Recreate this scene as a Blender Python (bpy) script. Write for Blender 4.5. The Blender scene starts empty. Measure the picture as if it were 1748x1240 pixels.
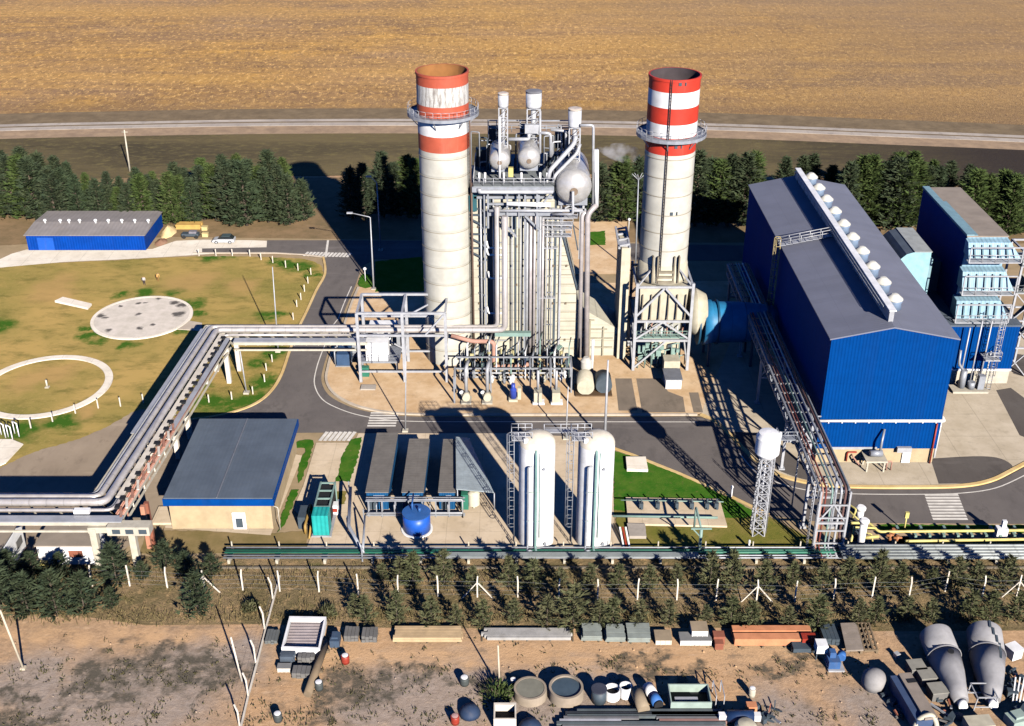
import bpy, bmesh, math, random
from mathutils import Vector, Matrix
random.seed(7)
R = math.radians
scene = bpy.context.scene
COL = scene.collection
# ------------------------------------------------------------------ camera, sky, sun, exposure
FPX, PITCH, CAMH, CX, CY = 2000.0, 28.0, 85.0, 874.0, 620.0
cam_data = bpy.data.cameras.new('camera'); cam = bpy.data.objects.new('camera', cam_data); COL.objects.link(cam)
cam.location = (0, 0, CAMH); cam.rotation_euler = (R(90 - PITCH), 0, 0)
cam_data.sensor_width = 36; cam_data.lens = FPX / 1748 * 36; cam_data.clip_start = 1; cam_data.clip_end = 6000
scene.camera = cam
SUN_EL = 24.2; SX, SY = -0.378, 0.926            # horizontal direction the light travels in
world = bpy.data.worlds.new("World"); scene.world = world; world.use_nodes = True
wn = world.node_tree; bg = wn.nodes['Background']; sky = wn.nodes.new('ShaderNodeTexSky')
sky.sky_type = 'NISHITA'; sky.sun_disc = False; sky.sun_elevation = R(SUN_EL)
sky.sun_rotation = math.atan2(-SX, -SY); sky.altitude = 2500; sky.air_density = 0.5; sky.dust_density = 0.0; sky.ozone_density = 4.0
wm = wn.nodes.new('ShaderNodeMix'); wm.data_type = 'RGBA'; wm.blend_type = 'MULTIPLY'; wm.inputs[0].default_value = 1; wm.inputs[7].default_value = (.30, .72, 1.3, 1)   # a clear, deep blue winter sky
wn.links.new(sky.outputs[0], wm.inputs[6]); wn.links.new(wm.outputs[2], bg.inputs[0]); bg.inputs[1].default_value = 0.06
sl = bpy.data.lights.new('sun', 'SUN'); sl.energy = 5.0; sl.angle = R(0.5); sl.color = (1.0, 0.93, 0.82)
so = bpy.data.objects.new('sun', sl); COL.objects.link(so)
ce = math.cos(R(SUN_EL)); so.rotation_euler = Vector((SX * ce, SY * ce, -math.sin(R(SUN_EL)))).to_track_quat('-Z', 'Y').to_euler()
vs = scene.view_settings; vs.view_transform = 'Standard'; vs.look = 'None'; vs.gamma = 1; vs.use_curve_mapping = False; vs.exposure = 0.85
scene.cycles.max_bounces = 5; scene.cycles.diffuse_bounces = 0; scene.cycles.volume_bounces = 1

# ------------------------------------------------------------------ survey: a picture position read back to its place in the world
_c, _s = math.cos(R(PITCH)), math.sin(R(PITCH))
def ray(px, py):
    a, b = px - CX, py - CY
    return Vector((a, FPX * _c - b * _s, -FPX * _s - b * _c))
def g(px, py, z=0.0):
    d = ray(px, py); t = (z - CAMH) / d.z
    return Vector((d.x * t, d.y * t, z))
def at(px, py, Y):
    d = ray(px, py); t = Y / d.y
    return Vector((d.x * t, Y, CAMH + d.z * t))
def zat(py, Y): return at(CX, py, Y).z
def mpp(px, py, z=0.0):                            # metres per picture unit at that place
    p = g(px, py, z); return (p.y * _c + (CAMH - p.z) * _s) / FPX

# ------------------------------------------------------------------ materials
class NT:
    def __init__(s, name):
        s.m = bpy.data.materials.new(name); s.m.use_nodes = True; s.t = s.m.node_tree
        s.b = s.t.nodes['Principled BSDF']; s._pos = None
    def n(s, t, **k):
        x = s.t.nodes.new(t)
        for a, v in k.items(): setattr(x, a, v)
        return x
    def put(s, sock, v):
        if hasattr(v, 'is_linked') or isinstance(v, bpy.types.NodeSocket): s.t.links.new(v, sock)
        elif isinstance(v, (tuple, list)) and len(v) == 3 and sock.type == 'RGBA': sock.default_value = (*v, 1)
        else: sock.default_value = v
    def pos(s):
        if s._pos is None: s._pos = s.n('ShaderNodeNewGeometry').outputs['Position']
        return s._pos
    def scl(s, v, sc):
        x = s.n('ShaderNodeVectorMath', operation='MULTIPLY'); s.put(x.inputs[0], v); x.inputs[1].default_value = sc; return x.outputs[0]
    def noise(s, scale, detail=4, rough=0.55, stretch=None, off=0, col=False):
        v = s.pos()
        if stretch: v = s.scl(v, stretch)
        if off:
            a = s.n('ShaderNodeVectorMath', operation='ADD'); s.put(a.inputs[0], v); a.inputs[1].default_value = (off, off * 1.7, 0); v = a.outputs[0]
        x = s.n('ShaderNodeTexNoise'); s.put(x.inputs['Vector'], v)
        x.inputs['Scale'].default_value = scale; x.inputs['Detail'].default_value = detail; x.inputs['Roughness'].default_value = rough
        return x.outputs['Color' if col else 'Fac']
    def rng(s, f, lo, hi, a=0.0, b=1.0):
        x = s.n('ShaderNodeMapRange'); s.put(x.inputs[0], f)
        for i, v in zip((1, 2, 3, 4), (lo, hi, a, b)): x.inputs[i].default_value = v
        return x.outputs[0]
    def math(s, op, a, b=0.0):
        x = s.n('ShaderNodeMath', operation=op); s.put(x.inputs[0], a); s.put(x.inputs[1], b); return x.outputs[0]
    def mix(s, f, a, b):
        x = s.n('ShaderNodeMix', data_type='RGBA'); s.put(x.inputs[0], f); s.put(x.inputs[6], a); s.put(x.inputs[7], b); return x.outputs[2]
    def axis(s, i):
        x = s.n('ShaderNodeSeparateXYZ'); s.put(x.inputs[0], s.pos()); return x.outputs[i]
    def blobs(s, pts, warp=6.0, wscale=0.12):
        """organic patches of ground cover: pts = (px, py, radius in m)"""
        w = s.noise(wscale, 5, 0.6, col=True)
        x = s.n('ShaderNodeVectorMath', operation='SUBTRACT'); s.put(x.inputs[0], w); x.inputs[1].default_value = (.5, .5, .5)
        y = s.n('ShaderNodeVectorMath', operation='SCALE'); s.put(y.inputs[0], x.outputs[0]); y.inputs['Scale'].default_value = warp * 2
        z = s.n('ShaderNodeVectorMath', operation='ADD'); s.put(z.inputs[0], y.outputs[0]); s.put(z.inputs[1], s.pos())
        fl = s.scl(z.outputs[0], (1, 1, 0)); out = None
        for px, py, r in pts:
            p = g(px, py); d = s.n('ShaderNodeVectorMath', operation='DISTANCE'); s.put(d.inputs[0], fl); d.inputs[1].default_value = (p.x, p.y, 0)
            v = s.rng(d.outputs['Value'], r * .5, r * 1.15, 1, 0)
            out = v if out is None else s.math('MAXIMUM', out, v)
        return out
    def bump(s, h, strength=0.3, dist=0.05):
        x = s.n('ShaderNodeBump'); s.put(x.inputs['Height'], h); x.inputs['Strength'].default_value = strength; x.inputs['Distance'].default_value = dist
        s.t.links.new(x.outputs[0], s.b.inputs['Normal'])
    def done(s, col, rough=0.9, metal=0.0, spec=0.3):
        s.put(s.b.inputs['Base Color'], col); s.put(s.b.inputs['Roughness'], rough); s.b.inputs['Metallic'].default_value = metal
        s.b.inputs['Specular IOR Level'].default_value = spec
        return s.m
MATS = {}
def paint(name, c, rough=0.55, metal=0.0, wear=0.12, scale=0.9, dirt=(0.16, 0.13, 0.1), seams=None, ribs=None, dirt_amt=0.25, spec=0.4, thr=(.55, .8)):
    """painted or bare surface with weathering; seams=(axis, spacing, darkness); ribs=(axis, pitch) for corrugated cladding"""
    if name in MATS: return MATS[name]
    t = NT(name)
    lo = tuple(x * (1 - wear) for x in c); hi = tuple(min(1, x * (1 + wear)) for x in c)
    col = t.mix(t.rng(t.noise(scale, 5, .6), .35, .65), lo, hi)
    if dirt_amt:
        st = t.rng(t.noise(scale * .8, 6, .7, stretch=(1, 1, .12), off=13), thr[0], thr[1], 0, dirt_amt); col = t.mix(st, col, dirt)
    if seams:
        ax, sp, dk = seams
        f = t.math('FRACT', t.math('DIVIDE', t.axis(ax), sp)); line = t.rng(f, 0.0, 0.10, dk, 0.0); col = t.mix(line, col, tuple(x * .25 for x in c))
    if ribs:
        ax, p = ribs[:2]; rs = ribs[2] if len(ribs) > 2 else 1.0; f = t.math('PINGPONG', t.axis(ax), p / 2)
        f = t.rng(f, p * .12, p * .34); t.bump(f, .7 * rs, .05)
        wn_ = t.n('ShaderNodeTexWhiteNoise', noise_dimensions='1D'); t.put(wn_.inputs['W'], t.math('FLOOR', t.math('DIVIDE', t.axis(ax), p * 2.5))); col = t.mix(t.rng(wn_.outputs['Value'], 0, 1, 0, .16), col, tuple(x * .5 + .01 for x in c))
        lap = t.math('FRACT', t.math('DIVIDE', t.axis(2 if rs == 1 else 1 - ax), 6.1)); col = t.mix(t.rng(lap, 0, .012, .35, 0), col, tuple(x * .45 for x in c))
        col = t.mix(t.rng(f, 0, 1, .22 * rs, 0), col, tuple(x * .55 for x in c))
    MATS[name] = t.done(col, rough, metal, spec); return MATS[name]

# ------------------------------------------------------------------ mesh builder
class MB:
    def __init__(s): s.v = []; s.f = []; s.fm = []; s.fs = []; s.mi = 0
    def vert(s, p): s.v.append(Vector(p)); return len(s.v) - 1
    def face(s, idx, smooth=False): s.f.append(list(idx)); s.fm.append(s.mi); s.fs.append(smooth)
    def quad(s, *pts): s.face([s.vert(p) for p in pts])
    def hexa(s, b, t):
        i = [s.vert(p) for p in b] + [s.vert(p) for p in t]
        for q in ((3, 2, 1, 0), (4, 5, 6, 7), (0, 1, 5, 4), (1, 2, 6, 5), (2, 3, 7, 6), (3, 0, 4, 7)): s.face([i[k] for k in q])
        return s
    def box(s, x0, x1, y0, y1, z0, z1):
        c = [(x0, y0), (x1, y0), (x1, y1), (x0, y1)]
        return s.hexa([(x, y, z0) for x, y in c], [(x, y, z1) for x, y in c])
    def obox(s, c, sx, sy, sz, rz=0.0, tilt=None):
        c = Vector(c); M = Matrix.Rotation(rz, 3, 'Z')
        if tilt is not None: M = M @ Matrix.Rotation(tilt, 3, 'X')
        q = [(-1, -1), (1, -1), (1, 1), (-1, 1)]
        return s.hexa([c + M @ Vector((a * sx / 2, b * sy / 2, 0)) for a, b in q], [c + M @ Vector((a * sx / 2, b * sy / 2, sz)) for a, b in q])
    def beam(s, p, q, w, h=None, up=(0, 0, 1)):
        p, q = Vector(p), Vector(q); h = h or w; d = (q - p).normalized(); up = Vector(up)
        if abs(d.dot(up)) > .98: up = Vector((0, 1, 0))
        a = d.cross(up).normalized() * w / 2; b = a.cross(d).normalized() * h / 2
        return s.hexa([p - a - b, p + a - b, p + a + b, p - a + b], [q - a - b, q + a - b, q + a + b, q - a + b])
    def ring(s, c, ax, r, n, ref=None):
        ax = Vector(ax).normalized(); ref = Vector(ref) if ref is not None else (Vector((0, 0, 1)) if abs(ax.z) < .9 else Vector((0, 1, 0)))
        a = (ref - ax * ref.dot(ax)).normalized(); b = ax.cross(a)
        return [s.vert(Vector(c) + (a * math.cos(6.28318 * k / n) + b * math.sin(6.28318 * k / n)) * r) for k in range(n)]
    def skin(s, A, B, smooth=True):
        n = len(A)
        for k in range(n): s.face([A[k], A[(k + 1) % n], B[(k + 1) % n], B[k]], smooth)
    def tube(s, p, q, r, n=8, r2=None, caps=True):
        p, q = Vector(p), Vector(q); d = q - p
        A = s.ring(p, d, r, n); B = s.ring(q, d, r if r2 is None else r2, n); s.skin(A, B)
        if caps: s.face(A[::-1]); s.face(B)
        return s
    def path(s, pts, r, n=8, bend=None, k=4):
        pts = [Vector(p) for p in pts]; bend = r * 2.2 if bend is None else bend; out = [pts[0]]
        for i in range(1, len(pts) - 1):
            a, b, c = pts[i - 1], pts[i], pts[i + 1]; u, v = (a - b), (c - b); e = min(bend, u.length * .45, v.length * .45)
            if e < 1e-4 or u.normalized().dot(v.normalized()) < -.999: out.append(b); continue
            p0, p2 = b + u.normalized() * e, b + v.normalized() * e
            for j in range(k + 1):
                t = j / k; out.append(p0 * (1 - t) ** 2 + b * 2 * t * (1 - t) + p2 * t * t)
        out.append(pts[-1]); ref = None; prev = None
        for i, p in enumerate(out):
            d = (out[min(i + 1, len(out) - 1)] - out[max(i - 1, 0)]).normalized()
            if ref is None: ref = Vector((0, 0, 1)) if abs(d.z) < .8 else Vector((0, 1, 0))
            ref = (ref - d * ref.dot(d)).normalized()
            cur = s.ring(p, d, r, n, ref)
            if prev: s.skin(prev, cur)
            else: s.face(cur[::-1])
            prev = cur
        s.face(prev); return s
    def lathe(s, c, prof, n=24, ax=(0, 0, 1), smooth=False, caps=True):
        """prof = [(radius, distance along axis), ...]"""
        c = Vector(c); ax = Vector(ax).normalized(); prev = None
        for i, (r, h) in enumerate(prof):
            if smooth:
                cur = s.ring(c + ax * h, ax, max(r, 1e-3), n)
                if prev: s.skin(prev, cur)
                elif caps: s.face(cur[::-1])
                prev = cur
            elif i + 1 < len(prof):
                A = s.ring(c + ax * h, ax, max(r, 1e-3), n); r2, h2 = prof[i + 1]; B = s.ring(c + ax * h2, ax, max(r2, 1e-3), n); s.skin(A, B)
                if caps and i == 0: s.face(A[::-1])
                if caps and i + 2 == len(prof): s.face(B)
        if smooth and caps: s.face(prev)
        return s
    def prism(s, poly, z0, z1):
        n = len(poly); a = sum(poly[k][0] * poly[(k + 1) % n][1] - poly[(k + 1) % n][0] * poly[k][1] for k in range(n))
        if a < 0: poly = poly[::-1]
        A = [s.vert((p[0], p[1], z0)) for p in poly]; B = [s.vert((p[0], p[1], z1)) for p in poly]
        s.face(A[::-1]); s.face(B)
        for k in range(n): s.face([A[k], A[(k + 1) % n], B[(k + 1) % n], B[k]])
        return s
    def prism_xz(s, poly, y0, y1):
        n = len(poly); a = sum(poly[k][0] * poly[(k + 1) % n][1] - poly[(k + 1) % n][0] * poly[k][1] for k in range(n))
        if a < 0: poly = poly[::-1]
        A = [s.vert((p[0], y0, p[1])) for p in poly]; B = [s.vert((p[0], y1, p[1])) for p in poly]
        s.face(A); s.face(B[::-1])
        for k in range(n): s.face([A[(k + 1) % n], A[k], B[k], B[(k + 1) % n]])
        return s
    def rail(s, pts, h=1.05, r=.035, step=1.6, closed=False):
        pts = [Vector(p) for p in pts]; seq = pts + ([pts[0]] if closed else [])
        for a, b in zip(seq, seq[1:]):
            for f in (.55, 1): s.tube(a + Vector((0, 0, h * f)), b + Vector((0, 0, h * f)), r, 4)
            k = max(1, round((b - a).length / step))
            for i in range(k + 1):
                p = a.lerp(b, i / k); s.tube(p, p + Vector((0, 0, h)), r, 4)
        return s
    def ladder(s, p, q, w=.5, side=(1, 0, 0), r=.035, cage=None):
        p, q = Vector(p), Vector(q); sd = Vector(side).normalized() * w / 2
        s.tube(p - sd, q - sd, r, 4); s.tube(p + sd, q + sd, r, 4); k = int((q - p).length / .45)
        for i in range(k):
            c = p.lerp(q, (i + .5) / k); s.tube(c - sd, c + sd, r * .8, 4)
        if cage:
            cg = Vector(cage); k = int((q - p).length / 1.2)
            for i in range(2, k + 1):
                c = p.lerp(q, i / k); s.path([c - sd, c - sd * 1.3 + cg * .6, c + cg, c + sd * 1.3 + cg * .6, c + sd], r * .8, 4, k=1)
            for o in (-1.2, 0, 1.2): s.tube(p.lerp(q, 2 / k) + sd * o + cg * (.7 if o else 1), q + sd * o + cg * (.7 if o else 1), r * .7, 4)
        return s
    def build(s, name, mats, parent=None, loc=None, label=None):
        off = Vector(loc) if loc is not None else (OFF.get(parent.name, Vector((0, 0, 0))) if parent else Vector((0, 0, 0)))
        me = bpy.data.meshes.new(name); me.from_pydata([v - off for v in s.v], [], s.f)
        for m in (mats if isinstance(mats, (list, tuple)) else [mats]): me.materials.append(m)
        me.polygons.foreach_set('material_index', s.fm); me.polygons.foreach_set('use_smooth', s.fs); me.update()
        o = bpy.data.objects.new(name, me); COL.objects.link(o)
        if parent is not None:
            o.parent = parent; OFF[o.name] = off
        else:
            o.location = off; OFF[o.name] = off
        if label: o['label'] = label
        return o
OFF = {}
def thing(name, label, cat, loc, group=None):
    o = bpy.data.objects.new(name, None); COL.objects.link(o); o.location = loc; o.empty_display_size = .5
    OFF[o.name] = Vector(loc); o['label'] = label; o['category'] = cat
    if group: o['group'] = group
    return o
def tag(o, label, cat, group=None):
    o['label'] = label; o['category'] = cat
    if group: o['group'] = group
    return o
def structure(o, kind='structure'):
    o['kind'] = kind; return o
def dup(root, loc, rz=0.0, label=None, group=None, sc=None):
    r = root.copy(); COL.objects.link(r); r.location = loc; r.rotation_euler = (0, 0, rz)
    if sc is not None: r.scale = sc
    if label: r['label'] = label
    if group: r['group'] = group
    for ch in list(root.children):
        c = ch.copy(); COL.objects.link(c); c.parent = r
        for gc in list(ch.children):
            d = gc.copy(); COL.objects.link(d); d.parent = c
    return r
ORD = 'first second third fourth fifth sixth seventh eighth ninth tenth eleventh twelfth thirteenth fourteenth fifteenth sixteenth seventeenth eighteenth nineteenth twentieth'.split()
def ordn(i):
    if i < 20: return ORD[i]
    t = {2: 'twenty', 3: 'thirty', 4: 'forty', 5: 'fifty', 6: 'sixty'}; k = i + 1
    if k % 10 == 0: return {3: 'thirtieth', 4: 'fortieth', 5: 'fiftieth', 6: 'sixtieth'}[k // 10]
    return t[k // 10] + '-' + ORD[k % 10 - 1]
def smooth(pts, k=6, closed=False):
    P = [Vector((p[0], p[1])) for p in pts]; n = len(P); out = []
    for i in range(n if closed else n - 1):
        a, b, c, d = (P[(i - 1) % n] if closed or i else P[0]), P[i], P[(i + 1) % n], (P[(i + 2) % n] if closed or i + 2 < n else P[-1])
        for j in range(k):
            t = j / k; out.append(.5 * ((2 * b) + (c - a) * t + (2 * a - 5 * b + 4 * c - d) * t * t + (3 * b - a - 3 * c + d) * t ** 3))
    if not closed: out.append(P[-1])
    return out
def gpoly(px): return [g(p[0], p[1]).xy for p in px]
ROUGH = set()
def ragged(poly, step=.4, amp=.13):
    out = []; n = len(poly); rd = random.Random(n)
    for i in range(n):
        a, b = Vector(poly[i][:2]), Vector(poly[(i + 1) % n][:2]); k = max(1, min(160, int((b - a).length / step)))
        for j in range(k): out.append(a.lerp(b, j / k) + Vector((rd.uniform(-amp, amp), rd.uniform(-amp, amp))))
    return out
def sheet(name, poly, z, m, kind='structure'):
    if m.name in ROUGH: poly = ragged(poly)
    bm = bmesh.new(); vs_ = [bm.verts.new((p[0], p[1], z)) for p in poly]; f = bm.faces.new(vs_); f.normal_update()
    if f.normal.z < 0: f.normal_flip()
    bmesh.ops.triangulate(bm, faces=[f]); me = bpy.data.meshes.new(name); bm.to_mesh(me); bm.free(); me.materials.append(m)
    o = bpy.data.objects.new(name, me); COL.objects.link(o); o['kind'] = kind; return o
def ribbon(name, pts, w, z0, z1, m, kind='structure'):
    """a kerb or painted line following world points"""
    P = [Vector((p[0], p[1], 0)) for p in pts]; b = MB(); L = []
    for i, p in enumerate(P):
        d = (P[min(i + 1, len(P) - 1)] - P[max(i - 1, 0)]).normalized(); nrm = Vector((-d.y, d.x, 0)) * w / 2
        L.append((p + nrm, p - nrm))
    V = [[b.vert((q.x, q.y, z)) for q, z in ((l, z0), (r_, z0), (r_, z1), (l, z1))] for l, r_ in L]
    for A, B in zip(V, V[1:]):
        for k in range(1 if z1 - z0 < .02 else 0, 4): b.face([A[k], B[k], B[(k + 1) % 4], A[(k + 1) % 4]])
    b.face(V[0]); b.face(V[-1][::-1])
    o = b.build(name, m); bm = bmesh.new(); bm.from_mesh(o.data); bmesh.ops.recalc_face_normals(bm, faces=bm.faces); bm.to_mesh(o.data); bm.free()
    o['kind'] = kind; return o
# ------------------------------------------------------------------ ground materials
def m_yard():
    t = NT('yard_soil'); big = t.rng(t.noise(.035, 6, .62), .38, .62); fine = t.noise(1.4, 6, .7)
    c = t.mix(big, (.54, .33, .175), (.40, .265, .165)); c = t.mix(t.rng(fine, .42, .74), c, (.64, .42, .25))
    c = t.mix(t.math('MULTIPLY', t.rng(t.noise(.5, 5, .7, stretch=(.35, 1.6, 1), off=31), .5, .68), .6), c, (.26, .19, .13))
    grey = t.blobs([(180, 1180, 7), (260, 1200, 8), (330, 1150, 7), (60, 1160, 5), (680, 1195, 8), (760, 1180, 7), (640, 1230, 6), (1000, 1180, 6), (900, 1215, 6), (100, 1230, 8), (420, 1120, 4), (1340, 1225, 5), (1500, 1215, 4)], 5)
    c = t.mix(t.math('MULTIPLY', grey, .8), c, t.mix(t.rng(t.noise(1.1, 6, .7, off=7), .35, .65), (.27, .225, .195), (.39, .335, .30)))
    trk = t.blobs([(x_, 1118 + 6 * math.sin(x_ * .013), 2.6) for x_ in range(560, 1420, 60)] + [(x_, 1085, 1.6) for x_ in range(20, 440, 60)], 3, .3); c = t.mix(t.math('MULTIPLY', trk, t.rng(t.noise(.5, 5, .7, stretch=(.25, 1.4, 1), off=23), .3, .6)), c, (.62, .395, .22))
    dark = t.blobs([(150, 1165, 2.6), (205, 1150, 3.5), (250, 1130, 3), (300, 1140, 3.2), (345, 1148, 3.5), (25, 1180, 2), (130, 1185, 2.2), (600, 1160, 3), (560, 1190, 2.5), (640, 1180, 3), (720, 1150, 2), (840, 1170, 2.6), (400, 1140, 2), (345, 1182, 1.2), (1060, 1140, 2), (1120, 1135, 2), (1380, 1130, 2), (1330, 1145, 2), (1180, 1140, 2), (20, 1235, 3), (60, 1238, 3), (1100, 1150, 2)], 7, .35)
    dark = t.math('MULTIPLY', dark, t.rng(t.noise(.7, 6, .75, off=88), .34, .52)); c = t.mix(t.math('MULTIPLY', dark, .92), c, (.095, .085, .065)); c = t.mix(t.math('MULTIPLY', t.rng(t.noise(.28, 7, .75, off=61), .57, .66), .6), c, (.20, .15, .105)); c = t.mix(t.math('MULTIPLY', t.rng(t.noise(.7, 7, .8, stretch=(.4, 1.4, 1), off=19), .56, .66), .5), c, (.62, .45, .31))
    t.bump(t.noise(2.5, 6, .75), .5, .15); return t.done(c, 1, spec=.1)
def m_belt():
    t = NT('fence_belt_soil'); c = t.mix(t.rng(t.noise(.13, 6, .66), .38, .62), (.33, .235, .135), (.175, .14, .07))
    c = t.mix(t.rng(t.noise(.9, 6, .75, off=5), .52, .7), c, (.56, .37, .19)); c = t.mix(t.math('MULTIPLY', t.rng(t.noise(.25, 6, .7, off=50), .54, .66), .8), c, (.14, .13, .05))
    t.bump(t.noise(3, 5, .8), .8, .25); return t.done(c, 1, spec=.05)
def m_field():
    t = NT('stubble_field'); s1 = t.noise(.02, 6, .66, stretch=(.8, 1.0, 1)); s2 = t.noise(.16, 8, .82, stretch=(.55, .45, 1), off=9); s3 = t.noise(.9, 5, .85, stretch=(.8, .4, 1)); rows = t.noise(.10, 6, .75, stretch=(.07, 1, 1), off=40); bands = t.noise(.035, 4, .6, stretch=(.12, 1, 1), off=12)
    c = t.mix(t.rng(s2, .40, .60), (.31, .185, .095), (.66, .375, .11)); c = t.mix(t.math('MULTIPLY', t.rng(s1, .44, .60), .6), c, (.43, .28, .175)); c = t.mix(t.math('MULTIPLY', t.rng(rows, .44, .60), .75), c, (.29, .18, .105)); c = t.mix(t.math('MULTIPLY', t.rng(bands, .46, .6), .55), c, (.66, .38, .115))
    c = t.mix(t.math('MULTIPLY', t.rng(s3, .53, .61), .9), c, (.92, .58, .22)); c = t.mix(t.math('MULTIPLY', t.rng(t.noise(.7, 6, .85, stretch=(.9, .4, 1), off=77), .53, .62), .75), c, (.16, .10, .06))
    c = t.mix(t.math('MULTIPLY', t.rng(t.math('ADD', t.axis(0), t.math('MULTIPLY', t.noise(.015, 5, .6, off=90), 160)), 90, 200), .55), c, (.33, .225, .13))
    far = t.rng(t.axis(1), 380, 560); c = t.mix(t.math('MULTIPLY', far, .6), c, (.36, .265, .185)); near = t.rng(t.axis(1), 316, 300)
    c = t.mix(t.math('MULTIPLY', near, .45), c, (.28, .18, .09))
    t.bump(t.noise(.8, 6, .85, stretch=(.9, .5, 1)), .8, .5); return t.done(c, 1, spec=.03)
def m_verge():
    t = NT('dark_verge'); c = t.mix(t.rng(t.noise(.05, 6, .65, stretch=(.3, 1.4, 1)), .36, .64), (.165, .13, .07), (.085, .07, .045))
    c = t.mix(t.rng(t.noise(.7, 5, .7, stretch=(.5, 1, 1), off=3), .5, .72), c, (.20, .165, .075))
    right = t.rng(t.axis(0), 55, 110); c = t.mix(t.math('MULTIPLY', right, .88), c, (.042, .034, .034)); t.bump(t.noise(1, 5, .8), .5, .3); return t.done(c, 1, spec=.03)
def m_lawn():
    t = NT('dry_lawn'); c = t.mix(t.rng(t.noise(.06, 6, .62), .38, .62), (.50, .34, .115), (.30, .245, .07))
    c = t.mix(t.math('MULTIPLY', t.rng(t.noise(.35, 6, .7, stretch=(.6, 1.3, 1), off=21), .48, .66), .75), c, (.18, .16, .045)); c = t.mix(t.rng(t.noise(2.2, 5, .8, off=8), .55, .75), c, (.50, .34, .14))
    gr = t.blobs([(455, 655, 3), (430, 685, 3.5), (395, 690, 3.2), (360, 688, 3), (345, 655, 2.2), (470, 600, 2.5), (440, 620, 2.5), (455, 540, 2.4), (475, 535, 1.8), (510, 455, 3.2), (490, 452, 2.2), (535, 470, 2), (470, 447, 2), (360, 440, 3), (390, 438, 2), (330, 520, 2.4), (160, 575, 2.2), (310, 560, 2), (250, 500, 2.2), (110, 720, 3), (40, 735, 3), (0, 560, 3), (170, 580, 1.6), (215, 590, 1.6), (335, 535, 1.6), (200, 505, 1.6), (300, 500, 1.8), (150, 560, 1.5)], 3.2, .25)
    c = t.mix(t.math('MULTIPLY', gr, t.rng(t.noise(.5, 5, .7, off=4), .25, .5)), c, (.055, .135, .016))
    tan = t.blobs([(100, 640, 4), (100, 490, 5), (90, 500, 5), (330, 480, 6), (420, 490, 4), (50, 650, 4), (330, 640, 4), (150, 700, 3)], 6); c = t.mix(t.math('MULTIPLY', tan, .6), c, (.52, .32, .13))
    t.bump(t.noise(4, 4, .8), .5, .1); return t.done(c, 1, spec=.03)
def m_green():
    t = NT('lush_lawn'); c = t.mix(t.rng(t.noise(.35, 6, .65), .38, .62), (.035, .135, .012), (.085, .17, .022)); c = t.mix(t.rng(t.noise(1.4, 5, .7, off=6), .58, .74), c, (.15, .15, .045))
    t.bump(t.noise(5, 4, .8), .5, .1); return t.done(c, 1, spec=.03)
def m_olive():
    t = NT('olive_lawn'); c = t.mix(t.rng(t.noise(.3, 6, .65), .38, .62), (.17, .165, .035), (.25, .20, .06)); c = t.mix(t.rng(t.noise(1.6, 5, .7, off=6), .55, .72), c, (.10, .13, .025))
    t.bump(t.noise(5, 4, .8), .5, .1); return t.done(c, 1, spec=.03)
def m_asphalt(name='asphalt', c0=(.135, .12, .115), c1=(.17, .15, .14)):
    t = NT(name); c = t.mix(t.rng(t.noise(.12, 6, .6), .35, .65), c0, c1); c = t.mix(t.math('MULTIPLY', t.rng(t.noise(.4, 6, .7, stretch=(1, .4, 1), off=12), .5, .7), .45), c, tuple(x * .62 for x in c0))
    c = t.mix(t.rng(t.noise(6, 3, .7), .6, .8, 0, .3), c, (.28, .26, .24)); c = t.mix(t.rng(t.noise(.22, 5, .75, stretch=(1, .6, 1), off=33), .58, .63, 0, .4), c, tuple(x * .7 for x in c0)); c = t.mix(t.rng(t.noise(.09, 5, .8, stretch=(.25, 1.6, 1), off=71), .56, .66, 0, .5), c, tuple(min(1, x * 1.35) for x in c1))
    vo = t.n('ShaderNodeTexVoronoi', feature='DISTANCE_TO_EDGE'); t.put(vo.inputs['Vector'], t.pos()); vo.inputs['Scale'].default_value = .16; c = t.mix(t.rng(vo.outputs['Distance'], 0, .004, .22 if 'asphalt' in name else 0, 0), c, tuple(x * .45 for x in c0)); t.bump(t.noise(14, 3, .7), .25, .02); return t.done(c, .92, spec=.2)
def m_concrete(name='pale_concrete', c0=(.58, .46, .32), c1=(.70, .57, .42), joint=None):
    t = NT(name); c = t.mix(t.rng(t.noise(.25, 6, .65), .36, .64), c0, c1); c = t.mix(t.math('MULTIPLY', t.rng(t.noise(.7, 6, .75, off=15), .52, .72), .5), c, tuple(x * .6 for x in c0))
    if joint:
        for ax in (0, 1):
            f = t.math('FRACT', t.math('DIVIDE', t.axis(ax), joint)); c = t.mix(t.rng(f, 0, .025, .55, 0), c, tuple(x * .45 for x in c0))
    t.bump(t.noise(6, 4, .7), .15, .03); return t.done(c, .9, spec=.2)
ROUGH |= {'dry_lawn', 'lush_lawn', 'olive_lawn', 'gravel', 'worn_grass'}
YARD, BELT, FIELD, VERGE, LAWN, GREEN, OLIVE, ASPH, CONC = m_yard(), m_belt(), m_field(), m_verge(), m_lawn(), m_green(), m_olive(), m_asphalt(), m_concrete(joint=4.0)
PLINTH = m_concrete('plinth_concrete', (.60, .40, .22), (.76, .56, .36)); WHITEC = m_concrete('white_concrete', (.78, .70, .58), (.92, .84, .72), joint=5.0)
SLAB = m_concrete('grey_slab', (.36, .32, .28), (.46, .41, .36)); GRAVEL = m_asphalt('gravel', (.30, .235, .17), (.38, .30, .22)); FARROAD = m_asphalt('far_gravel', (.38, .33, .29), (.50, .44, .38))
PLANT = m_concrete('plant_soil', (.34, .255, .15), (.42, .31, .19)); DASPH = m_asphalt('dark_asphalt', (.105, .09, .082), (.13, .115, .105))
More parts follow.
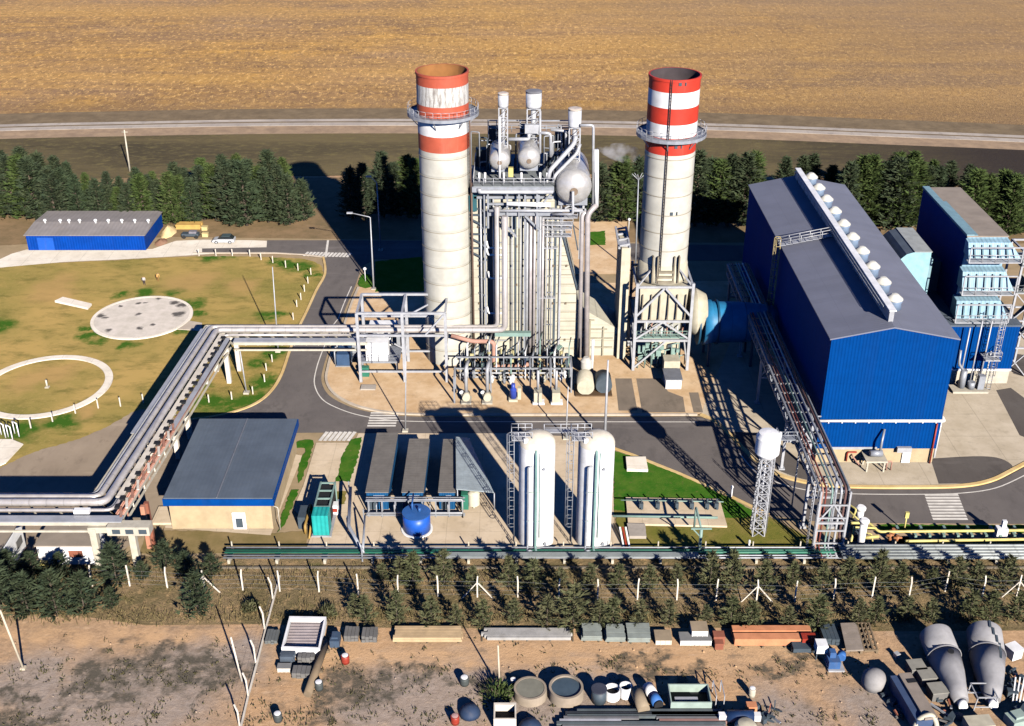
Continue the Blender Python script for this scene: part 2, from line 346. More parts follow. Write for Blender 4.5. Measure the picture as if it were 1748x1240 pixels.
WPAINT = paint('road_white', (.72, .68, .62), .8, dirt_amt=.35); KERB = m_concrete('kerb_ochre', (.62, .42, .17), (.74, .55, .28)); KERBG = m_concrete('kerb_grey', (.48, .40, .32), (.60, .52, .42))
# ------------------------------------------------------------------ ground
sheet('ground', [(-3500, -250), (3500, -250), (3500, 4500), (-3500, 4500)], 0, YARD)
def strip_y(name, top, bot, z, m):                # a strip that runs right across the country, edges given as (px, py)
    T, B = [g(*p).xy for p in smooth(top)], [g(*p).xy for p in smooth(bot)]
    T = [Vector((-3000, T[0].y - 60))] + T + [Vector((3000, T[-1].y - 160))]; B = [Vector((-3000, B[0].y - 60))] + B + [Vector((3000, B[-1].y - 160))]
    return sheet(name, T + B[::-1], z, m)
road_c = [(-300, 229), (0, 219), (200, 214.5), (440, 210.5), (700, 209.5), (950, 211.5), (1240, 218), (1500, 228), (1748, 238), (2100, 256)]
off = lambda d: [(x, y + d) for x, y in road_c]
T = [g(*p).xy for p in smooth(off(-22))]
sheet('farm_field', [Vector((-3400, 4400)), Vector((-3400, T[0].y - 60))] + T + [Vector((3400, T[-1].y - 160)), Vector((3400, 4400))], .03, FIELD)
VTAN = m_concrete('tan_verge', (.30, .215, .145), (.44, .31, .20)); VBR = m_concrete('brown_margin', (.17, .125, .075), (.25, .185, .11))
strip_y('field_margin', off(-24), off(-5), .05, VBR); strip_y('road_verge', off(4), off(22), .05, VTAN)
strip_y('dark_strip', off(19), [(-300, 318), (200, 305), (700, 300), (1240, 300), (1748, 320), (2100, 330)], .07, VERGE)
ribbon('far_road', [g(*p).xy for p in smooth(road_c)], 5.6, .05, .12, FARROAD)
ribbon('far_road_rut', [g(*p).xy for p in smooth(off(-.5))], .9, .06, .128, VBR)
# the plant's own ground
sheet('plant_ground', gpoly([(-400, 372), (2300, 372), (2300, 968), (-400, 968)]), .02, PLANT)
sheet('fence_belt', gpoly([(-500, 950), (2300, 950), (2300, 1075), (1500, 1078), (1200, 1072), (900, 1074), (620, 1072), (470, 1066), (250, 1068), (120, 1050), (-500, 1056)]), .035, BELT)
sheet('windbreak_floor', gpoly([(-400, 300), (2300, 310), (2300, 418), (1000, 414), (290, 405), (-400, 440)]), .04, m_concrete('needle_litter', (.20, .145, .075), (.30, .20, .11)))
lawn = smooth([(-60, 470), (10, 456), (110, 449), (200, 445), (290, 440), (380, 438), (470, 440), (520, 443), (545, 452), (552, 468), (540, 495), (522, 530), (505, 565), (492, 600), (478, 640), (460, 668), (435, 688), (400, 702), (360, 711), (322, 716), (260, 722), (200, 742), (140, 760), (60, 790), (-60, 830)], 4)
sheet('lawn', gpoly(lawn), .05, LAWN)
sheet('gravel_track', gpoly(smooth([(-80, 842), (0, 800), (60, 772), (130, 752), (190, 726), (240, 700), (300, 715), (330, 735), (250, 910), (120, 960), (-80, 960)], 3)), .06, GRAVEL)
sheet('concrete_apron', gpoly([(-40, 462), (20, 434), (45, 427), (260, 426), (300, 412), (345, 410), (430, 411), (456, 412), (455, 431), (380, 433), (290, 439), (200, 444), (110, 448), (18, 456)]), .07, WHITEC)
road_l = smooth([(552, 440), (555, 468), (540, 497), (524, 532), (507, 567), (494, 602), (480, 642), (462, 670), (437, 690), (401, 704), (360, 713), (322, 718)], 5)
road_r = smooth([(618, 455), (606, 490), (592, 522), (578, 560), (562, 598), (552, 628), (549, 652), (560, 674), (585, 690), (620, 702), (670, 710), (740, 713), (900, 713), (1100, 713), (1192, 713), (1228, 728), (1258, 756), (1290, 790), (1330, 815), (1385, 830), (1450, 836), (1560, 837), (1640, 835), (1692, 826), (1735, 806), (1800, 770)], 5)
road_b = smooth([(1800, 895), (1600, 895), (1450, 893), (1380, 890), (1310, 878), (1250, 850), (1150, 806), (1055, 768), (1000, 750), (900, 744), (700, 741), (600, 740), (520, 740), (430, 742), (350, 745), (300, 745)], 4)
sheet('plant_road', gpoly(list(road_r) + list(road_b) + list(road_l)[::-1]), .08, ASPH)
sheet('back_road', gpoly([(345, 425), (455, 423), (456, 411), (570, 411), (900, 413), (1270, 420), (1300, 440), (1270, 446), (900, 444), (640, 443), (618, 455), (552, 441), (455, 431), (345, 433)]), .075, ASPH)
ribbon('lawn_kerb', gpoly(list(road_l)), .42, .05, .2, KERB)
ribbon('lawn_top_kerb', gpoly([(552, 440), (520, 436), (470, 433), (330, 433)]), .35, .05, .19, KERBG)
ribbon('road_edge_line', gpoly([(x + (6 if i < 9 else 0), y + (0 if i < 9 else 3.4)) for i, (x, y) in enumerate(smooth([(594, 490), (580, 522), (566, 560), (550, 598), (540, 628), (537, 654), (550, 679), (578, 695), (616, 707), (670, 715), (740, 717.5), (900, 717.5), (1190, 718)], 5))]), .16, .081, .086, WPAINT)
ribbon('road_edge_line', gpoly(smooth([(1262, 775), (1290, 806), (1330, 826), (1385, 839), (1450, 844), (1560, 845), (1640, 843), (1700, 834), (1750, 812)], 5)), .16, .081, .086, WPAINT)
# plinth of the boiler and stacks, hall pads
plinth = list(smooth([(612, 492), (600, 520), (586, 560), (568, 600), (560, 628), (557, 650), (567, 670), (590, 686), (622, 698), (670, 706), (740, 709), (900, 709), (1100, 709), (1190, 709)], 4)) + [(1300, 709), (1300, 480)]
sheet('boiler_plinth', gpoly(plinth), .16, PLINTH); ribbon('plinth_kerb', gpoly(plinth[:-2]), .4, .02, .22, KERBG)
for i, q in enumerate(([(1050, 648), (1078, 648), (1088, 703), (1056, 703)], [(1086, 648), (1128, 648), (1140, 670), (1166, 680), (1170, 706), (1096, 706)], [(1176, 672), (1192, 672), (1200, 706), (1184, 706)])): sheet('gravel_bed', gpoly(q), .175, m_asphalt('bed%d' % i, (.20, .165, .13), (.26, .21, .165)))
hall_pad = list(smooth([(1196, 709), (1222, 722), (1254, 752), (1288, 786), (1328, 811), (1384, 826), (1450, 832), (1560, 833), (1640, 831), (1690, 822), (1730, 803), (1800, 765)], 4)) + [(1900, 640), (1500, 480), (1290, 480)]
sheet('hall_pad', gpoly(hall_pad), .168, m_concrete('hall_concrete', (.50, .42, .31), (.62, .53, .41), joint=6.0)); ribbon('hall_pad_kerb', gpoly(hall_pad[:-3]), .55, .02, .24, KERB)
sheet('asphalt_apron', gpoly(smooth([(1588, 785), (1660, 781), (1700, 783), (1722, 792), (1728, 803), (1705, 816), (1670, 826), (1602, 828)], 3)), .175, DASPH)
sheet('asphalt_apron', gpoly([(1700, 668), (1725, 664), (1800, 720), (1800, 770), (1740, 745)]), .175, DASPH)
sheet('asphalt_apron', gpoly(smooth([(1245, 740), (1290, 742), (1340, 770), (1395, 812), (1380, 822), (1330, 806), (1290, 783)], 3)), .175, DASPH)
sheet('asphalt_apron', gpoly([(1700, 600), (1760, 610), (1800, 660), (1730, 640)]), .178, DASPH)
sheet('back_plinth_grass', gpoly([(1003, 398), (1032, 396), (1034, 420), (1006, 420)]), .19, GREEN)
sheet('back_yard_concrete', gpoly([(940, 380), (1070, 380), (1080, 470), (940, 470)]), .17, PLINTH)
sheet('crescent_grass', gpoly(smooth([(618, 470), (632, 472), (640, 488), (625, 494), (612, 488)], 3, True)), .20, GREEN)
sheet('shaded_lawn', gpoly([(640, 448), (720, 440), (730, 500), (640, 500)]), .19, GREEN)
# front yards
yard = [(540, 757), (604, 757), (612, 741), (868, 741), (985, 747), (1046, 768), (1048, 905), (1072, 946), (520, 946), (535, 906), (500, 870), (518, 830)]
sheet('front_concrete', gpoly(yard), .10, CONC)
sheet('side_path', gpoly([(498, 775), (520, 780), (508, 800), (480, 868), (462, 915), (282, 902), (284, 868), (470, 868)]), .09, CONC)
sheet('grass_strip', gpoly(smooth([(505, 757), (530, 752), (534, 765), (515, 820), (508, 822), (512, 790), (522, 768), (508, 766)], 3, True)), .11, GREEN)
sheet('grass_strip', gpoly([(598, 752), (618, 748), (612, 780), (598, 823), (573, 823), (584, 780)]), .115, GREEN)
sheet('grass_strip', gpoly([(497, 838), (510, 838), (490, 890), (474, 912), (482, 880)]), .11, GREEN)
sheet('grass_strip', gpoly([(566, 840), (592, 840), (588, 862), (568, 862)]), .115, OLIVE)
sheet('front_lawn', gpoly([(250, 905), (470, 912), (530, 905), (520, 946), (240, 946)]), .06, m_concrete('worn_grass', (.20, .155, .06), (.30, .215, .10)))
sheet('wedge_lawn', gpoly([(1048, 770), (1080, 780), (1160, 812), (1245, 851), (1292, 876), (1270, 886), (1048, 872)]), .09, GREEN)
ribbon('wedge_kerb', gpoly([(1046, 766), (1080, 778), (1160, 810), (1245, 848), (1312, 880)]), .4, .05, .2, KERB)
sheet('tower_lawn', gpoly([(1048, 872), (1270, 878), (1312, 882), (1400, 930), (1404, 956), (1068, 948)]), .085, OLIVE)
sheet('gas_yard', gpoly([(1438, 894), (1800, 896), (1800, 948), (1425, 950)]), .09, m_concrete('gas_yard_concrete', (.40, .29, .19), (.52, .38, .26)))
sheet('gas_yard_grass', gpoly([(1500, 896), (1800, 898), (1800, 912), (1500, 910)]), .10, GREEN); sheet('gas_yard_grass', gpoly([(1530, 924), (1800, 922), (1800, 934), (1530, 936)]), .10, OLIVE)
# crosswalks: each bar is one painted mark
def bars(px0, px1, n, along, w, z):
    a, b = g(*px0), g(*px1)
    for i in range(n):
        p = a.lerp(b, i / (n - 1)); q = p + Vector(along)
        d = (q - p).normalized(); nrm = Vector((-d.y, d.x, 0)) * w / 2
        sheet('crosswalk_bar', [(p + nrm).xy, (q + nrm).xy, (q - nrm).xy, (p - nrm).xy], z, WPAINT)
bars((546, 754), (594, 754), 7, (.7, 2.4, 0), .5, .112); bars((627, 728), (633, 706), 6, (4.0, 0, 0), .4, .09)
bars((519, 438), (592, 440), 13, (.5, 2.0, 0), .5, .085); bars((1578, 846), (1592, 887), 9, (4.3, 0, 0), .45, .09)
ribbon('stop_line', gpoly([(560, 411), (556, 440)]), .4, .081, .087, WPAINT)
# circular pads in the lawn
c = g(243, 543); rp = 84.5 * mpp(243, 543)
pad_poly = lambda c, r, n=64: [(c.x + r * math.cos(6.28318 * k / n), c.y + r * math.sin(6.28318 * k / n)) for k in range(n)]
def m_pad():
    t = NT('pad_concrete'); cc = t.mix(t.rng(t.noise(.5, 6, .7), .36, .64), (.60, .54, .46), (.76, .68, .60)); cc = t.mix(t.math('MULTIPLY', t.blobs([(172, 541, .9), (186, 566, .8), (180, 545, .6), (312, 523, 1.0), (306, 538, 1.1), (300, 536, .7), (237, 519, .6), (236, 539, .6), (239, 563, .6), (262, 556, .6), (270, 511, .7), (298, 519, .9), (248, 519, .4), (208, 524, .4)], 1.2, .5), .9), cc, (.06, .055, .055)); return t.done(cc, .95, spec=.1)
PADM = m_pad()
b = MB(); b.prism(pad_poly(c, rp - .55), .05, .20); pad = b.build('round_pad', PADM, None, (c.x, c.y, .05)); tag(pad, 'round grey concrete pad with dark scuffs on the dry lawn', 'concrete pad')
b = MB()
for k in range(64):
    a0, a1 = 6.28318 * k / 64, 6.28318 * (k + 1) / 64; P = lambda a, r, z: Vector((c.x + r * math.cos(a), c.y + r * math.sin(a), z))
    b.hexa([P(a0, rp, .03), P(a1, rp, .03), P(a1, rp - .55, .03), P(a0, rp - .55, .03)], [P(a0, rp, .24), P(a1, rp, .24), P(a1, rp - .55, .24), P(a0, rp - .55, .24)])
b.build('kerb_ring', WHITEC, pad)
b = MB(); b.prism([p[:] for p in gpoly([(312, 547), (345, 553), (345, 566), (296, 563)])], .05, .17); b.build('entry_slab', KERBG, pad)
c2 = g(77, 660); ro = 111.5 * mpp(77, 660); b = MB(); c = c2
for k in range(72):
    a0, a1 = 6.28318 * k / 72, 6.28318 * (k + 1) / 72
    b.hexa([P(a0, ro, .04), P(a1, ro, .04), P(a1, ro - 1.15, .04), P(a0, ro - 1.15, .04)], [P(a0, ro, .2), P(a1, ro, .2), P(a1, ro - 1.15, .2), P(a0, ro - 1.15, .2)])
tag(b.build('ring_path', WHITEC, None, (c2.x, c2.y, .04)), 'pale concrete ring path around a circle of dry grass', 'ring path')
p = g(81, 662); b = MB(); b.tube(p, p + Vector((0, 0, 1.3)), .14, 8); b.obox(p, .6, .6, .15); tag(b.build('marker_post', paint('pale_post', (.55, .5, .4)), None, p), 'short pale marker post at the centre of the ring path', 'post')
b = MB(); q = gpoly([(108, 510.5), (157, 522), (150, 529.5), (94, 517)]); b.prism([v[:] for v in q], .05, .4); tag(b.build('inspection_slab', WHITEC, None, (q[0].x, q[0].y, .05)), 'long pale concrete slab lying on the lawn beside the round pad', 'slab')
# ------------------------------------------------------------------ surface paints
BD = dict(dirt_amt=.25, wear=.06, dirt=(.0, .035, .15), spec=.04)
BX = paint('blue_cladding_x', (.0, .046, .215), .6, ribs=(0, .42), **BD); BY = paint('blue_cladding_y', (.0, .046, .215), .6, ribs=(1, .42), **BD)
BPLAIN = paint('blue_trim', (.0, .05, .235), .5, dirt_amt=.05, spec=.15); RIDGE = paint('roof_sheet', (.19, .20, .255), .6, ribs=(1, .5, .14), dirt_amt=.15, wear=.06, scale=.25, dirt=(.2, .18, .17), spec=.2)
ROOFX = paint('roof_sheet_x', (.105, .13, .165), .6, ribs=(0, .5, .1), dirt_amt=.15, scale=.3, dirt=(.17, .16, .15), spec=.2); ROOFB = paint('brown_roof', (.28, .235, .195), .85, dirt_amt=.5, scale=.4, dirt=(.3, .24, .18))
BEIGE = paint('beige_masonry', (.44, .34, .21), .9, dirt_amt=.3, scale=.6); CREAM = paint('cream_casing', (.46, .435, .35), .6, seams=(2, 1.35, .55), dirt_amt=.25, scale=.35, dirt=(.35, .25, .14)); CREAMP = paint('cream_paint', (.48, .44, .34), .6, dirt_amt=.2)
CREAMS = paint('stack_cream', (.48, .465, .41), .55, seams=(2, 2.75, .35), dirt_amt=.1, scale=.4, dirt=(.33, .29, .22)); RED = paint('stack_red', (.46, .035, .018), .55, dirt_amt=.15, scale=.5, dirt=(.5, .3, .25)); SWHITE = paint('stack_white', (.66, .66, .66), .55, dirt_amt=.2, scale=.6, dirt=(.4, .36, .33))
SALMON = paint('faded_red', (.42, .085, .045), .6, dirt_amt=.3, scale=.6, dirt=(.55, .25, .18)); STREAK = paint('streaked_white', (.54, .53, .50), .6, dirt_amt=.9, scale=5.0, dirt=(.2, .17, .15), thr=(.46, .62)); RUST = paint('rust_inside', (.25, .11, .035), .9, dirt_amt=.6, dirt=(.1, .04, .02)); SOOT = paint('soot_inside', (.05, .04, .045), .9)
STEEL = paint('galvanised_steel', (.30, .32, .36), .5, .3, dirt_amt=.3, scale=1.2); LSTEEL = paint('pale_steel', (.42, .43, .46), .45, .2, dirt_amt=.2, scale=1.2); DSTEEL = paint('dark_steel', (.055, .075, .095), .6, dirt_amt=.2)
ALU = paint('aluminium_jacket', (.50, .47, .46), .38, .35, dirt_amt=.25, scale=.8, dirt=(.3, .24, .2), seams=(1, 2.0, .4)); ALUX = paint('aluminium_jacket_x', (.50, .47, .46), .38, .35, dirt_amt=.25, scale=.8, dirt=(.3, .24, .2), seams=(0, 2.0, .4)); ALUZ = paint('aluminium_jacket_z', (.48, .44, .44), .4, .3, dirt_amt=.2, scale=.9)
DRUM = paint('drum_jacket', (.46, .45, .44), .35, .35, dirt_amt=.25, scale=1.2, dirt=(.3, .22, .15)); WHITE = paint('white_paint', (.82, .82, .83), .4, dirt_amt=.06, scale=.7, dirt=(.45, .4, .33)); CWHITE = paint('white_precast', (.64, .58, .5), .85, dirt_amt=.3); PRECAST = paint('grey_precast', (.48, .44, .36), .9, dirt_amt=.35)
GRATE = paint('grating', (.20, .22, .23), .7, dirt_amt=.3, seams=(0, .5, .35)); TEAL = paint('teal_paint', (.02, .36, .34), .5, dirt_amt=.2, ribs=(0, .5)); GREENP = paint('green_pipe', (.03, .16, .11), .5, dirt_amt=.2); GREENS = paint('grey_green_steel', (.20, .30, .27), .55, dirt_amt=.3)
YELLOW = paint('yellow_pipe', (.52, .45, .16), .5, dirt_amt=.25, dirt=(.4, .38, .25)); REDP = paint('red_pipe', (.30, .035, .02), .5, dirt_amt=.2); BLUEP = paint('bright_blue', (.015, .09, .44), .4, dirt_amt=.08); CYAN = paint('pale_blue_cladding', (.25, .41, .52), .5, dirt_amt=.15, ribs=(0, .6)); CYANY = paint('pale_blue_side', (.20, .33, .38), .5, dirt_amt=.15)
BLACK = paint('black_opening', (.012, .013, .016), .8, dirt_amt=0); DUCTB = paint('duct_blue', (.02, .17, .34), .5, dirt_amt=.1, seams=(0, 2.2, .4)); ORANGE = paint('orange_primer', (.58, .24, .12), .75, dirt_amt=.35, dirt=(.35, .12, .06)); TIMBER = paint('pale_timber', (.50, .36, .21), .85, dirt_amt=.35); DTIMBER = paint('brown_timber', (.19, .14, .09), .9, dirt_amt=.4)
CONCG = paint('grey_concrete_shell', (.27, .26, .26), .8, dirt_amt=.5, scale=.8, dirt=(.12, .10, .085), wear=.15); GREYB = paint('grey_crate', (.15, .145, .14), .8, dirt_amt=.4); BRICK = paint('brick_red', (.26, .09, .055), .9, dirt_amt=.3); PINK = paint('primer_pink', (.40, .22, .17), .8, dirt_amt=.4)
GLASS = paint('dark_glass', (.02, .025, .03), .12, dirt_amt=0, spec=.6); RUBBER = paint('tyre_rubber', (.02, .02, .02), .85); SILO = paint('silo_grey', (.27, .265, .275), .6, dirt_amt=.45, scale=.7, dirt=(.11, .095, .08), wear=.15)
# ------------------------------------------------------------------ turbine hall
HX0, HX1, HY0, HY1, HZ = 40.15, 56.0, 131.3, 188.7, 18.5
RX = HX0 + (HX1 - HX0) * .48; RZ = zat(561, HY0)
t = thing('turbine_hall', 'tallest blue ribbed hall with grey gable roof and a row of roof vents', 'industrial hall', (HX0, HY0, 0))
zb = zat(766, HY0)
b = MB(); b.prism_xz([(HX0, zb), (HX1, zb), (HX1, HZ), (RX, RZ), (HX0, HZ)], HY0, HY1); b.fm = [0, 0] + [1] * (len(b.f) - 2); b.build('wall', [BX, BY], t)
b = MB(); b.box(HX0 + .15, HX1 - .15, HY0 + .15, HY1 - .15, 0, zb - .003); b.build('plinth_wall', BEIGE, t)
b = MB()
for xa, za, xb_, zb_ in ((HX0 - .25, HZ + .02, RX, RZ + .1), (RX, RZ + .1, HX1 + .25, HZ + .02)):
    b.hexa([(xa, HY0 - .2, za), (xb_, HY0 - .2, zb_), (xb_, HY1 + .2, zb_), (xa, HY1 + .2, za)], [(xa, HY0 - .2, za + .16), (xb_, HY0 - .2, zb_ + .16), (xb_, HY1 + .2, zb_ + .16), (xa, HY1 + .2, za + .16)])
roof = b.build('roof', RIDGE, t)
b = MB(); b.box(RX - .35, RX + .25, HY0 + 1.5, HY1 - 1, RZ - .1, RZ + 1.75); b.build('ridge_monitor', LSTEEL, roof)
b = MB(); b.rail([(RX - .75, HY0 + 3, RZ + .5), (RX - .75, HY1 - 2, RZ + .5)], 1.2, .05, 2.4); b.build('ridge_rail', STEEL, roof)
b = MB(); b.box(RX - .5, RX + .4, HY0 + 1.2, HY1 - .8, RZ + 1.753, RZ + 1.9); b.build('ridge_cap', WHITE, roof)
for k in range(10):
    y = HY1 - 3.5 - k * (HY1 - HY0 - 6.5) / 9.6; b = MB()
    b.lathe((RX + 1.6, y, RZ - .1), [(1.05, 0), (.95, 1.0), (1.1, 1.05), (1.1, 1.4)], 16); b.mi = 1; b.lathe((RX + 1.6, y, RZ + 1.32), [(1.15, -.12), (1.12, 0), (.42, .6), (.05, .7)], 16)
    b.build('roof_vent', [paint('vent_blue_grey', (.16, .22, .32), .5), paint('vent_cap', (.56, .55, .5), .5, dirt_amt=.3)], roof)
b = MB(); y = 161.0; zl = HZ + .3
for k in range(8):
    x0 = HX0 - .6 + k * (RX - HX0) / 8; x1 = HX0 - .6 + (k + 1) * (RX - HX0) / 8; z0 = HZ + .45 + k * (RZ - HZ) / 8; b.hexa([(x0, y, z0), (x1, y, z0 + .12), (x1, y + 1, z0 + .12), (x0, y + 1, z0)], [(x0, y, z0 + .06), (x1, y, z0 + .18), (x1, y + 1, z0 + .18), (x0, y + 1, z0 + .06)])
for yy in (y, y + 1): b.rail([(HX0 - .6, yy, HZ + .5), (RX - .6, yy, RZ + .5)], 1.0, .06)
b.build('roof_walkway', LSTEEL, t)
b = MB(); b.ladder((HX0 - .45, y + .5, 1), (HX0 - .45, y + .5, HZ + 1.6), .7, (0, 1, 0), .06, (-.9, 0, 0)); b.build('cage_ladder', paint('ladder_ochre', (.36, .29, .14), .6), t)
b = MB(); zp = zat(717, HY0); b.tube((HX0 - .2, HY0 - .28, zp), (HX1 + .2, HY0 - .28, zp), .19, 8)
for k in range(9): b.box(HX0 + 1 + k * 1.75, HX0 + 1.15 + k * 1.75, HY0 - .3, HY0 - .003, zp - .35, zp - .2)
b.path([(HX1 + .2, HY0 - .28, zp), (HX1 + .35, HY0 + 1, zp), (HX1 + .35, HY0 + 1, .4)], .19, 8); b.build('white_pipe', WHITE, t)
b = MB(); b.tube((HX1 - .55, HY0 - .15, .2), (HX1 - .55, HY0 - .15, zp - .5), .11, 6); b.build('red_pipe', REDP, t); b = MB(); b.path([(HX0 + 4.2, HY0 - .1, .5), (HX0 + 4.2, HY0 - .1, 1.9), (HX0 + 5.4, HY0 - .1, 1.9)], .11, 6); b.build('red_pipe', REDP, t)
b = MB(); b.box(HX0 + 1, HX0 + 8.0, HY0 - .06, HY0 - .003, zb - .1, zb + .25); b.box(HX0 + 10.6, HX0 + 12.5, HY0 - .5, HY0 - .003, zb - .35, zb + .35); b.build('flashing', LSTEEL, t)
b = MB(); b.box(HX1 - 4.3, HX1 - 3.2, HY0 - .05, HY0 + .14, .2, 1.9); b.build('service_hatch', WHITE, t)
# pump skid, hydrants and chimney stub against the front of the hall
p = g(1492, 806); t = thing('pump_skid', 'small steel pump skid on legs in front of the blue hall', 'pump skid', p); b = MB()
for dx in (-1.1, 1.1):
    for dy in (-.2, 1.6): b.beam(p + Vector((dx, dy, 0)), p + Vector((dx, dy, 1.7)), .2)
b.box(p.x - 1.4, p.x + 1.4, p.y - .5, p.y + 2, 1.7, 1.95); b.build('frame', PRECAST, t)
b = MB(); b.tube(p + Vector((-.7, .7, 2.45)), p + Vector((.9, .7, 2.45)), .45, 10); b.path([p + Vector((.6, .7, 2.6)), p + Vector((.6, .7, 4.2)), p + Vector((1.0, 1.6, 5.6))], .16, 6); b.build('pump', STEEL, t)
b = MB(); b.path([p + Vector((1.6, .2, .1)), p + Vector((1.6, .2, 1.5)), p + Vector((2.2, .2, 1.5)), p + Vector((2.2, .2, .1))], .1, 6); b.build('pipework', PINK, t); b = MB(); b.path([p + Vector((-1.5, 1, .2)), p + Vector((-2.6, 1.5, 1.4)), p + Vector((-2.6, 3, 1.4))], .11, 6); b.build('pipework', PINK, t)
for i, (px, lab) in enumerate(((1448, 'red fire hydrant below the blue hall beside the pump skid'), (1549, 'red fire hydrant by the white hatch of the blue hall'), (1560, 'red fire hydrant beside the red downpipe of the blue hall'))):
    p = g(px, 789); b = MB(); b.lathe(p, [(.2, 0), (.2, .1), (.13, .12), (.13, .9), (.22, .92), (.2, 1.1), (.05, 1.25)], 8); b.tube(p + Vector((-.35, 0, .7)), p + Vector((.35, 0, .7)), .09, 6); tag(b.build('fire_hydrant', REDP, None, p), lab, 'fire hydrant', 'hydrants along the hall front')
# ------------------------------------------------------------------ filter house, intake duct and low blue block right of the hall
LX0, LX1, LY0, LY1, LZ = 62.0, 74.0, 153.0, 166.0, 9.7
t = thing('control_block', 'low blue block with flat grey roof and cream base below the intake house', 'building', (LX0, LY0, 0)); zb2 = zat(633, LY0)
b = MB(); b.box(LX0, LX1, LY0, LY1, zb2, LZ); b.fm = [0, 0, 0, 1, 0, 1]; b.build('wall', [BX, BY], t); b = MB(); b.box(LX0 + .1, LX1 - .1, LY0 + .1, LY1 - .1, 0, zb2 - .003); b.build('plinth_wall', PRECAST, t); b = MB(); b.box(LX0 - .2, LX1 + .2, LY0 - .2, LY1 + .2, LZ + .003, LZ + .25); b.build('roof', ROOFX, t)
b = MB(); b.box(LX0, LX1 + .05, LY0 - .06, LY0 - .003, zb2 - .02, zb2 + .3); b.build('flashing', WHITE, t)
FX0, FX1, FY0, FY1, FZ = 65.4, 71.2, 157.0, 177.5, 22.0
t = thing('filter_house', 'tall narrow blue intake house with three pale blue hoods and a brown roof', 'air intake', (FX0, FY0, 0))
b = MB(); b.box(FX0, FX1, FY0, FY1, 9.96, FZ); b.fm = [0, 0, 2, 1, 0, 1]; b.build('wall', [BX, BY, CYAN], t)
b = MB(); b.box(FX0, FX1, LY1 + .3, FY1, 0, 9.95); b.build('rear_leg', BY, t)
b = MB(); b.box(FX0 - .1, FX1 + .1, FY0 - .1, FY1 + .1, FZ + .003, FZ + .22); b.build('roof', ROOFB, t); b = MB(); b.box(FX0 - .15, FX0 + .9, FY0 - .1, FY1 + .1, FZ + .225, FZ + .42); b.box(FX0 + .9, FX0 + 1.5, FY0, FY0 + 14, FZ + .225, FZ + .3); b.build('roof_edge', CYANY, t)
for k, (y0_, y1_, dx) in enumerate(((407, 443, 0), (455, 498, -.1), (503, 545, -.3))):
    z1, z0 = zat(y0_, FY0), zat(y1_, 154.6); b = MB(); h = z1 - z0
    b.hexa([(FX0 - .2 + dx, 154.6, z0), (FX1 + 1.5, 154.6, z0), (FX1 + 1.5, FY0 - .02, z0 + .2), (FX0 - .2 + dx, FY0 - .02, z0 + .2)], [(FX0 - .2 + dx, 155.8 - k * .3, z1 - .2), (FX1 + .1, 155.8 - k * .3, z1 - .2), (FX1 + .1, FY0 - .02, z1), (FX0 - .2 + dx, FY0 - .02, z1)]); hood = b.build('intake_hood', CYAN, t)
    b = MB()
    for j in range(5): x = FX0 + .6 + j * 1.15; MB().beam((x, 154.4, z0 + .3), (x + .0, 155.5 - k * .3, z1 - .4), .22, .12).build('fin', paint('grey_blue_fin', (.10, .2, .25), .5), hood)
    b = MB(); b.box(FX0 - .6 + dx, FX1 + 1, 153.4, 154.5, z0 - .15, z0); b.rail([(FX0 - .6 + dx, 153.4, z0), (FX1 + 1, 153.4, z0)], 1.1, .07, 2); b.beam((FX0 - .6 + dx, 153.4, z0), (FX0 - .6 + dx, 153.4, z0 + h), .16); b.beam((FX1 + 1, 153.4, z0), (FX1 + 1, 153.4, z0 + h), .16); b.beam((FX0 - .6 + dx, 153.4, z0 + h), (FX1 + 1, 153.4, z0 + h), .16); b.build('gantry', LSTEEL, t)
t = thing('intake_duct', 'pale blue intake duct with a rounded shoulder between the hall and the filter house', 'duct', (56.4, 160, 0)); b = MB()
prof = [(56.3, 9), (56.3, 13.4)] + [(56.3 + 3.0 * (1 - math.cos(a)), 13.4 + 5 * math.sin(a)) for a in (.3, .6, .9, 1.2, 1.5708)] + [(61.8, 18.4), (61.8, 9)]; b.prism_xz(prof, 160, 169.5)
b.fm = [0, 0] + [1] * (len(b.f) - 2); b.build('duct_body', [paint('sky_blue_plate', (.26, .46, .52), .5, dirt_amt=.08), ROOFX], t); b = MB(); b.box(59.3, 61.9, 159.9, 169.6, 18.403, 18.52); b.build('roof_strip', paint('pale_strip', (.34, .36, .36), .6), t)
b = MB(); b.box(61.803, 62.3, 160.2, 161.4, 9, 17.2); b.box(61.803, 62.1, 164, 169, 9, 17.6); b.build('side_flange', CYANY, t); b = MB(); b.box(57, 58, 163, 164, 0, 8.99); b.box(60.5, 61.5, 163, 164, 0, 8.99); b.box(61.8, 65.3, 164.5, 168.5, 10, 15); b.build('leg', DSTEEL, t)
t = thing('stair_tower', 'open steel stair tower with cross bracing at the edge of the filter house', 'stair tower', (73.6, 150, 0)); b = MB()
tx0, tx1, ty0, ty1, tz = 73.3, 77.6, 155.2, 160.0, 20.5
for x in (tx0, tx1):
    for y in (ty0, ty1): b.beam((x, y, 0), (x, y, tz), .28)
for z in (5, 9.5, 14, 18.2, 20.4):
    for a, c_ in (((tx0, ty0), (tx1, ty0)), ((tx1, ty0), (tx1, ty1)), ((tx0, ty1), (tx1, ty1)), ((tx0, ty0), (tx0, ty1))): b.beam((*a, z), (*c_, z), .24)
for z0, z1 in ((0, 5), (5, 9.5), (9.5, 14)): b.beam((tx0, ty0, z0), (tx1, ty0, z1), .14); b.beam((tx1, ty0, z0), (tx0, ty0, z1), .14)
b.build('frame', LSTEEL, t); b = MB()
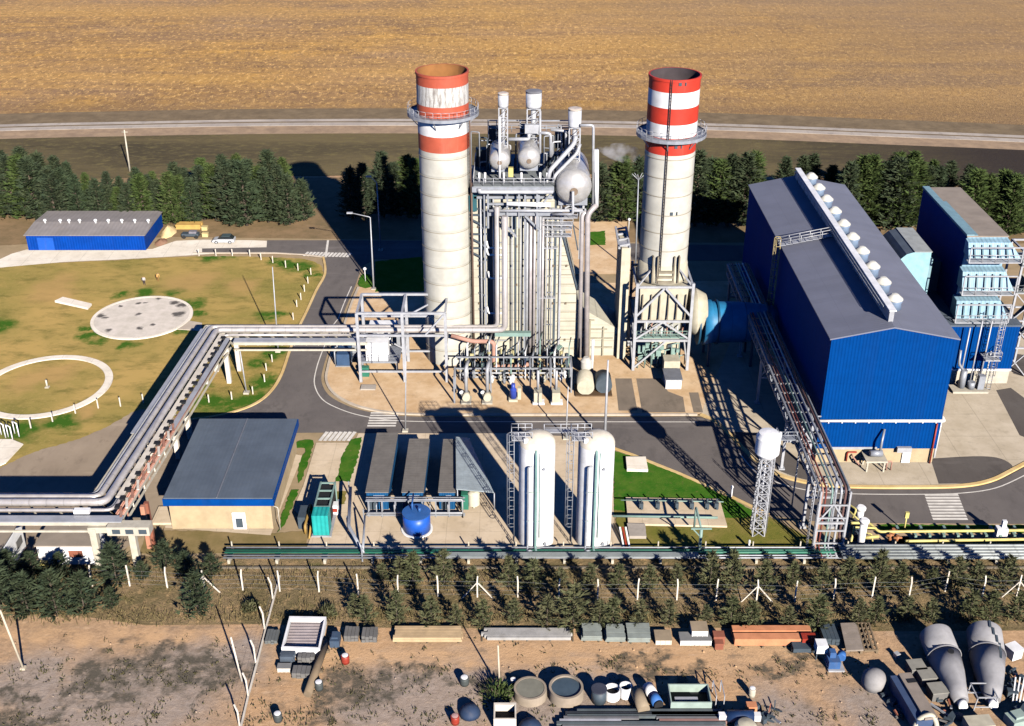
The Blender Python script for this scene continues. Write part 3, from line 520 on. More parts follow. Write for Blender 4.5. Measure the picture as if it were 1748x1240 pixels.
for z in (14.15, 18.35): b.box(tx0 - .2, tx1 + .2, ty0 - .4, ty1, z, z + .12); b.rail([(tx0 - .2, ty0 - .4, z + .1), (tx1 + .2, ty0 - .4, z + .1)], 1.1, .06)
for k in range(3): b.beam((tx0 + .5, ty0 + .6, 5 + 4.5 * k), (tx1 - .5, ty0 + .6, 9.5 + 4.5 * k), .8, .15)
b.build('stair', GRATE, t); b = MB(); b.box(tx0 + 1, tx1 - .6, ty0, ty0 + 2, 14.3, 16.2); b.build('cabinet', PRECAST, t)
t = thing('piping_stand', 'tall thin pipes, ladder and small platform in front of the low blue block', 'pipe stand', (66, 152, 0)); b = MB()
for px, y0_, y1_ in ((1655, 548, 655), (1671, 548, 655), (1679, 600, 660), (1640, 560, 640)):
    a, c_ = at(px, y1_, 151.8), at(px + 5, y0_, 151.8); b.tube((a.x, a.y, .3), (a.x, a.y, c_.z), .11, 6)
b.build('pipe', LSTEEL, t); b = MB(); q = at(1692, 612, 151); b.box(q.x - 1.1, q.x + 1.1, 150.2, 152.4, q.z - .1, q.z + .1); b.rail([(q.x - 1.1, 150.2, q.z), (q.x + 1.1, 150.2, q.z), (q.x + 1.1, 152.4, q.z)], 1.3, .06, 1); b.ladder((q.x + .5, 151, .2), (q.x + .5, 151, 13), .6, (1, 0, 0), .055, (0, -.7, 0)); b.build('platform', LSTEEL, t)
b = MB(); q = g(1652, 668); b.obox(q, 5.2, 2.2, .5); b.build('base', PRECAST, t); b = MB(); b.tube(q + Vector((-1, .3, .5)), q + Vector((-1, .3, 3.4)), .5, 10); b.tube(q + Vector((.3, 0, .5)), q + Vector((.3, 0, 1.6)), .55, 10); b.obox(q + Vector((1.6, 0, .5)), .9, .9, 2.2); b.path([q + Vector((-1, .3, 3.2)), q + Vector((-2, .3, 4.4)), q + Vector((-2, .6, 6.5))], .2, 6); b.build('pump', STEEL, t)
# ------------------------------------------------------------------ low roofed buildings
def low_building(name, label, x0, x1, y0, y1, z, zf, inset, wallm, sidem, roofm, fasciam, cat='building'):
    t = thing(name, label, cat, (x0, y0, 0)); b = MB(); b.box(x0 + inset, x1 - inset, y0 + inset, y1 - inset, 0, z - zf - .003); b.fm = [0, 0, 0, 1, 0, 1]; w = b.build('wall', [wallm, sidem], t)
    if zf: b = MB(); b.box(x0, x1, y0, y1, z - zf, z - .05); b.build('fascia', fasciam, t)
    e = .12 if zf else -.25; b = MB(); b.box(x0 + e, x1 - e, y0 + e, y1 - e, z - .047, z + .1); b.build('roof', roofm, t); return t, w
t, w = low_building('switchgear_building', 'flat grey roofed building with a deep blue fascia and beige walls beside the pipe bridge', -41.9, -28.6, 116.2, 135.0, 4.75, 1.0, .5, BEIGE, BEIGE, ROOFX, BPLAIN)
b = MB(); b.box(-33.9, -32.3, 116.55, 116.69, .1, 2.5); b.build('door', WHITE, t); b = MB(); b.box(-33.5, -32.7, 116.45, 116.545, .4, 1.7); b.build('vent_box', DSTEEL, t)
b = MB(); b.box(-35.45, -35.3, 116.3, 134.8, 4.86, 4.93); b.build('roof_seam', paint('seam_grey', (.16, .17, .2), .6), t); b = MB(); b.path([(-28.95, 116.55, 3.6), (-28.2, 116.4, 3.4), (-28.2, 116.4, .1)], .07, 6); b.build('downpipe', PRECAST, t)
b = MB(); b.box(-44.2, -41.5, 117.5, 121, 0, .35); b.build('step', CONC, t)
Wf = g(49, 428).y; wx0, wx1 = g(49, 428).x, g(249.5, 428).x; wz = zat(402, Wf); wyb = None
wyb = (CAMH - wz) / math.tan(math.atan2(CAMH - wz, 1) * 0 + R(PITCH) + math.atan((362 - CY) / FPX))
t = thing('blue_warehouse', 'low blue warehouse with a brown grey roof in front of the far trees', 'warehouse', (wx0, Wf, 0)); b = MB(); b.box(wx0, wx1, Wf, wyb, 0, wz); b.fm = [0, 0, 0, 1, 0, 1]; w = b.build('wall', [paint('warehouse_blue_x', (.0, .05, .32), .6, ribs=(0, .5), dirt_amt=.08, spec=.12), paint('warehouse_blue_y', (.0, .05, .30), .6, ribs=(1, .5), dirt_amt=.05, spec=.12)], t)
ym = (Wf + wyb) / 2 - .6; b = MB(); b.hexa([(wx0 - .3, Wf - .3, wz + .003), (wx1 + .3, Wf - .3, wz + .003), (wx1 + .3, ym, wz + .003), (wx0 - .3, ym, wz + .003)], [(wx0 - .3, Wf - .3, wz + .1), (wx1 + .3, Wf - .3, wz + .1), (wx1 + .3, ym, wz + .55), (wx0 - .3, ym, wz + .55)]); b.hexa([(wx0 - .3, ym, wz + .003), (wx1 + .3, ym, wz + .003), (wx1 + .3, wyb + .3, wz + .003), (wx0 - .3, wyb + .3, wz + .003)], [(wx0 - .3, ym, wz + .55), (wx1 + .3, ym, wz + .55), (wx1 + .3, wyb + .3, wz + .1), (wx0 - .3, wyb + .3, wz + .1)]); roof = b.build('roof', paint('worn_roof', (.29, .265, .26), .8, ribs=(0, .8, .4), dirt_amt=.4, scale=.25, dirt=(.32, .25, .18)), t)
for px in (78, 104, 119, 137, 164, 186, 209, 231, 254): p = at(px, 382, ym - .5); b = MB(); b.lathe((p.x, ym - .6, wz + .5), [(.2, 0), (.2, .5), (.36, .52), (.3, .75), (.05, .85)], 8); b.build('roof_vent', WHITE, roof)
b = MB(); b.box(wx0 + 2, wx0 + 5, Wf - .06, Wf - .003, .1, 2.6); b.build('sliding_door', paint('door_blue', (.01, .09, .45), .5), t)
# water treatment containers
mz, my0, my1 = 2.8, 120.7, 134.2
for i, (pa, pb, yb_, lab) in enumerate(((624.5, 662.5, 134.6, 'blue container with a long grey roof, the one beside the grass strip'), (686, 722.5, 133.1, 'blue container with a long grey roof in the middle, behind the round blue tank'), (748.5, 777, 133.0, 'narrow blue container with a grey roof next to the sheet metal canopy'))):
    x0, x1 = at(pa, 840, my0).x, at(pb, 840, my0).x; t = thing('treatment_container', lab, 'container', (x0, my0, 0), 'water treatment containers'); b = MB(); b.box(x0 + .05, x1 - .05, my0, yb_, .1, mz - .15); b.fm = [0, 0, 0, 1, 0, 1]; b.build('wall', [paint('container_blue', (.006, .075, .20), .5, ribs=(0, .3)), paint('container_blue_y', (.006, .075, .20), .5, ribs=(1, .3))], t)
    b = MB(); b.box(x0 - .05, x1 + .05, my0 - .1, yb_ + .05, mz - .147, mz); b.build('roof', paint('container_roof', (.175, .16, .145), .75, ribs=(1, .4, .3), dirt_amt=.2, spec=.2), t); b = MB(); b.box(x0 + .9, x1 - .5, my0 - .35, my0 - .003, 1.5, 2.2); b.build('air_unit', WHITE, t); b = MB(); b.box(x0 + .3, x0 + 1.2, my0 - .03, my0 - .003, .15, 2.1); b.build('door', DSTEEL, t)
x0, x1 = at(780, 841, my0).x, at(842, 841, my0).x
t = thing('sheet_canopy', 'grey sheet metal canopy half in the shade of the white tanks', 'canopy', (x0, my0, 0)); b = MB(); q = [at(778, 752, 132.8), at(800, 752, 132.8), at(843, 838, 120.5), at(779, 842, 120.5)]
q = [Vector((v.x, v.y, z)) for v, z in zip(q, (3.2, 3.0, 2.7, 3.2))]; b.hexa(q, [v + Vector((0, 0, .12)) for v in q]); b.build('roof', paint('canopy_sheet', (.30, .35, .38), .5, ribs=(1, .5, .12), dirt_amt=.2), t)
for v in q: b = MB(); b.tube((v.x * .98, v.y, 0), (v.x * .98, v.y, v.z), .09, 6); b.build('post', STEEL, t)
p = g(809, 868); b = MB(); b.lathe(p, [(.2, 0), (.2, .5), (.75, .7), (.75, 2.3), (.4, 2.6)], 14); tag(b.build('dosing_tank', paint('ivory_plastic', (.6, .57, .45), .5), None, p), 'small ivory dosing tank under the sheet canopy edge', 'tank')
p = g(794, 868); t = tag(MB().obox(p, .9, .9, 2.3).build('green_cabinet', GREENP, None, p), 'dark green upright cabinet beside the ivory dosing tank', 'cabinet')
t = thing('pipe_support', 'low steel pipe frame running along the front of the three blue containers', 'pipe frame', g(700, 885)); b = MB(); fy, by = g(700, 884).y, my0 - .9; fx0, fx1 = at(630, 884, fy).x, at(790, 884, fy).x
for k in range(8):
    x = fx0 + (fx1 - fx0) * k / 7
    for y in (fy, by): b.beam((x, y, 0), (x, y, 2.5), .12)
    b.beam((x, fy, 2.5), (x, by, 2.5), .1)
for y, z in ((fy, .6), (fy, 2.5), (by, 2.5), (fy, .35)): b.beam((fx0 - .3, y, z), (fx1 + .3, y, z), .13)
b.build('frame', STEEL, t); b = MB()
for k, z in enumerate((.8, 2.75)): b.path([(fx0 - .2, fy - .1, z), (fx1, fy - .1, z), (fx1, fy - .1, .1)], .1, 6)
for k in range(5): x = fx0 + 1 + k * 2.2; b.path([(x, by, 1.9), (x, fy - .1, 1.9), (x, fy - .1, .8)], .07, 6)
b.build('pipe', LSTEEL, t)
c = g(712, 905); t = thing('blue_tank', 'round bright blue tank standing on the front concrete yard', 'tank', c); rr = 23.3 * mpp(712, 900); zt = zat(874, c.y); b = MB(); b.lathe(c, [(rr, .25), (rr, zt - .1)], 28); b.build('shell', BLUEP, t); b = MB(); b.lathe(c, [(rr + .25, 0), (rr + .25, .25)], 28); b.build('base_ring', WHITE, t); b = MB(); b.lathe(c + Vector((0, 0, zt)), [(rr + .05, -.1), (rr + .05, 0), (rr * .5, .05), (.05, .08)], 28); b.tube(c + Vector((.4, 0, zt)), c + Vector((.4, 0, zt + .6)), .2, 8); b.path([c + Vector((-.5, .3, zt)), c + Vector((-.5, .3, zt + .9)), c + Vector((-.5, 2.5, zt + .9))], .12, 6); b.build('lid', paint('lid_blue', (.03, .11, .33), .5), t)
p = g(549, 917); t = thing('generator_set', 'teal generator unit with an open black topped frame behind it', 'generator', p); x0, x1 = at(535, 916, p.y).x, at(562.5, 916, p.y).x; zt = zat(881, p.y); b = MB(); b.box(x0, x1, p.y, p.y + 1.9, .25, zt); b.build('enclosure', TEAL, t); b = MB(); b.box(x0 - .2, x1 + .25, p.y - .2, p.y + 7.6, 0, .25); b.build('skid', LSTEEL, t)
b = MB(); y0_, y1_ = p.y + 1.95, p.y + 7.3; b.box(x0 + .12, x1 - .12, y0_ + .1, y1_ - .1, .25, zt - .35); b.build('engine_bay', BLACK, t); b = MB()
for x in (x0 + .08, x1 - .08): b.beam((x, y0_, zt - .1), (x, y1_, zt - .1), .2); b.beam((x, y1_, .25), (x, y1_, zt), .18)
for k in range(4): y = y0_ + .1 + k * (y1_ - y0_ - .2) / 3; b.beam((x0, y, zt - .1), (x1, y, zt - .1), .17)
b.build('frame', GREENS, t); p2 = g(524, 905); t = thing('valve_station', 'yellow brown valve manifold between the teal generator and the blue fascia building', 'manifold', p2); b = MB(); b.path([p2 + Vector((0, -1, .2)), p2 + Vector((0, -1, 1.3)), p2 + Vector((.1, 3.2, 1.6)), p2 + Vector((.1, 3.2, .1))], .16, 8); b.path([p2 + Vector((.6, -2, .2)), p2 + Vector((.5, 1, 1.0)), p2 + Vector((.5, 2.6, 1.0))], .12, 6); b.build('pipe', paint('ochre_paint', (.35, .22, .06), .6), t); b = MB(); b.obox(p2 + Vector((-.6, 1.5, 0)), .9, 2.6, 1.7); b.build('cabinet', DSTEEL, t)
p = g(572, 877); t = thing('transformer_box', 'small white and red cabinet beside the open frame of the teal generator', 'cabinet', p); MB().obox(p, .9, 1.0, 1.5).build('body', WHITE, t); MB().obox(p + Vector((0, -.53, .6)), .8, .05, .5).build('panel', REDP, t)
# ------------------------------------------------------------------ chimneys
ZG = .16
def ring_platform(par, c, z, r0, r1, name='platform'):
    b = MB(); n = 28; P = lambda k, r, zz: Vector((c[0] + r * math.cos(6.28318 * k / n), c[1] + r * math.sin(6.28318 * k / n), zz))
    for k in range(n):
        b.hexa([P(k, r0, z - .18), P(k + 1, r0, z - .18), P(k + 1, r1, z - .18), P(k, r1, z - .18)], [P(k, r0, z), P(k + 1, r0, z), P(k + 1, r1, z), P(k, r1, z)])
        b.hexa([P(k, r1, z - .3), P(k + 1, r1, z - .3), P(k + 1, r1 + .06, z - .3), P(k, r1 + .06, z - .3)], [P(k, r1, z + .15), P(k + 1, r1, z + .15), P(k + 1, r1 + .06, z + .15), P(k, r1 + .06, z + .15)])
        if k % 4 == 0: b.beam(P(k, r0 + .05, z - 1.6), P(k, r1 - .1, z - .2), .12)
    o = b.build(name, STEEL, par); b = MB()
    for k in range(n):
        for h in (.6, 1.15): b.tube(P(k, r1, z + h), P(k + 1, r1, z + h), .03, 4)
        b.tube(P(k, r1, z), P(k, r1, z + 1.15), .03, 4)
    b.build('railing', LSTEEL, o)
def chimney(name, label, c, r, ztop, zbot, bands, cream, inside, plat_z, plat_r):
    t = thing(name, label, 'chimney', (c[0], c[1], 0)); yf = c[1] - r; prev = ztop; n = 40
    for i, (py, m, nm) in enumerate(bands):
        z0 = zbot if py is None else zat(py, yf); b = MB(); b.lathe((c[0], c[1], 0), [(r + (.015 if nm == 'painted_band' else 0), z0), (r + (.015 if nm == 'painted_band' else 0), prev)], n, caps=False); b.build(nm, m, t); prev = z0
    b = MB(); b.lathe((c[0], c[1], 0), [(r + .03, ztop - .35), (r + .12, ztop - .35), (r + .12, ztop), (r - .12, ztop), (r - .12, ztop - 9)], n, caps=False); b.mi = 1; f0 = len(b.f); b.fm = [1 if k >= 3 * n else 0 for k in range(len(b.f))]; A = b.ring((c[0], c[1], ztop - 9), (0, 0, 1), r - .12, n); b.face(A); b.build('rim', [bands[0][1], inside], t)
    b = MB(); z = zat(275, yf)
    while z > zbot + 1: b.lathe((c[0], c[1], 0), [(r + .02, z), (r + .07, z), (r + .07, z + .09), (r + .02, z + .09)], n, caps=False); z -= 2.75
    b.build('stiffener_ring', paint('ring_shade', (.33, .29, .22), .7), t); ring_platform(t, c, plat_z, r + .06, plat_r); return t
lc = g(768, 608); lc = (lc.x, lc.y); r1 = 3.62; zt1 = zat(120, lc[1])
cl = chimney('boiler_chimney', 'tall chimney with faded red bands and rust inside, standing directly on the ground', lc, r1, zt1, 0, [(139, SALMON, 'painted_band'), (152, SALMON, 'painted_band'), (185, STREAK, 'painted_band'), (205, SALMON, 'painted_band'), (236, SWHITE, 'painted_band'), (263, SALMON, 'painted_band'), (None, CREAMS, 'shell')], CREAMS, RUST, zat(191, lc[1]), 5.0)
b = MB(); x = lc[0] + r1 + .12; b.ladder((x, lc[1] - 1.2, 1), (x, lc[1] - 1.2, zt1 - 6), .6, (0, 1, 0), .06); b.tube((x + .2, lc[1] - 1.9, .5), (x + .2, lc[1] - 1.9, 29), .09, 6); b.tube((x + .1, lc[1] - 2.4, .5), (x + .1, lc[1] - 2.4, 40), .07, 6); b.build('ladder', paint('brown_conduit', (.13, .085, .065), .7), cl)
rc = (22.5, 161.4); r2 = 3.55; zt2 = zat(126, rc[1])
cr = chimney('bypass_chimney', 'tall bright red and white banded chimney on a steel frame beside the blue hall', rc, r2, zt2, 17.0, [(160, RED, 'painted_band'), (187, SWHITE, 'painted_band'), (215, RED, 'painted_band'), (238, SWHITE, 'painted_band'), (267, RED, 'painted_band'), (None, CREAMS, 'shell')], CREAMS, SOOT, zat(226, rc[1]), 4.9)
b = MB(); y = rc[1] - r2 - .12; b.ladder((rc[0] - .9, y + .1, 14), (rc[0] - .9, y + .1, zt2), .22, (1, 0, 0), .05); b.build('ladder', paint('ladder_dark', (.03, .02, .02), .8), cr)
b = MB()
for py in (147, 254, 368): z = zat(py, rc[1] - r2); MB().box(rc[0] + .1, rc[0] + .5, y, y + .3, z, z + .45).build('port', DSTEEL, cr); MB().box(rc[0] + 1.0, rc[0] + 1.15, y + .1, y + .35, z, z + .45).build('port', DSTEEL, cr)
b = MB(); q = lambda s_, z: [(rc[0] - s_, rc[1] - s_, z), (rc[0] + s_, rc[1] - s_, z), (rc[0] + s_, rc[1] + s_, z), (rc[0] - s_, rc[1] + s_, z)]
b.lathe((rc[0], rc[1], 0), [(r2 + .35, 14.2), (r2 + .3, 14.8), (r2 + .02, 17.0)], 32); b.hexa(q(3.3, 8.2), q(3.6, 13.9)); b.build('base_casing', CREAMP, cr)
b = MB(); b.box(rc[0] - 2.6, rc[0] + 2.9, rc[1] - 2.6, rc[1] + 2.6, 4.7, 8.15); b.build('damper_body', paint('damper_grey', (.34, .34, .30), .6, dirt_amt=.4), cr)
for k in range(9): a = Vector((rc[0] - 3.1 + k * .78, 158.0, 5.7)); MB().path([a, a + Vector((0, 0, 1.0 + (k * 3 % 4) * .4)), a + Vector((.3, 1.2, 1.0 + (k * 3 % 4) * .4))], .1, 6).build('damper_pipe', (LSTEEL, WHITE, PINK)[k % 3], cr)
b = MB()
for k in range(6): x = rc[0] - 3.2 + k * 1.28; b.box(x, x + .14, rc[1] - 3.95, rc[1] - 3.6, 8.5, 12.6)
for k in range(3): b.box(rc[0] - 1.1, rc[0] + 1.1, rc[1] - r2 - .45, rc[1] - r2 - .2, 14.5 + k * .8, 14.85 + k * .8)
for x in (-1.9, -1.2, 1.2, 1.9): b.box(rc[0] + x - .1, rc[0] + x + .1, rc[1] - r2 - .3, rc[1] - r2 + .9, 14.5, 18.6)
b.build('stiffener', paint('shaded_rib', (.22, .19, .14), .7), cr)
b = MB(); fx = (at(1080, 633, 157.4).x, at(1172, 633, 157.4).x); fy = (157.3, 165.6); fz = zat(490, 157.4)
for x in fx:
    for y in fy: b.beam((x, y, 0), (x, y, fz + .6), .42)
for z in (fz, 8.4, 5.2):
    for y in fy: b.beam((fx[0], y, z), (fx[1], y, z), .32)
    for x in fx: b.beam((x, fy[0], z), (x, fy[1], z), .32)
xm = (fx[0] + fx[1]) / 2
for y in fy:
    for x in fx: b.beam((x, y, 9.2), (xm, y, fz - .1), .3); b.beam((x, y, 5.4), (xm, y, 8.3), .26)
    b.beam((fx[0], y, .5), (xm + .6, y, 5.1), .26)
for x in fx: b.beam((x, fy[0], .5), (x, fy[1], 5), .22); b.beam((x, fy[0], 5.3), (x, fy[1], 8.3), .22); b.beam((x, fy[1], 9.2), (x, fy[0], fz), .22)
for x, dx in ((fx[0], -1), (fx[1], 1)): b.beam((x, fy[0], fz), (x - dx * 2.2, fy[0] + 1, fz + 2.6), .2)
b.build('steel_frame', LSTEEL, cr); b = MB(); b.box(fx[0] + .3, fx[1] - .3, fy[0] + .1, fy[0] + 1.1, 5.5, 5.65); b.rail([(fx[0] + .3, fy[0] + .1, 5.6), (fx[1] - .3, fy[0] + .1, 5.6)], 1.1, .06, 1.3); b.build('walkway', GREENS, cr)
b = MB()
for k in range(16): b.obox((rc[0] - 3.2 + random.random() * 6.0, fy[0] + .5 + random.random() * 1.5, .2 + random.random() * 3.2), .3 + random.random() * .6, .4, .4 + random.random() * 1.0)
for k in range(7): a = Vector((rc[0] - 3.3 + k, fy[0] + .6, .2)); b.path([a, a + Vector((0, 0, 2 + (k % 3))), a + Vector((1.2, .6, 2 + (k % 3))), a + Vector((1.2, .6, .3))], .09, 6)
b.build('valve_rack', GREENS, cr); b = MB(); b.box(rc[0] - 1.2, rc[0] + 3.3, rc[1] - 2.2, rc[1] + 3.0, .2, 4.55); b.build('damper_casing', CREAMP, cr); b = MB(); b.box(rc[0] + 1.3, rc[0] + 2.0, rc[1] - 2.24, rc[1] - 2.203, .6, 3.6); b.build('panel_door', DSTEEL, cr)
b = MB(); b.lathe((fx[1] + .1, 160.8, 8.4), [(3.3, 0), (3.6, 1.0), (2.7, 2.6)], 20, (1, 0, 0)); b.build('inlet_bellows', CREAMP, cr)
t = thing('exhaust_duct', 'big round blue exhaust duct between the banded chimney and the blue hall', 'duct', (33, 160.8, 3)); b = MB(); b.lathe((fx[1] + 2.4, 160.8, 6.6), [(3.45, 0), (3.45, 1.2), (3.2, 1.25), (3.1, 6.2), (2.7, 9.5), (2.5, HX0 - fx[1] - 2.45)], 28, (1, 0, 0)); b.build('duct_shell', DUCTB, t)
b = MB()
for x in (28.2, 31, 35, 38.5): MB().lathe((x, 160.8, 6.6), [(3.3 if x < 34 else 2.95, 0), (3.45 if x < 34 else 3.05, 0), (3.45 if x < 34 else 3.05, .25), (3.2, .25)], 28, (1, 0, 0)).build('stiffener_ring', paint('duct_dark', (.008, .06, .12), .5), t)
b = MB()
for x in (30, 36.5):
    for y in (158.4, 163.2): b.beam((x, y, 0), (x, y, 4.6), .35)
b.build('leg', DSTEEL, t)
p = g(1147, 657); t = thing('lube_skid', 'white boxed skid with a grey roof at the foot of the banded chimney', 'skid', p); MB().obox(p, 2.3, 3.2, 1.6).build('body', WHITE, t); MB().obox(p + Vector((0, .1, 1.603)), 2.6, 3.5, .18).build('roof', paint('skid_roof', (.16, .17, .2), .6), t); MB().obox(p + Vector((.2, 3.6, 0)), 2.4, 2.2, 2.6).build('rear_box', CREAMP, t)
# ------------------------------------------------------------------ heat recovery boiler
YF = 161.7; ZD = zat(318, 159.5); X = lambda px, py=450, Y=YF: at(px, py, Y).x
bo = thing('boiler_house', 'huge cream panelled boiler between the two chimneys with a sloping inlet end', 'boiler', (0, YF, 0)); YB = YF + 9.5
b = MB(); b.prism_xz([(-6.04, ZG), (-6.04, 28.0), (X(955, 385), 28.0), (X(957, 385), zat(385, YF)), (X(984, 490), zat(490, YF)), (X(988, 540), zat(530, YF)), (X(988, 600), ZG)], YF, YB); b.build('casing', CREAM, bo)
x1 = X(988, 530); b = MB(); b.prism_xz([(x1 + .003, ZG), (x1 + .003, 8.6), (16.6, 4.6), (16.8, ZG)], YF + .4, YF + 7); b.build('inlet_duct', CREAM, bo)
b = MB(); b.box(X(1058, 500, 161), X(1073, 500, 161), 161, 168.2, ZG, zat(424, 161)); b.build('expansion_flange', CREAMP, bo)
b = MB(); xa, xb_ = X(1057, 430, 161), X(1075, 430, 161); z = zat(424, 161)
for x in (xa, xb_): b.beam((x, 161, z), (x, 168.2, z + .5), .3)
for k in range(4): b.beam((xa, 161.2 + k * 2.2, z + .3), (xb_, 161.9 + k * 2.2, z + .3), .25)
b.box(xa + .1, xb_ - .1, 161.6, 163.6, z + .003, z + .2); b.build('flange_frame', LSTEEL, bo)
b = MB()                                          # buckstays as dark strips, also painting the shade of gaps between casing panels
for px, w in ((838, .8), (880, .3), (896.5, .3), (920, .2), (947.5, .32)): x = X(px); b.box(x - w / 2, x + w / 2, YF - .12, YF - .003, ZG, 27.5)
b.build('buckstay_recess_shade', DSTEEL, bo); b = MB()
z = 1.6
while z < 27:
    if z < 21: b.box(X(951), X(957) + (21.8 - z) * .24, YF - .1, YF - .003, z, z + .12)
    if z < 7.4: b.box(x1 + .2, 15.6 - max(0, z - 4) * 1.3, YF + .2, YF + .397, z, z + .14)
    z += 1.55
b.build('casing_rib', paint('casing_shade', (.3, .27, .2), .7), bo); b = MB()
for px in (812, 869, 887, 940, 962):
    for k in range(8): x = X(px) + .45 * (-1) ** k; z = 3 + k * 3.1; MB().box(x - .13, x + .13, YF - .2, YF - .003, z, z + .3).build('access_port', paint('port_brown', (.16, .12, .08), .8), bo)
b = MB()
for px in (1007, 1030, 1052): x = X(px, 570); b.box(x - .12, x + .12, YF + .15, YF + .397, ZG, 7.6 - (x - x1) * .62)
b.build('duct_stiffener', paint('casing_shade', (.3, .27, .2), .7), bo)
# top deck, columns and galleries
b = MB(); dx0, dx1 = X(808, 318, 159.5), X(946, 318, 159.5); b.box(dx0, dx1, 159.5, YB + 3, ZD - .12, ZD); deck = b.build('deck', GRATE, bo); b = MB()
for x0, x1_, y, z, h in ((dx0 - .2, dx1, 159.4, ZD - .125, .8), (dx0, dx1, 161, ZD - 2.1, .35), (dx0 + 1.8, dx1, 160, ZD - 4.1, .6), (dx0 + 1.8, dx1 - 1, 160.6, ZD - 3.0, .3)): b.box(x0, x1_, y, y + .35, z - h, z)
for px in (833, 866, 886, 917): x = X(px, 340, 159.6); b.beam((x, 159.75, ZD - 6.5), (x, 159.75, ZD - .95), .26)
b.beam((dx1 - .3, 159.8, ZD - 1), (dx1 - 2.6, 159.8, ZD - 4.2), .22); b.beam((dx0 + 3.2, 160.1, ZD - 4.7), (dx0 + 6.2, 160.1, ZD - 8), .3); b.beam((dx0 + 7.4, 160.1, ZD - 4.7), (dx0 + 9.6, 160.1, ZD - 7), .28)
for px in (829, 895.5, 918): x = X(px, 500, 160.4); b.beam((x, 160.6, ZG), (x, 160.6, ZD - .95), .28)
for k in range(9): z = 3 + k * 2.7; x = X(829, 500, 160.4); b.beam((x - .1, 160.5, z), (x - 1.6, 162.4, z), .2)
b.build('deck_frame', STEEL, bo); b = MB(); b.rail([(dx0, YB, ZD), (dx0, 159.5, ZD), (dx1, 159.5, ZD), (dx1, YB, ZD)], 1.15, .05, 1.5); b.build('deck_railing', LSTEEL, deck)
b = MB(); xw = X(803, 330, 161); b.hexa([(xw - 2.4, 161, ZD - 4.4), (xw + .9, 161, ZD - 4.4), (xw + .9, 163.5, ZD - 4.4), (xw - 2.4, 163.5, ZD - 4.4)], [(xw + .7, 161, ZD - 1.0), (xw + .9, 161, ZD - 1.0), (xw + .9, 163.5, ZD - 1.0), (xw + .7, 163.5, ZD - 1.0)]); b.build('side_hood', paint('dark_teal_plate', (.02, .09, .11), .6), bo)
b = MB()
for z in (ZD - 5, ZD - 8, ZD - 10.2): b.beam((xw - 1.2, 161.2, z), (xw + 2.4, 161.2, z), .22); b.beam((xw - 1.2, 161.2, z), (xw + 2.4, 161.2, z - 2), .22)
b.build('side_bracing', DSTEEL, bo)
b = MB()
for py, px0, px1 in ((372, 926, 986), (384, 926, 978), (391, 925, 976), (404, 930, 975), (424, 928, 952), (509, 920, 948)): z = zat(py, 160.8); b = MB(); b.box(X(px0, py, 160.8), X(px1, py, 160.8), 160.8, 161.9, z - .1, z); b.rail([(X(px0, py, 160.8), 160.8, z), (X(px1, py, 160.8), 160.8, z)], .9, .05, 1.4) if py < 420 else None; b.build('gallery', LSTEEL, bo); b = MB()
for px in (790, 796): a = at(px, 500, 161.8); b.tube((a.x, 161.8, 1), (a.x, 161.8, 26), .12, 6)
a = at(967, 480, 162); b.beam((X(958, 385), YF - .15, 21.6), (X(985, 490) + .1, YF - .15, 11.6), .25)
b.beam((X(986, 440), 161.8, 18), (X(978, 400), 161.8, 22), .2); b.build('side_conduit', DSTEEL, bo)
for k in range(9):
    z = 3.2 + k * 2.7
    for p0, p1 in ((894, 929), (846, 866), (936, 944)): MB().beam((X(p0, 480, 161), 161.35, z), (X(p1, 480, 161), 161.35, z), .14).build('pipe_bracket', STEEL, bo)
for k in range(26):
    q = at(818 + (k * 37 % 160), 226 + (k * 23 % 62), 166.4); h_ = max(ZD + .8, q.z); MB().path([Vector((q.x, 166.4, ZD)), Vector((q.x, 166.4, h_)), Vector((q.x + (1.4 if k % 2 else -1.2), 166.8, h_)), Vector((q.x + (1.4 if k % 2 else -1.2), 166.8, ZD + .2))], (.09, .13, .07)[k % 3], 6).build('deck_pipe', (STEEL, LSTEEL, DSTEEL, STEEL)[k % 4], bo)
# steam drums
def steam_drum(label, px, py, Y, r, L):
    q = at(px, py, Y); o = thing('steam_drum', label, 'steam drum', (q.x, Y, q.z), 'steam drums on the boiler'); b = MB()
    dome = [(r * math.sin(a), -r * .62 * math.cos(a)) for a in [k * 1.5708 / 8 for k in range(9)]]; tail = [(x, L - y) for x, y in dome[::-1]]
    b.lathe(q, dome + tail, 28, (0, 1, 0), smooth=True); b.build('vessel', DRUM, o); b = MB()
    for y in (.6, L - .8): MB().box(q.x - r * .8, q.x + r * .8, Y + y, Y + y + .5, q.z - r - .5, q.z - r * .55).build('saddle', STEEL, o)
    b = MB(); b.tube((q.x, Y - r * .66, q.z - .1 * r), (q.x, Y - r * .58, q.z - .1 * r), r * .22, 10); b.build('manway', paint('manway_brown', (.18, .13, .09), .6), o); return q
d1 = steam_drum('smallest silver steam drum on the boiler deck, half behind a white vent pipe', 853, 273, 161, 1.5, 5); d2 = steam_drum('middle silver steam drum with a dark manway, on the boiler deck', 903, 270, 161, 1.6, 6); d3 = steam_drum('largest silver steam drum, hanging out at the corner of the boiler', 979, 318, 160.3, 2.62, 9)
b = MB(); q = d3
for dx in (-1.6, 1.6):
    for y in (161.5, 168): b.beam((q.x + dx, y, ZG if dx < 0 else 14), (q.x + dx, y, q.z - 2), .3)
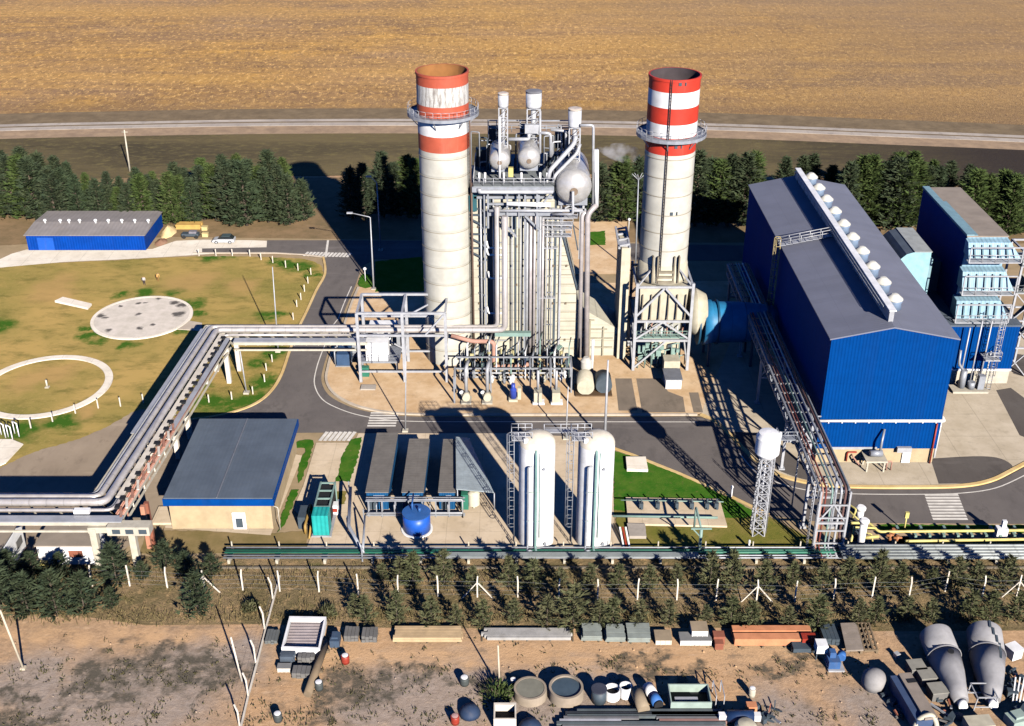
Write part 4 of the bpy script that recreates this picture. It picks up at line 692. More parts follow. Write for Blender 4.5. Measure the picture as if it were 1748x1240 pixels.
b.beam((q.x - 1.6, 161.5, q.z - 4), (q.x + 1.6, 161.5, q.z - 2.4), .22); b.beam((q.x - 1.6, 161.5, q.z - 2.6), (q.x + 1.6, 161.5, q.z - 4.5), .22); b.beam((q.x - 3, 161.5, q.z - 4), (q.x + 2, 161.5, q.z - 4), .3); b.build('drum_support', LSTEEL, bo)
# silencers on lattice legs
def silencer(label, px, ptop, pbot, pw, Y, pleg, cap):
    z0, z1 = zat(pbot, Y), zat(ptop, Y); q = at(px, pbot, Y); w = pw * mpp(px, pbot, z0) / 2; zl = zat(pleg, Y); o = thing('steam_silencer', label, 'silencer', (q.x, Y, zl), 'silencers above the boiler'); b = MB(); b.lathe((q.x, Y, 0), [(w * .92, z0), (w, z0 + .25), (w, z1 - .3)], 20); b.build('shell', paint('silencer_silver', (.56, .57, .6), .4, .2, dirt_amt=.25, scale=1.5), o); b = MB(); b.lathe((q.x, Y, 0), [(w * 1.04, z1 - .297), (w * 1.04, z1 - .1), (w * .7, z1)], 20); b.build('cap', cap, o); b = MB(); s_ = w * .82
    for dx, dy in ((-1, -1), (1, -1), (1, 1), (-1, 1)): b.beam((q.x + dx * s_, Y + dy * s_, zl), (q.x + dx * s_, Y + dy * s_, z0), .16)
    k = max(2, int((z0 - zl) / 1.3)); h = (z0 - zl) / k
    for i in range(k):
        for (a, c_) in (((-1, -1), (1, -1)), ((1, -1), (1, 1)), ((1, 1), (-1, 1)), ((-1, 1), (-1, -1))): A = Vector((q.x + a[0] * s_, Y + a[1] * s_, zl + i * h)); B = Vector((q.x + c_[0] * s_, Y + c_[1] * s_, zl + i * h)); b.beam(A + Vector((0, 0, h)), B + Vector((0, 0, h)), .11); b.beam(A, B + Vector((0, 0, h)), .09)
    b.build('lattice_leg', LSTEEL, o); b = MB(); b.tube((q.x, Y, zl), (q.x, Y, z0), w * .36, 10); b.build('riser', LSTEEL, o); return q, z0, zl
TOPL = paint('silencer_cap', (.6, .52, .45), .5); s1 = silencer('narrow white steam silencer on a tall lattice, nearest the faded chimney', 859, 158, 183, 18, 164, 262, TOPL); s2 = silencer('widest white steam silencer with a dark flat top, the highest of the three', 911, 154, 184, 27, 165, 248, paint('cap_grey', (.2, .2, .22), .6)); s3 = silencer('white steam silencer with a grey band, above the largest drum', 981, 184, 217, 22.5, 165, 285, TOPL)
b = MB(); (q2, z2, l2) = s2; b.box(q2.x - 1.25, q2.x + 1.0, 163.6, 164.2, zat(227, 164), zat(212, 164)); b.build('valve_box', LSTEEL, bo)
# steam lines over the deck: one mesh per line
def line(name, pts, r, m=LSTEEL, par=bo): b = MB(); b.path(pts, r, 8); return b.build(name, m, par)
A = lambda px, py, Y: at(px, py, Y)
line('steam_line', [A(868, 238, 163.5), A(903, 238, 163.5), A(903, 228, 163.5)], .27); line('steam_line', [A(922, 227, 163.5), A(940, 228, 163.5), A(940, 268, 163.5)], .24); line('steam_line', [A(990, 214, 164), A(1013, 214, 164), A(1012, 352, 164)], .2); line('steam_line', [A(922, 190, 164), A(922, 262, 163)], .18)
line('steam_line', [A(983, 232, 163.6), A(980, 246, 163.6), A(938, 292, 161), A(936, 306, 161)], .34); line('steam_line', [A(990, 246, 163.4), A(985, 262, 163.2), A(947, 300, 161), A(944, 312, 161)], .26)
line('vent_pipe', [A(853, 200, 160.2), A(853, 304, 160.2)], .2, WHITE); line('header', [A(818, 322, 159.2), A(818, 328, 159.2), A(944, 328, 159.2)], .3); line('header', [A(835, 360, 159.3), A(995, 360, 159.3)], .22); line('header', [A(865, 348, 159.8), A(940, 350, 159.8)], .35, WHITE); line('drum_drain', [A(978, 327, 158.1), A(978, 366, 158.6), A(943, 366, 159.5)], .2)
line('steam_line', [A(940, 222, 166), A(966, 224, 166), A(966, 268, 166)], .2); line('steam_line', [A(958, 215, 167), A(958, 260, 167)], .15); line('steam_line', [A(1018, 352, 161.6), A(1018, 256, 161.6)], .36, WHITE)
line('downcomer', [A(1018, 350, 161.6), A(1003, 366, 161.0), A(1001, 612, 160.6)], .42, ALUZ); line('downcomer', [A(1013, 350, 162), A(1010, 362, 162), A(994, 364, 161.4), A(989, 610, 160.8)], .34, ALUZ)
for px, r, m, yt in ((899.5, .2, LSTEEL, 362), (905.5, .25, ALUZ, 365), (912, .22, ALUZ, 365), (921.5, .16, LSTEEL, 366), (926, .2, ALUZ, 372), (843, .12, LSTEEL, 340), (874, .1, STEEL, 350), (933, .1, LSTEEL, 372), (889, .09, LSTEEL, 362), (941, .09, LSTEEL, 380), (822, .13, LSTEEL, 340)): x = X(px, 480, 161.0); b = MB(); b.tube((x, 161.0, 1), (x, 161.0, zat(yt, 161.0)), r, 8); b.build('downcomer', m, bo)
b = MB()
for k, (px, py) in enumerate(((835, 418), (835, 430), (836, 530), (838, 470))): q = A(px, py, 161); MB().path([q + Vector((-.4, 0, .6)), q + Vector((-.2, 0, -.5)), q + Vector((2.2, 0, -.5))], .16, 6).build('valve_branch', WHITE, bo)
b = MB()                                          # cluster of dark machinery between the drums
for px, py, w, h in ((842, 232, 1.6, 4.4), (894, 222, 1.1, 2.4), (960, 232, 2.2, 2.4), (970, 262, 1.4, 3.4), (945, 270, 2.4, 2.6), (880, 292, 2.2, .9), (930, 285, 1.6, 1.4), (826, 270, 2.4, 5)): q = A(px, py, 169); MB().obox(q - Vector((0, 0, h * .7)), w, 1.5, h).build('machinery', paint('machinery_dark', (.02, .035, .055), .6), bo); b = MB()
for px, y0_, y1_ in ((834, 205, 290), (848, 205, 250), (888, 205, 240), (952, 212, 290), (972, 215, 280), (820, 240, 300), (898, 205, 235)): a, c_ = A(px, y1_, 167.6), A(px, y0_, 167.6); b.beam((a.x, 167.6, ZD), (a.x, 167.6, c_.z), .16)
for y_, p0, p1 in ((206, 834, 972), (240, 820, 850), (218, 888, 972), (262, 930, 975)): b.beam(A(p0, y_, 167.6), A(p1, y_, 167.6), .14)
b.rail([A(834, 226, 167), A(972, 226, 167)], 1, .05, 1.6); b.build('upper_frame', STEEL, bo)
b = MB(); b.obox(A(872, 292, 160.6) - Vector((0, 0, .8)), .7, .7, 1.3); b.build('valve', YELLOW, bo); b = MB()
for px in (818, 922, 934, 828, 860, 890): q = A(px, 302, 161); MB().tube((q.x, 161, ZD), (q.x, 161, ZD + 1.5), .16, 8).build('riser_stub', WHITE, bo)
# ground level manifold in front of the boiler
mf = thing('feed_manifold', 'tangle of headers, pipe supports and valves along the foot of the boiler', 'manifold', g(880, 640)); Ym = 156.2
b = MB(); b.path([A(770, 573, 156.6), A(806, 583, 156.6), A(843, 583, 156.6), A(843, 626, 156.6), A(890, 625, 156.6), A(905, 621, 157)], .34, 8); b.build('header', PINK, mf)
for py, p0, p1, r in ((630, 832, 938, .16), (637, 790, 970, .14), (644, 800, 940, .12), (648, 775, 905, .12)): b = MB(); q = A(p0, py, 154.8); s_ = A(p1, py, 154.8); b.path([Vector((q.x, 154.8, .4)), q, s_, Vector((s_.x, 154.8, .4))], r, 6); b.build('header', LSTEEL, mf)
b = MB()
for px in (776, 838, 905, 940, 975):
    q = g(px, 690 if px < 800 else 672)
    for dy in (0, 3.4): b.beam((q.x, q.y + dy, 0), (q.x, q.y + dy, 4.3), .22)
    b.beam((q.x, q.y, 4.3), (q.x, q.y + 3.4, 4.3), .22)
for z in (2.4, 4.3): b.beam((g(776, 690).x, 153.6, z), (g(975, 690).x, 153.6, z), .2)
b.build('support_frame', STEEL, mf); b = MB(); b.box(X(845, 600, 158), X(906, 600, 158), 157.8, 158.6, 5.6, 6.2); b.beam(A(935, 612, 158.5), A(958, 590, 160), .7, .3); b.build('green_beam', GREENS, mf)
b = MB()
for k in range(46): q = A(790 + random.random() * 185, 596 + random.random() * 50, 156 + random.random() * 4); b.obox(Vector((q.x, q.y, max(.2, q.z - .6))), .3 + random.random() * .6, .4, .4 + random.random() * .8, random.random())
for k in range(12): q = A(792 + k * 15, 640, 156.6); b.path([Vector((q.x, q.y, .2)), Vector((q.x, q.y, 1.5 + (k * 7 % 4) * .8)), Vector((q.x + 1, q.y + 1.6, 1.5 + (k * 7 % 4) * .8)), Vector((q.x + 1, q.y + 1.6, .3))], .1, 6)
b.build('valve_cluster', DSTEEL, mf); b = MB()
for k in range(30): q = A(796 + random.random() * 170, 598 + random.random() * 46, 155.4 + random.random() * 2); MB().obox(Vector((q.x, q.y, max(.2, q.z - .5))), .2 + random.random() * .5, .3, .3 + random.random() * .7, random.random()).build('fitting', paint('olive_fitting', (.42, .38, .2), .7), mf)
for k in range(16):
    px = 786 + k * 12.3; q = A(px, 632, 155.2 + (k % 3) * .5); r_ = (.1, .16, .12)[k % 3]; zt_ = 3.0 + (k * 5 % 7) * .45; MB().path([Vector((q.x, q.y - 1.2, .3)), Vector((q.x, q.y - 1.2, 1.2 + k % 2)), Vector((q.x, q.y, 1.2 + k % 2)), Vector((q.x, q.y, zt_)), Vector((q.x + .4, q.y + 3, zt_))], r_, 6).build('riser', (LSTEEL, WHITE, STEEL, GREENS)[k % 4], mf)
for k in range(22):
    q = A(786 + random.random() * 190, 655 + random.random() * 22, 153.6); MB().lathe(Vector((q.x, 152.6 + random.random() * 3, .15)), [(.22, 0), (.22, .5), (.34, .52), (.34, .62), (.14, .66), (.14, 1.1), (.26, 1.12), (.26, 1.2)], 8).build('valve', (CREAMP, STEEL, WHITE, DSTEEL)[k % 4], mf)
for px, lab in ((796, 'cream feed pump with a tall pale riser, at the steel frame end of the row'), (832, 'cream feed pump with a white riser, next to the blue pump')):
    p = g(px, 686); t = thing('feed_pump', lab, 'pump', p, 'feed pumps before the boiler'); b = MB(); b.obox(p, 1.5, 2.2, .35); b.build('base', PRECAST, t); b = MB(); b.tube(p + Vector((0, -.7, .95)), p + Vector((0, .9, .95)), .55, 12); b.tube(p + Vector((-.7, .2, .9)), p + Vector((.3, .2, .9)), .3, 10); b.build('casing', CREAMP, t); b = MB(); b.path([p + Vector((0, .3, 1.4)), p + Vector((0, .3, 5.2)), p + Vector((.3, 2.2, 5.6))], .26, 8); b.build('riser', LSTEEL, t); b = MB(); b.tube(p + Vector((-.75, -.2, 1.6)), p + Vector((-.6, .2, 1.6)), .25, 8); b.build('gauge', WHITE, t)
p = g(876, 684); t = thing('feed_pump', 'blue upright pump on a cream base in front of the boiler', 'pump', p, 'feed pumps before the boiler'); b = MB(); b.lathe(p, [(.5, .5), (.5, 1.9), (.3, 2.1), (.3, 2.8)], 12); b.build('casing', paint('pump_blue', (.03, .06, .35), .4), t); MB().obox(p, 1.3, 1.5, .5).build('base', CREAMP, t); MB().obox(p + Vector((.9, .4, 0)), .5, .8, 2.0).build('gearbox', CREAMP, t)
for px, lab in ((918, 'tall cream box plinth under the steam pipes, next to the blue pump'), (949, 'tall cream box plinth under the steam pipes, next to the lying tank')): p = g(px, 688); t = thing('valve_box', lab, 'valve box', p, 'cream boxes before the boiler'); MB().obox(p, 1.15, 1.7, 2.1).build('body', CREAMP, t); MB().obox(p + Vector((.1, -.3, 0)), 1.7, 1.2, .5).build('base', WHITE, t); b = MB(); b.tube(p + Vector((0, .2, 2.1)), p + Vector((0, .2, 5.2)), .2, 8); b.build('riser', LSTEEL, t)
p = g(1012, 676); t = thing('blowdown_tank', 'cream blowdown tank lying on dark beams at the end of the pump row', 'tank', p); b = MB(); b.lathe(p + Vector((-1.1, -.2, 1.5)), [(1.25, 0), (1.25, 3.4), (.8, 3.9)], 18, (0, 1, 0)); b.build('vessel', CREAMP, t); b = MB(); b.lathe(p + Vector((1.6, .2, 1.5)), [(1.2, 0), (1.2, 3)], 18, (0, 1, 0)); b.build('open_drum', DSTEEL, t); MB().box(p.x - 2.6, p.x + 2.8, p.y - .5, p.y + 3, 0, .35).build('cradle', paint('cradle_brown', (.1, .06, .03), .8), t)
p = g(1000, 640); t = thing('conical_hopper', 'white conical vessel standing behind the lying blowdown tank', 'vessel', p); b = MB(); b.lathe(p, [(.3, .1), (.9, 1.3), (.9, 2.4), (.4, 3.0)], 14); b.build('vessel', paint('vessel_grey', (.5, .48, .45), .5), t); b = MB(); b.tube(p + Vector((.9, 0, .1)), p + Vector((.9, 0, 6)), .2, 8); b.build('vent', WHITE, t)
# faint steam from the vent pipe
sm = bpy.data.materials.new('steam'); sm.use_nodes = True; st = sm.node_tree; st.nodes.remove(st.nodes['Principled BSDF']); pv = st.nodes.new('ShaderNodeVolumePrincipled'); pv.inputs['Color'].default_value = (.95, .95, .98, 1)
nz = st.nodes.new('ShaderNodeTexNoise'); tc = st.nodes.new('ShaderNodeNewGeometry'); st.links.new(tc.outputs['Position'], nz.inputs['Vector']); nz.inputs['Scale'].default_value = .55; nz.inputs['Detail'].default_value = 4; mr = st.nodes.new('ShaderNodeMapRange'); st.links.new(nz.outputs['Fac'], mr.inputs[0]); mr.inputs[1].default_value = .46; mr.inputs[2].default_value = .72; mr.inputs[4].default_value = .55; st.links.new(mr.outputs[0], pv.inputs['Density']); st.links.new(pv.outputs[0], st.nodes['Material Output'].inputs['Volume'])
b = MB(); a, c_ = A(1019, 254, 161.8), A(1092, 266, 164); d = (c_ - a); prof = [(.1, 0), (.7, .15), (1.25, .4), (1.5, .65), (1.1, .9), (.1, 1)]; b.lathe(a, [(r, h * d.length) for r, h in prof], 14, d, smooth=True); o = b.build('steam_plume', sm, None, a); o['kind'] = 'stuff'
# ------------------------------------------------------------------ left pipe bridge
BP = [Vector(v) for v in ((-82, 112), (-46.7, 112), (-43.8, 157), (-1.7, 157))]
def offs(d, pts):
    out = []
    for i, p in enumerate(pts):
        ds = []
        if i: ds.append((p - pts[i - 1]).normalized())
        if i + 1 < len(pts): ds.append((pts[i + 1] - p).normalized())
        ns = [Vector((-v.y, v.x)) for v in ds]; n = (ns[0] + ns[-1]).normalized(); out.append(p + n * d / n.dot(ns[0]))
    return out
ZP = 6.75
pb = thing('pipe_bridge', 'long elevated pipe bridge on precast portals that turns two corners past the lawn', 'pipe bridge', (-46, 112, 0))
def bline(name, d, r, m, z=ZP, xe=None, pts=BP, n=10, up=0):
    q = offs(d, pts)
    if xe is not None: q[-1] = Vector((xe, q[-1].y))
    q = [Vector((v.x, v.y, z)) for v in q]
    if up: q.append(Vector((xe, q[-1].y + .001, up)))
    b = MB(); b.path(q, r, n, bend=1.0); return b.build(name, m, pb)
bline('jacketed_pipe', 1.75, .36, ALU, xe=-2.15, up=26); bline('jacketed_pipe', .55, .45, ALUX, ZP + .1, xe=-1.05, up=25); bline('jacketed_pipe', -.75, .2, ALU, ZP - .1, xe=-24); bline('small_pipe', 2.5, .13, LSTEEL, ZP - .15, xe=-23); bline('small_pipe', -.35, .1, STEEL, ZP - .2, xe=-23)
def bdeck(name, d, w, z, h, m, seg, t0=0, t1=1):
    q = offs(d, BP); a, c_ = q[seg], q[seg + 1]; a, c_ = a.lerp(c_, t0), a.lerp(c_, t1); b = MB(); b.beam((a.x, a.y, z), (c_.x, c_.y, z), w, h); return b.build(name, m, pb)
PLATE = paint('tray_cover', (.42, .43, .46), .45, .2, dirt_amt=.25, scale=.5)
bdeck('tray_cover', -2.5, 1.25, ZP - .1, .12, PLATE, 0); bdeck('tray_cover', -2.45, 1.3, ZP - .1, .12, PLATE, 2, .01, .5); bdeck('tray_cover', -1.75, .7, ZP - .15, .1, PLATE, 1, .42, 1); bdeck('tray_cover', 2.9, .75, ZP - .25, .1, PLATE, 1, .3, .97); bdeck('tray_cover', -.62, .8, ZP + .05, .1, CWHITE, 1, 0.05, 1)
b = MB(); q0, q1 = offs(-2.9, BP), offs(2.9, BP); qi = offs(-2.15, BP)
for seg, k in ((0, 12), (1, 16), (2, 11)):
    L = 1 if seg < 2 else .5
    for i in range(k + 1):
        a, c_ = (qi if seg == 1 else q0)[seg].lerp((qi if seg == 1 else q0)[seg + 1], i / k * L), q1[seg].lerp(q1[seg + 1], i / k * L); b.beam((a.x, a.y, ZP - .62), (c_.x, c_.y, ZP - .62), .2, .25)
for q in (q0, q1):
    for i in range(3): q_ = qi if (q is q0 and i == 1) else q; a, c_ = q_[i], q_[i + 1] if i < 2 else q_[i].lerp(q_[i + 1], .5); b.beam((a.x, a.y, ZP - .45), (c_.x, c_.y, ZP - .45), .22, .4); b.beam((a.x, a.y, ZP - 1.5), (c_.x, c_.y, ZP - 1.5), .18, .25)
b.build('girder', PRECAST, pb); b = MB()
for d, m_ in ((-1.3, 0), (-1.42, 1), (-1.54, 0), (-1.9, 1), (-2.05, 0), (-2.2, 0)): b.mi = m_; q = offs(d, BP); b.tube((q[1].x, q[1].y, ZP - .2), (q[2].x, q[2].y, ZP - .2), .07, 6)
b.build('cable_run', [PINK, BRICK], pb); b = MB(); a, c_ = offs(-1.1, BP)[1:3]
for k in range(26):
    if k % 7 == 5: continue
    p = a.lerp(c_, (k + .5) / 26); MB().obox((p.x, p.y, ZP - .12), .5 + (k % 3) * .12, .75, .28, .06).build('tray_gap_shade', BLACK, pb); b = MB()  # solid black blocks paint the shade seen in the tray's gaps
for k in range(11): p = offs(-2.2, BP)[1].lerp(offs(-2.2, BP)[2], k / 24); q = offs(-1.5, BP)[1].lerp(offs(-1.5, BP)[2], (k + .7) / 24); b.mi = k % 2; b.beam((p.x, p.y, ZP - .1), (q.x, q.y, ZP - .1), .3, .15); b.mi = 1 - k % 2; b.beam((p.x, p.y, ZP - 1.6), (q.x - .3, q.y, ZP - .2), .16)
b.build('painted_brace', [paint('faded_brick', (.36, .17, .12), .85, dirt_amt=.6, dirt=(.6, .5, .42)), CWHITE], pb)
def portal(p, q, z, w=.62, m=CWHITE):
    b = MB(); p, q = Vector((p[0], p[1], 0)), Vector((q[0], q[1], 0)); u = Vector((0, 0, z - .3))
    b.beam(p, p + u, w); b.beam(q, q + u, w); e = (q - p).normalized() * .5; b.beam(p + u - e + Vector((0, 0, -.2)), q + u + e + Vector((0, 0, -.2)), w * .9, .75); b.build('portal', m, pb)
l0, l1 = g(172, 968), g(236, 966); portal(l0, l1, 5.9, .75, PRECAST)
for px, py in ((392, 654), (409, 633), (305, 783), (325, 749)): p = g(px, py); portal((p.x - 3.4, p.y - .2), (p.x, p.y), 5.9)
portal((-62, 109.5), (-62, 114.5), 5.9); portal((-75, 109.5), (-75, 114.5), 5.9)
b = MB()
for px, py, m_ in ((256, 936, 0), (262, 930, 1)): p = g(px, py); b.mi = m_; b.beam(p, p + Vector((0, 0, 6.1)), .5)
b.build('painted_column', [paint('salmon_column', (.44, .2, .13), .85, dirt_amt=.4), BRICK], pb)
b = MB(); p = at(222, 893, 108.8); b.box(p.x - 2.5, p.x + 2.3, 108.0, 109.4, ZP - 1.35, ZP - .2); b.build('end_panel', PRECAST, pb); b = MB()
for k in range(3): x = p.x - 1.9 + k * 1.5; b.box(x, x + .9, 107.97, 107.997, ZP - 1.1, ZP - .5)
b.build('panel_opening', DSTEEL, pb); b = MB()
p = at(140, 872, 110.6); b.obox((p.x, p.y, ZP), 1.8, .6, .5); b.build('expansion_box', WHITE, pb)
# steel frame under the last pipe run
b = MB(); fxs = [g(617, 652), g(692, 652), g(766, 626)]
tops = [Vector((p.x, 155.0, zat(528, 155.0))) for p in fxs]
for t_ in tops:
    for y in (153.6, 160.2): b.beam((t_.x, y, 0), (t_.x, y, t_.z), .42)
    b.beam((t_.x, 153.6, t_.z), (t_.x, 160.2, t_.z), .3); b.beam((t_.x, 153.6, 6.0), (t_.x, 160.2, 6.0), .3)
for y in (153.6, 160.2):
    for z, w in ((tops[0].z, .32), (7.9, .3), (1.9, .25)): b.beam((tops[0].x, y, z), (tops[2].x, y, z), w)
for a, c_ in ((tops[1], tops[2]),): b.beam((a.x, 160.2, 7.9), (c_.x, 160.2, tops[0].z), .22); b.beam((a.x + 3.2, 153.6, 7.9), (c_.x, 153.6, tops[0].z), .24)
b.beam((tops[0].x, 160.2, 1.9), (tops[1].x, 160.2, 6), .2); b.beam((tops[1].x, 160.2, 1.9), (tops[0].x, 160.2, 6), .2)
b.build('steel_frame', LSTEEL, pb)
p = g(646, 640); t = thing('analyser_shelter', 'white boxy shelter standing inside the steel frame of the pipe bridge', 'shelter', p); MB().box(-22.0, -18.6, 156.4, 158.4, 2.2, 5.2).build('cabin', WHITE, t); b = MB(); b.box(-23.2, -17.0, 156.2, 161.5, 1.9, 2.19); b.rail([(-23.2, 156.2, 2.2), (-17, 156.2, 2.2)], 1.1, .05)
for x in (-22.6, -17.4):
    for y in (156.6, 161): b.beam((x, y, 0), (x, y, 1.9), .25)
b.build('platform', STEEL, t); b = MB(); b.box(-21.8, -18.8, 162.2, 164.4, 0, 4.4); b.box(-22.6, -18.2, 165.5, 168, 0, 3.4); b.build('rear_cabinet', WHITE, t)
b = MB(); b.box(-24.8, -22.4, 161.6, 165, 0, 3.2); b.rail([(-24.8, 161.6, 3.2), (-22.4, 161.6, 3.2), (-22.4, 165, 3.2)], 1.1, .05); b.box(-18, -16.4, 163, 167, 0, 4.0); b.build('equipment_frame', STEEL, t)
p = g(588, 622); t = thing('cooler_skid', 'blue grey cooler skid at the kerb beside the steel frame', 'cooler', p); b = MB(); b.obox(p + Vector((0, 1, .3)), 2.0, 4, 1.9); b.build('body', paint('cooler_blue', (.04, .08, .16), .5), t); b = MB(); b.obox(p + Vector((0, 1, 0)), 2.4, 4.4, .3)
for k in range(3): b.tube(p + Vector((-1.3, -.6 + k * 1.4, .3)), p + Vector((-1.3, -.6 + k * 1.4, 2.6)), .12, 6)
b.build('frame', STEEL, t); p = g(624, 643); tag(MB().obox(p, 1.2, .8, 1.7).obox(p + Vector((0, -.43, .5)), .9, .05, .8).build('green_box', GREENP, None, p), 'small dark green box under the left end of the steel frame', 'box')
p = g(629, 664); tag(MB().obox(p, 2.2, 1.4, .35).build('access_slab', SLAB, None, p), 'square pale slab on the boiler plinth by the green box', 'slab')
# ------------------------------------------------------------------ right pipe rack
rk = thing('pipe_rack', 'tall steel pipe rack running alongside the blue hall and dropping down at its near end', 'pipe rack', (37.2, 113, 0)); RX0, RX1, RY0, RY1, RZZ = 35.5, 38.9, 112.4, 178.0, 8.7
b = MB()
for x in (RX0, RX1): b.beam((x, RY0, RZZ), (x, RY1, RZZ), .26, .3); b.beam((x, RY0 + 1, RZZ - 1.5), (x, RY1, RZZ - 1.5), .22, .25)
k = 26
for i in range(k + 1):
    y = RY0 + .3 + (RY1 - RY0 - .3) * i / k; b.beam((RX0, y, RZZ - .1), (RX1, y, RZZ - .1), .18)
    for x in (RX0, RX1):
        b.beam((x, y, RZZ - 1.5), (x, y, RZZ), .14)
        if i < k: b.beam((x, y, RZZ - 1.5 if i % 2 else RZZ), (x, y + (RY1 - RY0 - .3) / k, RZZ if i % 2 else RZZ - 1.5), .12)
b.build('truss', STEEL, rk)
for py in (802, 900, 945, 690, 610, 548):
    y = g(1360, py).y; b = MB()
    for x in (RX0, RX1): b.beam((x, y, 0), (x, y, RZZ - 1.5), .34); b.obox((x, y, 0), .8, .8, .35)
    b.beam((RX0, y, 4.4), (RX1, y, 4.4), .25); b.beam((RX0, y, 4.4), ((RX0 + RX1) / 2, y, 7.1), .18); b.beam((RX1, y, 4.4), ((RX0 + RX1) / 2, y, 7.1), .18); b.build('trestle', LSTEEL, rk)
cols = [(.1, PINK, .1), (.5, paint('dull_red_pipe', (.17, .045, .035), .6), .11), (1.2, GREENS, .12), (1.6, STEEL, .11), (2.25, LSTEEL, .15), (2.75, paint('brown_pipe', (.12, .065, .06), .6), .15), (3.05, DSTEEL, .1)]
for d, m, r in cols: b = MB(); x = RX0 + .2 + d; b.path([(x, RY1, RZZ + .25), (x, RY0 - .3, RZZ + .25), (x, RY0 - .3, .75), (x, 110.2, .75)], r, 8, bend=.7); b.build('pipe', m, rk)
b = MB()
for x in (RX0, RX1): b.beam((x, RY0 - .7, 0), (x, RY0 - .7, RZZ + .2), .2)
for z in (1.6, 3.4, 5.2, 7): b.beam((RX0, RY0 - .7, z), (RX1, RY0 - .7, z), .16)
b.ladder((RX0 - .6, RY0, .2), (RX0 - .6, RY0, RZZ + 1), .6, (0, 1, 0), .05); b.build('drop_frame', LSTEEL, rk); b = MB()
for k in range(5):
    q = at(1365 + k * 5, 765 - k * 14, 122 + k * 1.6); b.path([Vector((RX0 - .5 + k * .3, 121 + k, .4)), Vector((RX0 - .5 + k * .3, 121 + k, RZZ - .4)), Vector((RX0 + .8, 122 + k, RZZ + .3))], .1, 6)
b.build('branch_pipe', LSTEEL, rk); b = MB(); b.box(RX0 - 2.6, RX0 - .3, 123.5, 124.7, RZZ - .25, RZZ - .12); b.rail([(RX0 - .3, 123.5, RZZ - .1), (RX0 - 2.6, 123.5, RZZ - .1), (RX0 - 2.6, 124.7, RZZ - .1)], 1.1, .05, 1.2); b.tube((RX1, 131, 7.5), (HX0 - .02, 131, 7.5), .12, 6); b.build('side_platform', STEEL, rk)
# ------------------------------------------------------------------ white tanks
def white_tank(px, lab):
    c = g(px, 925); r = 32 * .0655; zt = 15.3; t = thing('storage_tank', lab, 'storage tank', c, 'tall white tanks'); b = MB(); b.lathe(c, [(r, .35), (r, zt - 1.25)], 36, smooth=False, caps=False); b.build('shell', WHITE, t)
    b = MB(); b.lathe(c, [(r * math.cos(a), zt - 1.25 + 1.3 * math.sin(a)) for a in [k * 1.5708 / 8 for k in range(9)]], 36, smooth=True, caps=False); b.build('dome', paint('dome_white', (.66, .60, .5), .5, dirt_amt=.4, dirt=(.4, .3, .2)), t)
    b = MB(); b.lathe(c, [(r + .5, 0), (r + .5, .35)], 36); b.build('plinth', CONC, t)
    yf = c.y - r - .22; b = MB(); x = c.x - .15; b.path([(x - .2, c.y - .8, zt - .25), (x, yf + .6, zt - .9), (x, yf, zt - 1.6), (x, yf, .9), (x + .2, yf - 1.6, .5)], .17, 8); b.build('fill_pipe', paint('grey_teal_pipe', (.16, .27, .26), .5), t)
    b = MB(); x = c.x - 1.05; b.path([(x + .5, yf + .25, zt - 3.2), (x, yf + .15, zt - 3.3), (x, yf + .15, .9), (x - .1, yf - 1.2, .5)], .12, 8); b.path([(x - .7, yf - 1.1, .4), (x + .3, yf - .6, 1), (x + 1, yf - 1, .4)], .15, 6); b.build('vent_pipe', STEEL, t)
    b = MB(); x = c.x + .32; b.tube((x, yf + .12, zt - 1.4), (x, yf + .12, 2.2), .07, 6)
    for z in (4.5, 8.5): b.box(c.x - 1.2, c.x + .5, yf + .12, yf + .2, z, z + .06)
    b.build('sample_line', paint('pale_teal_line', (.42, .55, .5), .5), t); b = MB(); b.tube((c.x + .75, yf + .1, zt - 3.6), (c.x + .75, yf + .32, zt - 3.6), .16, 8); b.tube((c.x + 1.0, yf + .1, 1.2), (c.x + 1.0, yf + .34, 1.2), .2, 8); b.build('nozzle', STEEL, t)
    b = MB(); lx = c.x - r - .55; b.ladder((lx, c.y - .6, .3), (lx, c.y - .6, zt + .2), .55, (0, 1, 0), .05, (-.8, 0, 0)); b.build('cage_ladder', STEEL, t); b = MB(); b.box(lx - .3, c.x - .6, c.y - 1.0, c.y + .9, zt - .5, zt - .42); b.rail([(c.x - .6, c.y - 1, zt - .45), (lx - .3, c.y - 1, zt - .45), (lx - .3, c.y + .9, zt - .45), (c.x - .6, c.y + .9, zt - .45)], 1.1, .05, .9); b.build('top_platform', LSTEEL, t)
    b = MB(); b.tube((c.x - 1.3, c.y - 1.0, zt - 1.4), (c.x - 1.3, c.y - 1.0, zt - .2), .28, 10); b.build('dome_vent', WHITE, t); return c
ta = white_tank(915, 'tall white storage tank with front pipes, the one next to the sheet canopy'); tb = white_tank(1012, 'tall white storage tank with front pipes, the one next to the green wedge lawn')
t = thing('tank_walkway', 'narrow steel walkway joining the tops of the two white tanks', 'walkway', (ta.x, ta.y, 14.7)); b = MB(); b.box(ta.x + .8, tb.x - 2.2, ta.y + .9, ta.y + 1.7, 14.7, 14.8); b.rail([(ta.x + .8, ta.y + .9, 14.8), (tb.x - 2.2, ta.y + .9, 14.8)], 1.1, .05); b.build('deck', LSTEEL, t)
